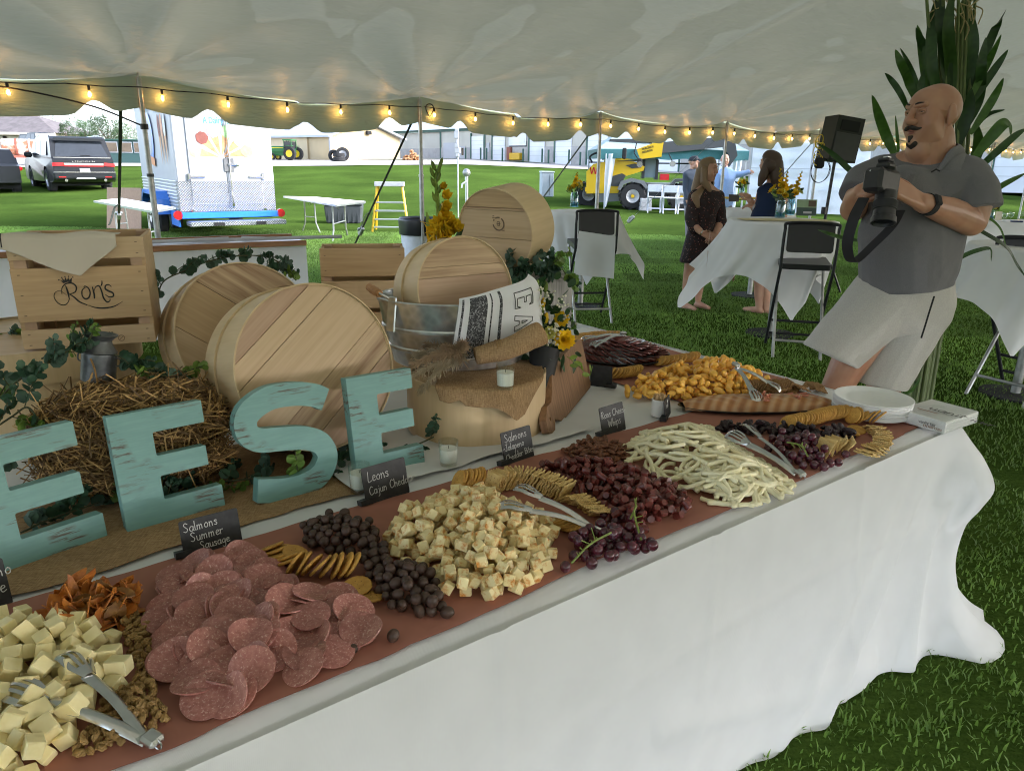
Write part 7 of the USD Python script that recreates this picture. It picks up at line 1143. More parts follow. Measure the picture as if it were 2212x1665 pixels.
for sx in (-1, 1):
    P(q, 'front_rail', tube([(sx * 38 * s_, -14 * s_, 0), (sx * 26 * s_, 0, hL)], 3.2 * s_, 6, True, .6), laddm); P(q, 'rear_rail', tube([(sx * 36 * s_, 36 * s_, 0), (sx * 24 * s_, 6 * s_, hL)], 2.6 * s_, 6, True, .6), laddm); P(q, 'spreader', tube([(sx * 30 * s_, -6 * s_, 40 * s_), (sx * 30 * s_, 22 * s_, 44 * s_)], 1.2 * s_, 5), dk)
P(q, 'top_cap', box(62 * s_, 20 * s_, 9 * s_, 0, 2 * s_, hL - 2 * s_, .01), mat('ladder_grey', (.40, .41, .44), .5))
for k, z in enumerate((8, 24, 41, 58)): P(q, 'step', box((70 - z * .22) * s_, 9 * s_, 3 * s_, 0, (-13 + z * .14) * s_, z * s_, .005), alu)
p = at(908, 600, 0); p = dep(908, 470, 9.6); p[2] = 0; q = T('trash_can', 'white trash can with a black bag behind the crate', 'bin', TR(p)); P(q, 'can', lathe([(0, 0), (.22, 0), (.25, .5), (.26, .80), (.25, .80), (.21, .02), (0, .02)], 28), mat('bin_white', (.60, .63, .68), .5)); P(q, 'bag', inhull_noise(lathe([(.255, .42 + .2), (.272, .62), (.278, .80), (.268, .83), (.245, .80), (.22, .55), (0, .5)], 40), .012, 14, 6), mat('bag_black', (.012, .012, .013), .25, bump=.6, bscale=16), smooth=True); lt = box(.12, .004, .18, .0, -.252, .2); P(q, 'notice', lt, plw)
# long wood-edged table behind the buffet on the left, with white tent poles on it
zL = .80; a, b = at(-60, 548, zL), at(662, 520, zL); X, N = plane_basis(a, b); L_ = np.linalg.norm((b - a)[:2]); o = a.copy(); o[2] = 0; woodb = wood('table_edge_wood', (.30, .135, .05), (.20, .08, .03), (2, 30, 30), .35)
q = T('back_table', 'long table with a brown wooden edge and white skirt behind the buffet', 'table', FR(o, X, -N, [0, 0, 1])); P(q, 'tabletop', box(L_, .50, .02, L_ / 2, .27, zL - .03), mat('white_laminate', (.62, .62, .64), .3)); P(q, 'wood_edge', box(L_, .022, .05, L_ / 2, .009, zL - .045, .004), woodb); P(q, 'wood_edge', box(L_, .022, .05, L_ / 2, .531, zL - .03, .004), woodb); P(q, 'skirt', grid(lambda u, v: [L_ * u, .035 + .012 * np.sin(u * 60) * v + .01 * np.sin(u * 23), (zL - .05) * (1 - v)], 160, 8), white, smooth=True)
for x in (.3, L_ / 2, L_ - .3): P(q, 'leg', box(.04, .4, zL - .04, x, .27, 0), metal)
for k, (x0, x1, y0, y1) in enumerate(((.2, 1.9, .16, .34), (1.2, 2.9, .30, .14), (2.2, L_ - .5, .22, .36), (.1, 1.2, .38, .20))): S('tent_pole_piece', tube([o + X * x0 - N * y0 + [0, 0, zL + .012], o + X * x1 - N * y1 + [0, 0, zL + .012]], .016, 8), paintw, 'white metal pole lying on the wood-edged table, ' + ('left end', 'centre', 'right end', 'far left corner')[k], 'pole')
# ================================================================ people, high tables, loudspeaker, corn
import manifold3d as m3
_S = arr(trimesh.creation.icosphere(subdivisions=2))[0]
def ball(c, r): return np.asarray(c, float) + _S * np.asarray(r, float)
def hull(*bs): return m3.Manifold.hull_points(np.vstack(bs).astype(np.float64))
def limb(J, close=True):
    """tapering chain of (point, radius)"""
    return [hull(ball(*J[i]), ball(*J[i + 1])) for i in range(len(J) - 1)]
def fuse(ms, res, it=8, cut=()):
    m = m3.Manifold.batch_boolean(ms, m3.OpType.Add)
    for n, d in cut: m = m.trim_by_plane(tuple(map(float, n)), float(d))
    m = m.refine_to_length(res); g = m.to_mesh(); t = trimesh.Trimesh(np.array(g.vert_properties)[:, :3], np.array(g.tri_verts), process=True)
    if it: trimesh.smoothing.filter_taubin(t, .5, .53, it)
    return np.array(t.vertices), np.array(t.faces)
def skinmat(name, c, c2): return custom(name, {'tc': ('geometry', {}), 'n': ('noise_texture', {'scale': 14.0, 'detail': 4.0}), 'n2': ('noise_texture', {'scale': 220.0, 'detail': 3.0}), 'r': ('rgb_ramp', {'ramp': [(.3, c2), (.7, c)]}), 'b': ('bump', {'strength': .15, 'distance': .001}), 'p': ('principled_bsdf', {'roughness': .42, 'subsurface_weight': .12, 'subsurface_scale': .008, 'subsurface_radius': (1, .4, .2)})},
    [('tc.position', 'n.vector'), ('tc.position', 'n2.vector'), ('n.fac', 'r.fac'), ('r.color', 'p.base_color'), ('n2.fac', 'b.height'), ('b.normal', 'p.normal')])
skin = skinmat('skin_tanned', (.40, .215, .135), (.33, .15, .09)); skin2 = skinmat('skin_fair', (.48, .28, .19), (.40, .20, .13)); hairk = mat('dark_hair', (.018, .011, .008), .6, var=.4, scale=150); eyew = mat('eye_white', (.62, .60, .56), .25, var=.02); iris = mat('eye_iris', (.035, .02, .012), .15); lipm = mat('lips', (.34, .13, .10), .4)
def head_parts(M, s=1.0, jaw=1.0, fat=1.0):
    """manifolds of a head in world space; local +Y is the face, +Z up, origin at the middle of the head"""
    def q(p, r): v = np.asarray(p, float)[None] * s + _S * np.asarray(r, float) * s; return v @ M[:3, :3].T + M[:3, 3]
    f = fat
    ms = [hull(q((0, -.018, .028), (.076 * f, .092, .088)), q((0, .035, .03), (.066 * f, .058, .072))), hull(q((0, .035, .035), (.062 * f, .056, .06)), q((.036 * f, .05, -.03), .036), q((-.036 * f, .05, -.03), .036), q((0, .06, -.088), .028 * jaw), q((.034 * f * jaw, .02, -.072), .032 * jaw), q((-.034 * f * jaw, .02, -.072), .032 * jaw)), hull(q((0, .086, .028), .012), q((0, .110, -.016), .0125)), hull(q((0, .108, -.018), .0135), q((.013, .094, -.022), .0105), q((-.013, .094, -.022), .0105)),
          hull(q((.038, .078, .038), .0115), q((.010, .089, .036), .011)), hull(q((-.038, .078, .038), .0115), q((-.010, .089, .036), .011)), hull(q((.016, .084, -.050), .0095), q((-.016, .084, -.050), .0095)), hull(q((.014, .083, -.061), .0095), q((-.014, .083, -.061), .0095)), hull(q((0, .078, -.088), .018 * jaw), q((0, .07, -.08), .02 * jaw))]
    for e in (-1, 1): ms += [hull(q((e * .076 * f, -.010, .018), (.009, .016, .020)), q((e * .080 * f, -.016, -.004), (.008, .012, .020)), q((e * .074 * f, -.004, -.024), (.008, .010, .012)))]
    return ms
def face_bits(parent, o, M, s=1.0, brow=None, closed=.55):
    L = lambda p: (np.asarray(p, float) * s) @ M[:3, :3].T + M[:3, 3] - o
    for e in (-1, 1):
        b = P(parent, 'eye', mv(sph(.0118 * s, s=2), *L((e * .031, .0745, .014))), eyew); P(b, 'iris', tf(sph(.0056 * s, .0056 * s, .0022 * s, 1), frame(L((e * .031, .0853, .0135)), M[:3, :3] @ [0, 1, 0])), iris)
        for k, (dz, bw) in enumerate(((.0065, .0055), (-.0075, .0045))): P(parent, 'eyelid', tube([L((e * (.031 + t * .0155), .0815 + .0055 * (1 - t * t), .014 + dz * (1 - .75 * t * t))) for t in np.linspace(-1, 1, 9)], [bw * s * .5] + [bw * s] * 7 + [bw * s * .5], 8), brow[1])
        P(parent, 'eyebrow', tube([L((e * (.012 + .034 * t), .0985 - .020 * t * t, .0400 + .0045 * math.sin(t * 2.6))) for t in np.linspace(0, 1, 8)], np.array([.0030, .0040, .0042, .0040, .0036, .0030, .0022, .0010]) * s, 6, True, .8), brow[0])
    P(parent, 'lips', cat(tube([L((t * .024, .0935 - .010 * t * t, -.0500 - .002 * abs(t))) for t in np.linspace(-1, 1, 9)], np.array([.001, .003, .0042, .0045, .0040, .0045, .0042, .003, .001]) * s, 8), tube([L((t * .022, .0920 - .010 * t * t, -.0595 + .003 * t * t)) for t in np.linspace(-1, 1, 9)], np.array([.001, .003, .0045, .0052, .0054, .0052, .0045, .003, .001]) * s, 8)), lipm)
def hand(W_, K, d_f, nrm, thumb, curl, s=1.0, spread=.02):
    """palm from the wrist W_ to the knuckle middle K; fingers go d_f and bend towards -nrm; thumb leaves the palm's side"""
    W_, K = np.asarray(W_, float), np.asarray(K, float); ax = unit(K - W_); nrm = unit(np.asarray(nrm) - ax * (np.asarray(nrm) @ ax)); sd = np.cross(ax, nrm) * thumb; ms = []
    kn = [K + sd * o * s - ax * abs(o) * .12 for o in (.030, .011, -.009, -.028)]
    ms.append(hull(*[ball(k, .0108 * s) for k in kn], ball(W_ + sd * .016 * s, .017 * s), ball(W_ - sd * .016 * s, .017 * s))); base = unit(d_f)
    for k, (l, r) in zip(kn, ((.040, .0092), (.045, .0095), (.041, .0090), (.032, .0080))):
        p, d, J = k, base, [(k, r * 1.12 * s)]
        for i, f in enumerate((1.0, .68, .52)): ang = curl[i]; d = unit(d * math.cos(ang) - nrm * math.sin(ang)); p = p + d * l * f * s; J.append((p, r * s * (1.0 - .10 * (i + 1))))
        ms += limb(J)
    b = W_ + ax * np.linalg.norm(K - W_) * .30 + sd * .026 * s; d = unit(sd * .75 + ax * .65 - nrm * .25); J = [(b, .0125 * s)]; p = b
    for l in (.034, .028, .022): p = p + d * l * s; J.append((p, .0108 * s * (1 - .08 * len(J)))); d = unit(d + ax * .25 - sd * .25 - nrm * .15)
    return ms + limb(J)
def clothm(name, c, c2=None, sc=60, rough=.9, bump=.35, **k): return mat(name, c, rough, c2=c2, scale=sc, bump=bump, bscale=240, spec=.15, sheen=.1, **k)
# ---------------------------------------------------------------- the man with the camera
D0 = 3.02
def J(x, y, d=0.0): return dep(x, y, D0 + d)
sM = lambda px: px * D0 / FPX * .995
o = np.array([J(1905, 700)[0], D0, 0.0]); hx = unit([-.95, -.31, -.02]); hz = unit(np.array([-.06, .03, 1]) - hx * (np.array([-.06, .03, 1]) @ hx)); HM = FR(J(2014, 252), np.cross(hx, hz), hx, hz); HS = 1.03
sho_l, sho_r = J(2086, 388, -.06), J(1905, 380, .10); el_l, wr_l, kn_l = J(2098, 478, -.10), J(1992, 438, -.27), J(1934, 404, -.315); el_r, wr_r, kn_r = J(1843, 452, -.02), J(1862, 414, -.22), J(1884, 402, -.29)
body = head_parts(HM, HS, 1.12, 1.02) + [hull(ball(J(2012, 300, .0), sM(42)), ball(J(2010, 350, .02), sM(48))), hull(ball(J(1990, 300, -.02), sM(22)), ball(J(1990, 325, -.01), sM(30)))]
body += [hull(ball(J(2012, 352, .02), sM(44)), ball(sho_l, sM(38)), ball(sho_r, sM(36)), ball(J(1990, 420, .02), sM(60))), hull(ball(J(1990, 420, .02), sM(60)), ball(J(1965, 540, .02), sM(66)), ball(J(1960, 610, .03), sM(66)))]
body += limb([(sho_l, sM(38)), (J(2104, 430, -.10), sM(36)), (el_l, sM(30)), (J(2050, 458, -.19), sM(28)), (wr_l, sM(18))]) + limb([(sho_r, sM(34)), (J(1862, 412, .08), sM(30)), (el_r, sM(26)), (J(1850, 430, -.12), sM(23)), (wr_r, sM(16))])
body += hand(wr_l, kn_l, J(1896, 418, -.335) - kn_l, [.15, -.75, .6], 1, (.15, .25, .25), 1.12) + hand(wr_r, kn_r, J(1893, 424, -.33) - kn_r, [-.55, -.65, .45], -1, (.5, .7, .5), 1.06)
for hipx, hy, kx, ky, ax_, ay, dd in ((1925, 640, 1806, 838, 1800, 1046, -.02), (1985, 650, 1893, 880, 1898, 1062, .06)): body += limb([(J(hipx, hy, .02), sM(60)), (J((hipx + kx) / 2 - 4, (hy + ky) / 2 - 4, dd), sM(46)), (J(kx, ky, dd), sM(32)), (J(kx + 2, ky + 70, dd + .02), sM(31)), (J(ax_, ay - 20, dd + .03), sM(18))])
man = T('person', 'bald man with a moustache in a grey polo and pale shorts holding a camera', 'person', TR(o))
v, f = fuse(body, .0085, 10); P(man, 'body', (v - o, f), skin, smooth=True)
face_bits(man, o, HM, HS, (hairk, skin))
hl = lambda p: (np.asarray(p, float) * HS) @ HM[:3, :3].T + HM[:3, 3] - o
P(man, 'moustache', cat(*[tube([hl((e * (.002 + .040 * t), .1005 - .020 * t * t, -.0385 - .008 * math.sin(t * 1.7) + .016 * max(0, t - .72))) for t in np.linspace(0, 1, 12)], np.array([.0055, .0075, .0082, .0082, .0080, .0074, .0066, .0056, .0046, .0034, .0024, .0010]) * HS, 8) for e in (-1, 1)]), hairk)
P(man, 'goatee', (lambda g: (g[0] - o, g[1]))(fuse([hull(ball(hl((.014, .083, -.098)) + o, .0105), ball(hl((-.014, .083, -.098)) + o, .0105), ball(hl((0, .078, -.110)) + o, .0105)), hull(ball(hl((.006, .092, -.073)) + o, .005), ball(hl((-.006, .092, -.073)) + o, .005), ball(hl((0, .094, -.088)) + o, .007))], .004, 4)), hairk, smooth=True)
polo = clothm('polo_grey', (.150, .145, .150), (.115, .112, .118), 420); poloc = clothm('polo_collar', (.165, .16, .165), (.13, .125, .13), 420)
def wrinkle(m, amp, sc, seed, az=(1, 1, 1)): v, f, n = meshkit.arrays(m, True); h = meshkit.fbm(v * sc * np.array(az) + seed, 4, seed); return v + n * ((np.abs(h - .5) * -2 + .35) * amp)[:, None], f
sh = [hull(ball(J(2014, 366, .03), sM(46)), ball(sho_l, sM(45)), ball(sho_r, sM(41)), ball(J(1992, 430, .0), sM(74))), hull(ball(J(1950, 420, -.05), sM(58)), ball(J(2040, 425, .02), sM(60)), ball(J(1948, 500, -.06), sM(82)), ball(J(1985, 505, .04), sM(88))), hull(ball(J(1948, 505, -.06), sM(84)), ball(J(1985, 510, .04), sM(88)), ball(J(1948, 590, -.02), sM(84)), ball(J(1972, 590, .05), sM(86)))]
sh += limb([(sho_l, sM(45)), (J(2102, 418, -.09), sM(47)), (J(2106, 450, -.11), sM(48))]) + limb([(sho_r, sM(43)), (J(1868, 395, .08), sM(41)), (J(1850, 425, .04), sM(38))])
mb = m3.Manifold.batch_boolean(sh[:3], m3.OpType.Add); hem = J(1955, 622, 0); nh_ = unit(np.array([-.10, .05, 1])); mb = mb.trim_by_plane(tuple(nh_), float(hem @ nh_)); nb = unit(J(2000, 318) - J(1992, 380)); cp_ = J(2000, 322); mb = mb.trim_by_plane(tuple(-nb), float(-nb @ cp_))
sl1 = m3.Manifold.batch_boolean(sh[3:5], m3.OpType.Add); n1 = unit(J(2104, 405, -.09) - J(2108, 445, -.11)); sl1 = sl1.trim_by_plane(tuple(n1), float(n1 @ J(2108, 452, -.11))); sl2 = m3.Manifold.batch_boolean(sh[5:], m3.OpType.Add); n2 = unit(J(1868, 395, .08) - J(1850, 425, .04)); sl2 = sl2.trim_by_plane(tuple(n2), float(n2 @ J(1853, 424, .04)))
v, f = fuse([mb, sl1, sl2], .010, 5); v, f = wrinkle((v, f), .009, 7, 4, (1, 1, 1.6)); P(man, 'polo_shirt', (v - o, f), polo, smooth=True)
nk = J(2016, 334, .0); nz = unit(J(2008, 290) - J(2018, 372)); ny = unit(np.array([-.80, -.58, 0]) - nz * (np.array([-.80, -.58, 0]) @ nz)); NM = FR(nk - o, np.cross(ny, nz), ny, nz)
def collar(u, v): t = np.radians(26 + 308 * u) + np.pi / 2; fr = np.exp(-((np.cos(t - np.pi / 2) - 1) / .35) ** 2); r = .078 + .032 * np.abs(2 * v - .9) + .012 * v; z = .030 * np.sin(np.pi * np.clip(v * 1.15, 0, 1)) - .052 * np.clip(v - .45, 0, 1) / .55 - fr * (.055 + .045 * v) - .012; return [r * np.cos(t), r * 1.02 * np.sin(t) + .006 * fr, z]
P(man, 'collar', tf(thick(grid(collar, 40, 8), .003), NM), poloc, smooth=True)
P(man, 'placket', (lambda g: (g[0] - o, g[1]))(tube([J(1972, 378, -.200), J(1962, 405, -.215), J(1955, 440, -.225)], .013, 8, True, .35)), poloc); P(man, 'chest_mark', (lambda g: (g[0] - o, g[1]))(tube([J(2012, 372, -.205), J(2022, 366, -.205), J(2030, 370, -.205)], .003, 5)), dk)
khaki = clothm('pale_shorts', (.44, .42, .38), (.38, .36, .33), 200)
def leg_s(H_, hem_, r0, r1, n): m = m3.Manifold.batch_boolean(limb([(H_, r0), ((H_ + hem_) / 2, (r0 + r1) / 2), (hem_ + (hem_ - H_) * .25, r1)]), m3.OpType.Add); return m.trim_by_plane(tuple(n), float(n @ hem_))
wm_ = hull(ball(J(1945, 595, .02), sM(80)), ball(J(1970, 595, .05), sM(82)), ball(J(1920, 655, .0), sM(76)), ball(J(1975, 665, .06), sM(78))); wtop = unit([.10, -.05, -1]); wm_ = wm_.trim_by_plane(tuple(wtop), float(wtop @ J(1955, 560)))
hl1, hl2 = J(1792, 768, -.03), J(1893, 826, .04); L1 = leg_s(J(1912, 645, .0), hl1, sM(76), sM(58), unit(J(1912, 645, .0) - hl1 + [0, 0, .25])); L2 = leg_s(J(1978, 655, .06), hl2, sM(78), sM(64), unit(J(1978, 655, .06) - hl2 + [0, 0, .3]))
v, f = fuse([wm_, L1, L2], .011, 5); v, f = wrinkle((v, f), .012, 5, 9, (1, 1, .9)); P(man, 'shorts', (v - o, f), khaki, smooth=True)
P(man, 'pocket_slit', (lambda g: (g[0] - o, g[1]))(tube(bez([J(2018, 640, -.20), J(2008, 672, -.215), J(1998, 705, -.215), J(1990, 730, -.20)], 10), .0035, 6, True, .5)), _M['trouser_grey'] if 'trouser_grey' in _M else dk)
for ax_, ay, dd in ((1800, 1046, -.02), (1898, 1062, .06)): p = J(ax_, ay - 18, dd + .03); g = fuse([hull(ball([p[0], p[1] + .03, .05], .042), ball([p[0] - .03, p[1] - .16, .035], .034)), hull(ball([p[0], p[1] + .03, .05], .042), ball([p[0], p[1], .085], .046))], .012, 3); P(man, 'shoe', (g[0] - o, g[1]), mat('shoe_grey', (.10, .10, .11), .6), smooth=True)
wd_ = unit(J(2014, 446, -.24) - wr_l); Mx = frame(wr_l * .72 + J(2035, 452, -.22) * .28 - o, wd_); P(man, 'watch_strap', tf(lathe([(.036, -.013), (.0395, -.013), (.0395, .013), (.036, .013)], 24), Mx @ SC(1.05, 1.0, 1)), dk); wn = unit(np.array([-.05, -.85, .5]) - wd_ * (np.array([-.05, -.85, .5]) @ wd_)); P(man, 'watch_face', tf(box(.036, .040, .012, b=.005), FR(wr_l * .72 + J(2035, 452, -.22) * .28 - o + wn * .034, wd_, np.cross(wn, wd_), wn)), dk)
P(man, 'ring', tf(lathe([(.0098, -.002), (.0112, -.002), (.0112, .002), (.0098, .002)], 16), frame(J(1921, 401, -.325) - o, J(1900, 412, -.335) - kn_l)), mat('gold_ring', (.75, .60, .35), .2, 1.0))
# camera held in both hands
cbk = mat('camera_black', (.012, .012, .013), .45, var=.3, scale=80, bump=.2); co = J(1906, 398, -.36); cx = unit([.80, .42, -.12]); cz = unit(np.array([-.10, .05, 1.0]) - cx * (np.array([-.10, .05, 1.0]) @ cx)); cy = np.cross(cz, cx); q = T('camera', 'black digital camera with a lens pointing down held by the bald man', 'camera', FR(co, cx, cy, cz))
P(q, 'camera_body', box(.125, .058, .085, 0, 0, -.035, .012), cbk); P(q, 'grip', box(.034, .075, .082, -.058, -.008, -.034, .012), cbk); P(q, 'prism_housing', cat(box(.056, .055, .026, .004, 0, .048, .010), box(.04, .045, .016, .004, .004, .073, .006)), cbk); P(q, 'mode_dial', cyl(.012, .012, 16, z=.050), cbk, M=TR(.045, 0, 0)); P(q, 'hot_shoe', box(.02, .018, .004, .004, .0, .0895), alu); P(q, 'strap_lug', cat(mv(sph(.004, s=1), -.072, 0, .035), mv(sph(.004, s=1), .066, 0, .035)), alu)
ld = unit([-.15, -.42, -1.0]); ML = frame(np.array([.012, -.012, -.028]), np.array([ld @ cx, ld @ cy, ld @ cz])); P(q, 'lens', tf(lathe([(0, 0), (.036, 0), (.036, .030), (.039, .034), (.039, .062), (.036, .066), (.037, .088), (.041, .092), (.041, .112), (.036, .113), (.032, .100), (0, .098)], 36), ML), cbk); P(q, 'lens_glass', tf(cyl(.032, .002, 28, z=.1), ML), glassd); P(q, 'zoom_ring', tf(lathe([(.0395, .036), (.0405, .038), (.0405, .058), (.0395, .060)], 36), ML), rub)
sp_ = bez([J(1866, 428, -.36), J(1845, 470, -.42), J(1831, 520, -.42), J(1833, 552, -.40), J(1843, 566, -.37), J(1858, 556, -.35), J(1885, 530, -.36), J(1925, 490, -.36), J(1945, 455, -.33)], 60); Ms_ = np.linalg.inv(FR(co, cx, cy, cz)); P(q, 'strap', tf(tube(sp_, .019, 8, True, .12), Ms_), mat('camera_strap', (.013, .012, .015), .8))
# ---------------------------------------------------------------- smaller figures
def figure(label, D, px, shoulder, head, hd, parts, skin_, hairfn=None, res=.016):
    """px: dict of joints (x, y, dDepth, r in picture units)"""
    s = D / FPX; K = lambda k: (dep(px[k][0], px[k][1], D + px[k][2]), px[k][3] * s); oo = dep(px['root'][0], px['root'][1], D); oo[2] = 0; hx = unit(hd); hz = unit(np.array([0, 0, 1.]) - hx * hx[2]); M = FR(dep(head[0], head[1], D), np.cross(hx, hz), hx, hz); sz = head[2]; ms = head_parts(M, sz); ms += limb([(M[:3, 3] + M[:3, :3] @ [0, -.02, -.07] * sz, .050 * sz), (K('neck')[0], .052 * sz)])
    ms += [hull(ball(*K('neck')), ball(*K('shl')), ball(*K('shr')), ball(*K('chest'))), hull(ball(*K('chest')), ball(*K('waist'))), hull(ball(*K('waist')), ball(*K('hipl')), ball(*K('hipr')))]
    for a in 'lr': ms += limb([K('sh' + a), K('el' + a), K('wr' + a)]); ms += hand(K('wr' + a)[0], K('ha' + a)[0], K('ha' + a)[0] - K('wr' + a)[0] + np.array([0, 0, -.02]), px['hn' + a][:3], px['hn' + a][3], (.3, .5, .4), .95); ms += limb([K('hip' + a), K('kn' + a), K('ca' + a), K('an' + a)]); f_ = K('an' + a)[0]; fd = np.array(px['fd'], float); ms += [hull(ball([f_[0], f_[1], .045], .034), ball(np.array([f_[0], f_[1], .022]) + fd * .17, .020), ball(np.array([f_[0], f_[1], .024]) - fd * .03, .024))]
    q = T('person', label, 'person', TR(oo)); v, f = fuse(ms, res, 6); P(q, 'body', (v - oo, f), skin_, smooth=True); face_bits(q, oo, M, sz, (hairfn, skin_))
    return q, oo, M, sz, K, s
def garment(q, oo, name, ms, m, res=.016, it=5, amp=.008, sc=9, cut=(), seed=3): v, f = fuse(ms, res, it, cut); v, f = wrinkle((v, f), amp, sc, seed); P(q, name, (v - oo, f), m, smooth=True)
def hairmesh(q, oo, M, s, strands, m, name='hair'):
    ms = []
    for pts, r in strands: c = np.array([(M[:3, :3] @ (np.array(p) * s)) + M[:3, 3] - oo for p in pts]); c = bez(c, 14); ms.append(tube(c, np.interp(np.linspace(0, 1, len(c)), np.linspace(0, 1, len(r)), r) * s, 8))
    P(q, name, cat(ms), m, smooth=True)
def haircap(M, s, front=.055, low=-.03):
    ang = []; 
    return hull(ball(M[:3, 3] + M[:3, :3] @ (np.array([0, -.022, .036]) * s), np.array([.087, .087, .087]) * s), ball(M[:3, 3] + M[:3, :3] @ (np.array([0, .012, .062]) * s), .072 * s), ball(M[:3, 3] + M[:3, :3] @ (np.array([0, -.045, low]) * s), .07 * s))
blond = mat('blond_hair', (.235, .15, .075), .5, c2=(.12, .07, .035), scale=30, stretch=(60, 60, 3), bump=.5, bscale=8); brown = mat('brown_hair', (.075, .04, .024), .5, c2=(.03, .016, .01), scale=30, stretch=(60, 60, 3), bump=.5, bscale=8)
dressm = custom('floral_dress', {'g': ('geometry', {}), 'v': ('voronoi_texture', {'scale': 42.0}), 'n': ('noise_texture', {'scale': 30.0, 'detail': 3.0}), 'r': ('rgb_ramp', {'ramp': [(.0, (.42, .30, .25)), (.16, (.30, .16, .13)), (.22, (.018, .011, .012)), (1, (.014, .009, .010))]}), 'r2': ('rgb_ramp', {'ramp': [(.45, (.9, .35, .3)), (.6, (1, 1, 1))]}), 'm': ('mix', {'mix_type': 'multiply', 'fac': 1.0}), 'p': ('principled_bsdf', {'roughness': .85})}, [('g.position', 'v.vector'), ('g.position', 'n.vector'), ('v.distance', 'r.fac'), ('n.fac', 'r2.fac'), ('r.color', 'm.color1'), ('r2.color', 'm.color2'), ('m.color', 'p.base_color')])
# woman in the patterned dress
px = dict(root=(1500, 655), neck=(1526, 405, .02, 12), shl=(1550, 425, .06, 12), shr=(1502, 425, -.06, 12), chest=(1523, 450, 0, 24), waist=(1518, 490, 0, 22), hipl=(1525, 530, .04, 22), hipr=(1508, 530, -.03, 24), ell=(1556, 480, .02, 9), elr=(1492, 482, -.10, 9), wrl=(1546, 505, -.12, 6.2), wrr=(1515, 502, -.20, 6.2), hal=(1538, 511, -.17, 6), har=(1530, 510, -.21, 6), hnl=(.3, -.6, .7, 1), hnr=(-.3, -.7, .6, -1), knl=(1511, 595, .02, 10), knr=(1486, 595, -.04, 10), cal=(1510, 620, .03, 10), car=(1484, 622, -.02, 10), anl=(1508, 650, .02, 6), anr=(1478, 654, -.05, 6), fd=(.5, -.85, 0))
Dw = 8.05; q, oo, M, sz, K, s = figure('woman with long blond hair in a dark floral dress, hands clasped', Dw, px, None, (1529, 367, 1.0), (.72, -.66, -.05), None, skin2, blond)
dr = [hull(ball(dep(1526, 418, Dw), .075), ball(K('shl')[0], .072), ball(K('shr')[0], .074), ball(K('chest')[0], .135)), hull(ball(K('chest')[0], .135), ball(dep(1515, 492, Dw), .135)), hull(ball(dep(1515, 492, Dw), .135), ball(dep(1512, 535, Dw), .17), ball(dep(1503, 580, Dw), .19), ball(dep(1512, 580, Dw), .19))] + limb([(K('shl')[0], .07), (K('ell')[0], .066)]) + limb([(K('shr')[0], .072), (dep(1493, 470, Dw - .09), .068), (dep(1500, 495, Dw - .12), .058)])
garment(q, oo, 'dress', dr, dressm, .018, 5, .012, 8, [((0, 0, 1), dep(1505, 566, Dw)[2]), (tuple(-unit([.45, -.5, 1.0])), float(-unit([.45, -.5, 1.0]) @ dep(1530, 411, Dw - .08)))])
v, f = fuse([haircap(M, sz)] + limb([(M[:3, 3] + M[:3, :3] @ [.072, .000, .0], .038), (M[:3, 3] + M[:3, :3] @ [.088, .02, -.12], .036), (dep(1548, 425, Dw - .10), .024)]) + limb([(M[:3, 3] + M[:3, :3] @ [-.070, -.02, .0], .040), (M[:3, 3] + M[:3, :3] @ [-.088, .0, -.14], .048), (dep(1502, 425, Dw - .12), .045), (dep(1507, 445, Dw - .14), .022)]) + limb([(M[:3, 3] + M[:3, :3] @ [0, -.06, -.02], .07), (M[:3, 3] + M[:3, :3] @ [0, -.09, -.20], .07)]), .012, 5)
# the face stays free of hair
hv = (v - M[:3, 3]) @ M[:3, :3]; keep = ~((hv[:, 1] > .030) & (np.abs(hv[:, 0]) < .064) & (hv[:, 2] < .062)); f = f[keep[f].all(1)]; P(q, 'hair', (v - oo, f), blond, smooth=True); P(q, 'necklace', mv(sph(.007, s=1), *(dep(1531, 430, Dw - .17) - oo)), lipm); P(q, 'bracelet', tf(lathe([(.030, -.006), (.033, -.006), (.033, .006), (.030, .006)], 16), frame(K('wrr')[0] - oo, K('har')[0] - K('wrr')[0])), chrome)
# woman in navy seen from behind
px = dict(root=(1650, 670), neck=(1668, 400, 0, 12), shl=(1692, 412, .03, 13), shr=(1648, 415, .02, 12), chest=(1664, 435, 0, 25), waist=(1650, 470, 0, 25), hipl=(1660, 515, .03, 24), hipr=(1640, 515, 0, 24), ell=(1690, 468, -.06, 10), elr=(1634, 455, .12, 9), wrl=(1630, 448, .02, 6.5), wrr=(1620, 432, .10, 6.5), hal=(1618, 443, .06, 7), har=(1616, 424, .10, 7), hnl=(0, -.5, .8, 1), hnr=(0, -.6, .7, -1), knl=(1655, 590, .02, 12), knr=(1640, 590, .02, 12), cal=(1654, 630, .03, 11), car=(1640, 630, .03, 11), anl=(1655, 672, .03, 7), anr=(1640, 668, .03, 7), fd=(-.7, .7, 0))
Dn = 7.75; q, oo, M, sz, K, s = figure('woman in a navy dress with shoulder length brown hair, turned away', Dn, px, None, (1664, 355, 1.0), (-.62, .76, .0), None, skin2, brown)
navy = clothm('navy_dress', (.012, .022, .055), None, 80); dr = [hull(ball(dep(1666, 408, Dn), .08), ball(dep(1682, 416, Dn), .06), ball(K('shr')[0], .062), ball(K('chest')[0], .135)), hull(ball(K('chest')[0], .135), ball(dep(1650, 475, Dn), .14)), hull(ball(dep(1650, 475, Dn), .14), ball(dep(1650, 520, Dn), .165), ball(dep(1650, 585, Dn), .18))]
garment(q, oo, 'dress', dr, navy, .018, 5, .008, 8, [((0, 0, 1), dep(1650, 580, Dn)[2])])
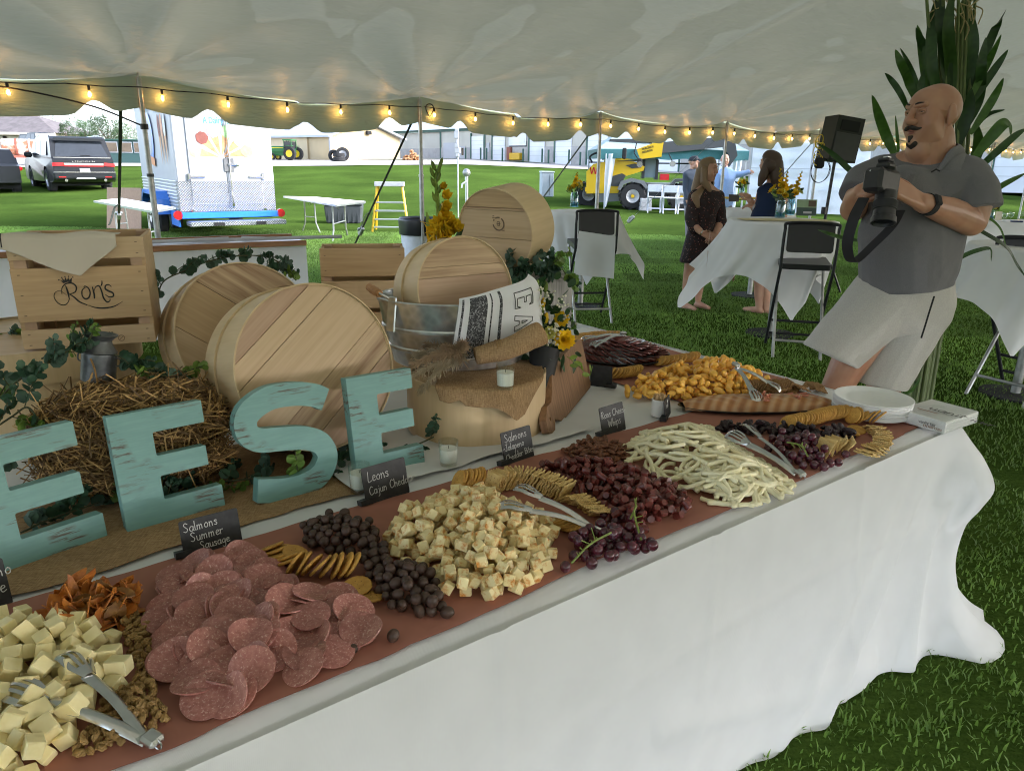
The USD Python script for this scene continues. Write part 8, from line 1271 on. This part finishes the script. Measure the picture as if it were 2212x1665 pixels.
v, f = fuse([haircap(M, sz * 1.06)] + limb([(M[:3, 3] + M[:3, :3] @ [e * .055, -.045, -.01], .062) for e in (1, -1)]) + limb([(M[:3, 3] + M[:3, :3] @ [.07, -.02, .02], .045), (M[:3, 3] + M[:3, :3] @ [.085, -.0, -.11], .046), (M[:3, 3] + M[:3, :3] @ [.09, .01, -.17], .025)]) + limb([(M[:3, 3] + M[:3, :3] @ [-.07, -.02, .02], .045), (M[:3, 3] + M[:3, :3] @ [-.09, .01, -.12], .048), (M[:3, 3] + M[:3, :3] @ [-.10, .03, -.20], .022)]) + limb([(M[:3, 3] + M[:3, :3] @ [0, -.06, 0], .075), (M[:3, 3] + M[:3, :3] @ [.01, -.085, -.12], .072), (M[:3, 3] + M[:3, :3] @ [.02, -.08, -.19], .045)]), .012, 5)
hv = (v - M[:3, 3]) @ M[:3, :3]; keep = ~((hv[:, 1] > .035) & (np.abs(hv[:, 0]) < .060) & (hv[:, 2] < .06)); f = f[keep[f].all(1)]; P(q, 'hair', (v - oo, f), brown, smooth=True); P(q, 'wristband', tf(lathe([(.030, -.008), (.034, -.008), (.034, .008), (.030, .008)], 16), frame(K('wrl')[0] - oo, K('hal')[0] - K('wrl')[0])), paintw)
# two men in the distance
px = dict(root=(1488, 510), neck=(1494, 372, 0, 6), shl=(1506, 378, .05, 6), shr=(1483, 378, -.05, 6), chest=(1493, 392, 0, 11), waist=(1492, 420, 0, 11), hipl=(1495, 438, .04, 9), hipr=(1488, 438, -.03, 9), ell=(1508, 405, 0, 4.5), elr=(1481, 408, -.05, 4.5), wrl=(1512, 424, -.1, 3.2), wrr=(1484, 428, -.12, 3.2), hal=(1512, 430, -.12, 3), har=(1485, 434, -.14, 3), hnl=(.5, -.6, .3, 1), hnr=(-.5, -.6, .3, -1), knl=(1495, 472, 0, 6), knr=(1488, 472, 0, 6), cal=(1495, 488, 0, 5), car=(1488, 488, 0, 5), anl=(1495, 506, 0, 3.5), anr=(1487, 507, 0, 3.5), fd=(.9, -.3, 0))
Dm = 15.4; q, oo, M, sz, K, s = figure('distant man in a dark cap and grey vest behind the patterned dress', Dm, px, None, (1499, 352, 1.0), (.9, -.4, -.05), None, skin2, hairk, .03)
garment(q, oo, 'vest', [hull(ball(K('neck')[0], .075), ball(K('shl')[0], .075), ball(K('shr')[0], .075), ball(K('chest')[0], .13)), hull(ball(K('chest')[0], .13), ball(K('hipl')[0], .11), ball(K('hipr')[0], .11))] + limb([(K('shl')[0], .07), (K('ell')[0], .06), (K('wrl')[0], .045)]) + limb([(K('shr')[0], .07), (K('elr')[0], .06), (K('wrr')[0], .045)]), clothm('vest_slate', (.06, .075, .10)), .03, 3, .01); garment(q, oo, 'trousers', limb([(K('hipl')[0], .10), (K('knl')[0], .08), (K('anl')[0], .06)]) + limb([(K('hipr')[0], .10), (K('knr')[0], .08), (K('anr')[0], .06)]), clothm('trouser_grey', (.22, .20, .22)), .03, 3, .01)
cap = fuse([haircap(M, 1.06, low=.02), hull(ball(M[:3, 3] + M[:3, :3] @ [0, .08, .06], .035), ball(M[:3, 3] + M[:3, :3] @ [0, .15, .045], .02))], .02, 2, [((0, 0, 1), float(M[2, 3] + .035))]); P(q, 'cap', (cap[0] - oo, cap[1]), mat('cap_navy', (.012, .014, .02), .8), smooth=True)
px = dict(root=(1565, 515), neck=(1568, 368, 0, 6), shl=(1585, 378, .03, 6), shr=(1553, 378, -.03, 6), chest=(1568, 392, 0, 13), waist=(1564, 420, 0, 14), hipl=(1570, 440, .04, 10), hipr=(1558, 440, -.03, 10), ell=(1600, 377, 0, 4.5), elr=(1548, 405, -.05, 4.5), wrl=(1616, 372, 0, 3.2), wrr=(1552, 425, -.12, 3.2), hal=(1622, 370, 0, 3), har=(1555, 431, -.14, 3), hnl=(0, -.9, .3, 1), hnr=(-.5, -.6, .3, -1), knl=(1572, 474, 0, 6), knr=(1560, 474, 0, 6), cal=(1572, 490, 0, 5), car=(1560, 490, 0, 5), anl=(1572, 508, 0, 3.5), anr=(1560, 509, 0, 3.5), fd=(.6, -.8, 0))
q, oo, M, sz, K, s = figure('distant man in a light blue shirt reaching out to the white curtain', Dm, px, None, (1566, 346, 1.0), (-.1, -1, -.05), None, skin2, hairk, .03)
garment(q, oo, 'shirt', [hull(ball(K('neck')[0], .075), ball(K('shl')[0], .075), ball(K('shr')[0], .075), ball(K('chest')[0], .15)), hull(ball(K('chest')[0], .15), ball(K('waist')[0], .155), ball(K('hipl')[0], .12), ball(K('hipr')[0], .12))] + limb([(K('shl')[0], .07), (K('ell')[0], .06), (K('wrl')[0], .045)]) + limb([(K('shr')[0], .07), (K('elr')[0], .06), (K('wrr')[0], .045)]), clothm('shirt_blue', (.28, .42, .70)), .03, 3, .01); garment(q, oo, 'trousers', limb([(K('hipl')[0], .11), (K('knl')[0], .085), (K('anl')[0], .065)]) + limb([(K('hipr')[0], .11), (K('knr')[0], .085), (K('anr')[0], .065)]), _M['trouser_grey'], .03, 3, .01)
# ---------------------------------------------------------------- high tables
def high_table(label, clabel, c, R, zt, a, rot, wind, low=.0, fold=9, seed=1, lift=()):
    q = T('high_table', label, 'table', TR(c)); P(q, 'tabletop', lathe([(0, zt - .03), (R, zt - .03), (R, zt - .006), (0, zt - .006)], 48), _M['table_plastic']); P(q, 'column', cyl(.03, zt - .03, 12, z=.02), metal); P(q, 'foot', cyl(.22, .016, 24), dk)
    rr = np.random.default_rng(seed); ph = rr.uniform(0, 6.28, 3)
    def fn(u, v):
        t = 2 * np.pi * u; g = np.maximum(np.abs(np.cos(t - rot)), np.abs(np.sin(t - rot))); ext = a / g - R; out = np.clip(v / .34, 0, 1); d = np.clip((v - .34) / .66, 0, 1); drop = ext * .96 * d
        rad = R * 1.006 * out + np.clip(d * 12, 0, 1) * .006 + (.10 + .16 * (ext - .3)) * d * ext * 1.5 + (.032 * np.sin(fold * t + ph[0]) + .016 * np.sin((fold * 2 + 1) * t + ph[1])) * d ** .8
        x, y = rad * np.cos(t) + wind[0] * d ** 1.6, rad * np.sin(t) + wind[1] * d ** 1.6; z = zt - drop - .003 * np.clip(d * 20, 0, 1) + 0 * t
        for (a0, w0, h0) in lift: k = np.exp(-((np.angle(np.exp(1j * (t - a0)))) / w0) ** 2); z = z + k * h0 * d
        return [x, y, np.maximum(z, .03)]
    cl = S('tablecloth', grid(fn, 220, 44, True), white, clabel, 'tablecloth', M=TR(c), smooth=True); return q
T1 = np.array([*dep(1262, 450, 8.0)[:2], 0]); T2 = np.array([*dep(1692, 470, 6.75)[:2], 0]); T3 = np.array([*dep(1640, 440, 8.9)[:2], 0])
high_table('round high table under the left white cloth', 'white cloth on the left high table, blown out to the right', T1, .36, 1.035, .78, .55, (.14, .03), seed=2, fold=7)
high_table('round high table under the white cloth nearest the bald man', 'white cloth hanging in pointed folds on the high table nearest the bald man', T2, .47, 1.05, .92, 1.0, (-.20, .02), seed=3, fold=10)
high_table('round high table behind the patterned dress', 'white cloth on the high table behind the women', T3, .40, 1.03, .85, .3, (-.12, 0), seed=4, fold=8)
blkv = mat('black_vinyl', (.010, .010, .011), .35, var=.2, bump=.1, bscale=120); blkt = mat('black_tube', (.014, .014, .016), .3, .2)
def stool(label, p, yaw, group=None):
    """folding bar stool, backrest at -y facing away"""
    q = T('bar_stool', label, 'bar stool', TR(p) @ RZ(yaw)); pad = sg.box(-.165, 0, .165, .19).buffer(.03, 4).buffer(0)
    P(q, 'back_pad', tf(prism(sg.box(-.15, .02, .15, .20).buffer(.025, 4), .03), TR(0, -.235, .86) @ RX(82)), blkv, smooth=40); fr = [(-.20, -.245, .70), (-.20, -.255, 1.02), (-.165, -.258, 1.085), (.165, -.258, 1.085), (.20, -.255, 1.02), (.20, -.245, .70)]
    P(q, 'back_frame', tube(bez(fr, 40), .0125, 8), blkt); P(q, 'seat_pad', tf(prism(sg.box(-.165, -.15, .165, .17).buffer(.03, 4), .045), TR(0, 0, .725) @ RX(4)), blkv, smooth=40)
    for s in (-1, 1): P(q, 'leg', tube([(s * .20, -.245, .72), (s * .205, .22, .0)], .0125, 8), blkt); P(q, 'leg', tube([(s * .18, .15, .73), (s * .185, -.30, .0)], .0125, 8), metal)
    P(q, 'footrest', tube([(-.203, .08, .24), (.203, .08, .24)], .0115, 8), blkt); P(q, 'stretcher', tube([(-.183, -.22, .13), (.183, -.22, .13)], .011, 8), metal); P(q, 'stretcher', tube([(-.204, .16, .11), (.204, .16, .11)], .011, 8), blkt); return q
st = stool('black folding bar stool in front of the left high table', np.array([*dep(1276, 480, 7.42)[:2], 0]), 8); C(st, TR(np.array([*dep(1744, 500, 6.12)[:2], 0])) @ RZ(-14), 'black folding bar stool in front of the high table nearest the bald man'); C(st, TR(np.array([*dep(2262, 560, 4.9)[:2], 0])) @ RZ(-60), 'black folding bar stool cut off by the right edge')
# the left cloth lies over its stool's seat side
S('cloth_corner', thick(grid(lambda u, v: [(u - .5) * (.36 + .05 * v), -.29 + .06 * v - .03 * np.sin(u * 6) * v + .0 * u, .875 - .42 * v - .05 * (u - .5)], 20, 20), .002), white, 'corner of the left white tablecloth hanging over the bar stool', 'tablecloth', M=TR(np.array([*dep(1276, 480, 7.42)[:2], 0])) @ RZ(8), smooth=True)
jg = glassy('jar_glass', (.72, .88, .92), .03); jw = mat('jar_water', (.10, .30, .42), .1, var=.1, transmission_weight=.6)
def jar_flowers(p, label, s=1.0, seed=1, tall=(), leafy=14, blooms=6, col=0, spread=.075):
    R = np.random.default_rng(seed); q = T('flower_jar', label, 'flowers', TR(p) @ SC(s)); P(q, 'jar', lathe([(0, .002), (.042, .002), (.046, .008), (.046, .120), (.036, .140), (.036, .162), (.034, .162), (.034, .139), (.043, .119), (.043, .010), (0, .009)], 28), jg); P(q, 'water', lathe([(0, .011), (.0415, .012), (.0415, .055), (0, .055)], 24), jw)
    for k in range(10): a = R.uniform(0, 6.28); P(q, 'stem', tube([(.02 * math.cos(a), .02 * math.sin(a), .014), (.028 * math.cos(a + .5), .028 * math.sin(a + .5), .16), (.05 * math.cos(a), .05 * math.sin(a), .22)], .0025, 5), gr[0])
    for k in range(blooms): a = R.uniform(0, 6.28) if k else -1.57; r = R.uniform(.02, spread); d = np.array([math.cos(a), math.sin(a), .7]); bloom(q, np.array([r * math.cos(a), r * math.sin(a), R.uniform(.19, .27)]), d, R.uniform(.032, .046), yel[0] if R.random() > .2 + col * .3 else yel[1], n=10, center=mat('flower_eye', (.50, .20, .02), .7))
    for (dx, dy, h, tilt) in tall:
        c = bez([(0, 0, .15), (dx * .5, dy * .5, .15 + h * .5), (dx, dy, .15 + h)], 14); P(q, 'spike_stem', tube(c, .004, 5), gr[1])
        for i in range(9): b = c[min(5 + i, len(c) - 1)]; R_ = .045 * (1 - i * .085); d = unit([.6 * (-1) ** i, -.7, .7]); P(q, 'floret', cat(petals(b, d, 5, R_, R_ * .36, 42, .4)), yel[0], smooth=True)
    for k in range(leafy): a, r = R.uniform(0, 6.28), R.uniform(.02, .06); P(q, 'leaf', tf(long_leaf(R.uniform(.05, .085), .016, .2), frame([r * math.cos(a), r * math.sin(a), R.uniform(.15, .23)], [math.cos(a), math.sin(a), R.uniform(-.1, .8)]) @ RY(-90)), gr[0] if R.random() < .75 else gr[1], smooth=True)
    return q
jar_flowers(at(1240, 448, 1.04), 'jar of yellow flowers on the left high table', 1.05, 1, ((.02, 0, .22, 0),), 16, 8); jar_flowers(at(1684, 471, 1.055), 'front jar of yellow flowers on the high table by the bald man', 1.0, 2, ((-.05, 0, .30, 0), (.03, .02, .27, 0)), 18, 8, 0, .10); jar_flowers(at(1706, 465, 1.055), 'rear jar of yellow flowers on the high table by the bald man', .98, 3, ((.07, 0, .28, 0),), 14, 6, 0, .10); jar_flowers(at(1601, 428, 1.035), 'jar of yellow flowers on the high table behind the women', 1.0, 4, ((.02, 0, .16, 0),), 22, 6)
P_ = at(1741, 466, 1.055); q = T('table_card', 'green and white folded card standing on the high table by the bald man', 'card', TR(P_) @ RZ(-6)); P(q, 'card', tf(box(.19, .004, .155), RX(-10)), mat('card_green', (.26, .36, .22), .5)); P(q, 'picture_band', tf(box(.188, .003, .075, 0, -.004, .002), RX(-10)), mat('card_dark', (.03, .06, .05), .5)); P(q, 'picture_spot', tf(box(.07, .003, .06, .05, -.0045, .085), RX(-10)), mat('card_brown', (.08, .05, .03), .5)); P(q, 'print_block', tf(box(.08, .002, .02, .01, -.0062, .02), RX(-10)), paintw)
P_ = at(1585, 436, 1.035); S('table_card', tf(box(.15, .004, .10), RX(-8)), mat('card_black', (.025, .02, .015), .5), 'dark card standing on the yellow napkin behind the women', 'card', M=TR(P_) @ RZ(8)); S('yellow_napkin', thick(grid(lambda u, v: [(u - .5) * .55, (v - .5) * .40, .022 + .020 * np.sin(u * 9 + v * 5) * np.sin(v * 7)], 24, 18), .003), mat('napkin_yellow', (.62, .44, .03), .8), 'crumpled yellow napkin on the high table behind the women', 'napkin', M=TR(at(1600, 432, 1.035)), smooth=True)
S('yellow_runner', thick(grid(lambda u, v: [(u - .5) * .80, (v - .5) * .30 * (1 - (2 * u - 1) ** 6 * .3), .004 + .001 * np.sin(u * 20)], 24, 8), .002), mat('runner_cream', (.60, .52, .30), .8), 'pale yellow cloth strip across the high table by the bald man', 'runner', M=TR(*(T2 + [0, -.05, 1.054])), smooth=True)
# ---------------------------------------------------------------- loudspeaker
Dp = 9.0; pb = dep(1776, 345, Dp); q = T('loudspeaker', 'black loudspeaker tilted on a pole stand under the eave', 'loudspeaker', TR(pb[0], pb[1], pb[2]) @ RZ(12) @ RY(7)); sw, shh = 62 * Dp / FPX, 86 * Dp / FPX; spk = mat('speaker_black', (.014, .014, .015), .6, bump=.2, bscale=200)
P(q, 'cabinet', tf(prism([(-sw / 2, -.16), (sw / 2, -.16), (sw * .38, .16), (-sw * .38, .16)], shh), TR(.15, 0, 0)), spk, smooth=False); P(q, 'grille', box(sw * .90, .012, shh * .60, .15, -.166, shh * .03, .02), mat('speaker_grille', (.055, .055, .057), .7, bump=.5, bscale=600)); P(q, 'horn', box(sw * .7, .012, shh * .24, .15, -.166, shh * .68, .02), dk); P(q, 'handle', box(sw * .5, .06, .02, .15, .0, shh, .008), spk)
base_p = np.array([pb[0] + .10, pb[1], 0]); q = T('speaker_stand', 'black pole stand carrying the loudspeaker', 'speaker stand', TR(base_p)); P(q, 'pole', tube([(0, 0, .15), (.05, 0, pb[2] + .01)], .018, 10), blkt); P(q, 'collar', cyl(.032, .08, 12, z=.98), blkt)
for k in range(3): a = k * 2.094 + .4; P(q, 'leg', tube([(0, 0, .75), (.45 * math.cos(a), .45 * math.sin(a), .012)], .013, 8), blkt); P(q, 'brace', tube([(0, 0, .28), (.22 * math.cos(a), .22 * math.sin(a), .38)], .009, 6), blkt)
q = T('cable_coil', 'yellow and black cable hung beside the loudspeaker', 'cable'); cc = dep(1768, 325, Dp - .1); P(q, 'yellow_cable', tube([cc + [.05 * math.cos(a), .03 * math.sin(a * 1.3), .06 * math.sin(a) + .11 * math.sin(a * .21)] for a in np.linspace(0, 30, 120)], .005, 5), jdy); P(q, 'black_cable', tube([cc + [.05 + .11 * math.cos(a), .02 * math.sin(a * 1.7), -.22 + .14 * math.sin(a)] for a in np.linspace(0, 13, 70)], .004, 5), blackrub); P(q, 'plug_box', box(.10, .08, .12, *(cc + [.03, 0, -.20]), .02), dk)
# ---------------------------------------------------------------- corn stalks
Dc = 4.35; q = T('corn_stalks', 'tall bundle of green corn stalks rising behind the bald man', 'corn'); cornm = [leafmat('corn_leaf', (.060, .135, .022), (.035, .085, .015), .45, .3), leafmat('corn_leaf_dark', (.032, .080, .018), (.018, .048, .012), .45, .25)]; stkm = mat('corn_stem', (.14, .18, .06), .6, c2=(.07, .09, .03), scale=6, stretch=(20, 20, 1)); tasm = mat('corn_tassel', (.34, .27, .13), .8)
def cleaf(px, w, m, d=0.0, tw=0.0):
    c = bez([dep(x, y, Dc + d + .05 * rng.normal() * (i > 0)) for i, (x, y) in enumerate(px)], 26); k = len(c); T_ = np.gradient(c, axis=0); T_ /= np.linalg.norm(T_, axis=1, keepdims=True); vw = np.array([0, -1, .15]); ww = w * .46 * Dc / FPX * np.sin(np.pi * np.clip(np.linspace(.10, 1, k), 0, 1)) ** .62; V = []
    for i in range(k): sd = unit(np.cross(T_[i], vw)); a = tw * math.sin(i / k * 3.0); nn = np.cross(sd, T_[i]); sd = sd * math.cos(a) + nn * math.sin(a); V += [c[i] - sd * ww[i] + nn * ww[i] * .35, c[i], c[i] + sd * ww[i] + nn * ww[i] * .35]
    F = [];
    for i in range(k - 1):
        for j in (0, 1): a = 3 * i + j; F += [[a, a + 3, a + 4], [a, a + 4, a + 1]]
    P(q, 'leaf', (np.array(V), np.array(F)), m, smooth=True)
for i, (px, w) in enumerate([([(1936, 345), (1915, 300), (1896, 250), (1883, 205)], 22), ([(1966, 250), (1945, 205), (1925, 175), (1911, 158)], 13), ([(1985, 235), (1962, 180), (1945, 140), (1934, 107)], 19), ([(1992, 215), (1968, 155), (1944, 104)], 12), ([(2004, 215), (1996, 140), (1981, 54)], 22), ([(2042, 220), (2020, 150), (1990, 95), (1978, 60)], 20), ([(1941, 335), (1938, 300), (1934, 249)], 7), ([(2080, 230), (2120, 130), (2150, 60), (2174, 20)], 19), ([(2092, 220), (2130, 140), (2163, 74)], 16), ([(2085, 240), (2140, 160), (2178, 107)], 17), ([(2095, 290), (2140, 220), (2168, 168)], 18), ([(2090, 290), (2130, 250), (2171, 237)], 11),
    ([(2100, 345), (2135, 300), (2165, 268), (2178, 272), (2184, 292)], 26), ([(2110, 365), (2150, 330), (2190, 295), (2216, 278)], 17), ([(2120, 430), (2165, 400), (2216, 374)], 13), ([(1880, 396), (1840, 372), (1800, 335), (1764, 309)], 13), ([(1870, 522), (1820, 514), (1790, 505), (1766, 496)], 9), ([(2090, 485), (2130, 506), (2173, 534), (2195, 570), (2216, 600)], 12), ([(2105, 470), (2132, 470), (2160, 494), (2173, 532)], 9), ([(2040, 584), (2075, 556), (2110, 541), (2138, 538), (2141, 566)], 11), ([(2050, 210), (2040, 120), (2030, 40), (2022, -30)], 26), ([(2062, 220), (2066, 120), (2080, 30), (2095, -40)], 26), ([(2030, 230), (2012, 150), (2010, 70), (2020, 0)], 22), ([(2075, 240), (2092, 150), (2100, 80), (2085, -10)], 24), ([(2045, 260), (2052, 160), (2046, 60), (2060, -30)], 24), ([(2070, 300), (2110, 220), (2118, 140), (2130, 80)], 22), ([(2010, 330), (2000, 260), (1988, 200), (1996, 150)], 20), ([(2095, 370), (2110, 320), (2106, 260)], 24), ([(2060, 330), (2086, 250), (2098, 190)], 26), ([(1990, 860), (1978, 830), (1972, 800)], 5), ([(1950, 850), (1970, 842), (1990, 812)], 7), ([(2030, 420), (2010, 330), (2000, 240)], 24)]): cleaf(px, w, cornm[i % 2] if i < 20 else cornm[int(i % 3 > 0)], [0, .06, -.05, .1][i % 4], .5)
for i, (xb, xt) in enumerate(((2030, 1998), (2042, 2022), (2052, 2050), (2060, 2072), (2070, 2094), (2080, 2110), (2048, 2036), (2064, 2084))): b = dep(xb - 20, 600, Dc + .03 * (i % 3)); b = np.array([b[0], b[1], 0.0]); P(q, 'stem', tube(bez([b, dep(xb, 420, Dc + .03 * (i % 3)), dep((xb + xt) / 2, 180, Dc + .04 * (i % 3)), dep(xt, -60, Dc + .05 * (i % 3))], 22), np.linspace(.014, .007, 25)[:len(bez([(0, 0, 0)] * 2 + [(1, 1, 1)] * 2, 22))], 7), stkm)
for i in range(15): x = rng.uniform(2005, 2115); y = rng.uniform(10, 60); P(q, 'tassel', tube(bez([dep(x, y + 30, Dc), dep(x + rng.uniform(-14, 14), y, Dc), dep(x + rng.uniform(-36, 36), y - rng.uniform(0, 50), Dc)], 8), .0035, 4), tasm)
P(q, 'twine', cat([tube([dep(2052 + 50 * math.cos(a), 400 + 3 * k, Dc + .10 * math.sin(a)) for a in np.linspace(0, 6.28, 20)], .004, 5) for k in range(3)]), _M['jute'])
# ---------------------------------------------------------------- dining tables at the right
def long_table(label, A_, B_, dpt, zt, clabel, fall=.7, seed=0):
    X, N = plane_basis(A_, B_); L_ = np.linalg.norm((B_ - A_)[:2]); o_ = np.array([A_[0], A_[1], 0]); q = T('dining_table', label, 'table', FR(o_, X, -N, [0, 0, 1])); P(q, 'tabletop', box(L_, dpt, .03, L_ / 2, dpt / 2, zt - .035), _M['table_plastic'])
    for x in (.15, L_ - .15):
        for y in (.1, dpt - .1): P(q, 'leg', tube([(x, y, 0), (x, y, zt - .035)], .016, 8), metal)
    ms = [grid(lambda u, v: [L_ * u, dpt * v, zt + 0 * u], 4, 4, False), grid(lambda u, v: [L_ * u, -.006 - .05 * v - .025 * np.sin(u * 26 + seed) * v, zt - fall * v - .04 * np.sin(u * 9 + seed) * v], 60, 8), grid(lambda u, v: [-.006 - .03 * v - .02 * np.sin(u * 12) * v, dpt * u, zt - fall * v], 20, 8, True)]
    S('tablecloth', cat(ms), white, clabel, 'tablecloth', M=FR(o_, X, -N, [0, 0, 1]), smooth=40)
zq = .78; A_, B_ = at(2058, 478, zq), at(2330, 484, zq); long_table('dining table under the white cloth right of the bald man', A_, B_, .80, zq, 'white cloth on the dining table right of the bald man', .42)
high_table('round table at the right edge under a flared white cloth', 'flared white cloth of the round table cut off by the right edge', np.array([*dep(2275, 480, 4.9)[:2], 0]), .45, 1.03, .78, .2, (-.10, 0), seed=8, fold=9)
jar_flowers(at(2140, 474, zq + .004), 'small jar of orange and white flowers on the dining table', .85, 6, (), 14, 7, 1); glm = glassy('goblet_glass', (.95, .97, .97), .02)
for k, (x, y, lab) in enumerate(((2168, 478, 'clear glass goblet beside the small jar on the dining table'), (2182, 476, 'clear glass goblet in the middle of the dining table'), (2206, 474, 'clear glass goblet at the right end of the dining table'))): S('goblet', lathe([(0, 0), (.035, 0), (.035, .003), (.006, .008), (.006, .04), (.03, .06), (.038, .09), (.034, .12), (.032, .12), (.036, .09), (.028, .062), (0, .045)], 22), glm, lab, 'glass', M=TR(at(x, y, zq + .004)))
for x, y, lab in ((2078, 480, 'dark blue folded napkin at the left of the dining table'), (2196, 480, 'dark blue folded napkin near the right of the dining table')): S('blue_napkin', box(.16, .06, .02, b=.006), clothm('napkin_navy', (.015, .03, .09)), lab, 'napkin', M=TR(at(x, y, zq + .004)))
P_ = at(2156, 476, zq + .004); S('menu_card', tf(box(.10, .003, .13), RX(-8)), mat('card_cream', (.55, .50, .40), .6), 'cream menu card beside the small flower jar', 'card', M=TR(P_))
# white folding chairs and small table under the pop-up canopy
chw = mat('white_resin', (.66, .68, .76), .5)
def fchair(label, p, yaw):
    q = T('folding_chair', label, 'chair', TR(p) @ RZ(yaw)); P(q, 'backrest', box(.40, .025, .20, 0, -.20, .60, .008), chw); P(q, 'seat', box(.40, .38, .03, 0, 0, .43, .008), chw)
    for s in (-1, 1): P(q, 'leg', tube([(s * .20, -.20, .80), (s * .20, -.17, .43), (s * .20, .22, .0)], .018, 6), chw); P(q, 'leg', tube([(s * .175, .17, .43), (s * .18, -.27, .0)], .018, 6), chw)
    P(q, 'rung', tube([(-.19, .12, .12), (.19, .12, .12)], .014, 6), chw); P(q, 'rung', tube([(-.18, -.22, .12), (.18, -.22, .12)], .014, 6), chw); return q
ps = [hit(1412, 459), hit(1445, 461), hit(1478, 462)]; fc = fchair('white folding chair, left one of the row under the teal canopy', ps[0], -10); C(fc, TR(ps[1]) @ RZ(-10), 'white folding chair, middle one of the row under the teal canopy'); C(fc, TR(ps[2]) @ RZ(-14), 'white folding chair nearest the grey vest under the teal canopy')
p = hit(1432, 450); zt_ = .76 + p[2]; S('tablecloth', cat(grid(lambda u, v: [-.9 + 1.9 * u, .0 + .7 * v, .76 + 0 * u], 4, 4), grid(lambda u, v: [-.9 + 1.9 * u - .12 * v * (1 - u), -.03 * v - .02 * np.sin(u * 20) * v, .76 - .30 * v - .05 * np.sin(u * 8) * v], 40, 6), grid(lambda u, v: [-.9 - .14 * v, .7 * u, .76 - .3 * v], 8, 4, True)), white, 'white cloth on the small table behind the folding chairs', 'tablecloth', M=TR(p + [0, .35, 0]), smooth=40)
q = T('small_table', 'small table under a white cloth behind the folding chairs', 'table', TR(p + [0, .35, 0])); P(q, 'tabletop', box(1.86, .66, .02, .05, .35, .735), _M['table_plastic'])
for x in (-.75, .85):
    for y in (.1, .6): P(q, 'leg', tube([(x, y, 0), (x, y, .735)], .016, 6), metal)
p = hit(1393, 455); q = T('paper_stack', 'small stack of white boxes on the lawn by the left high table', 'boxes', TR(p))
for k in range(3): P(q, 'box', box(.36 - .02 * k, .3, .12, 0, 0, .122 * k, .01), paintw)
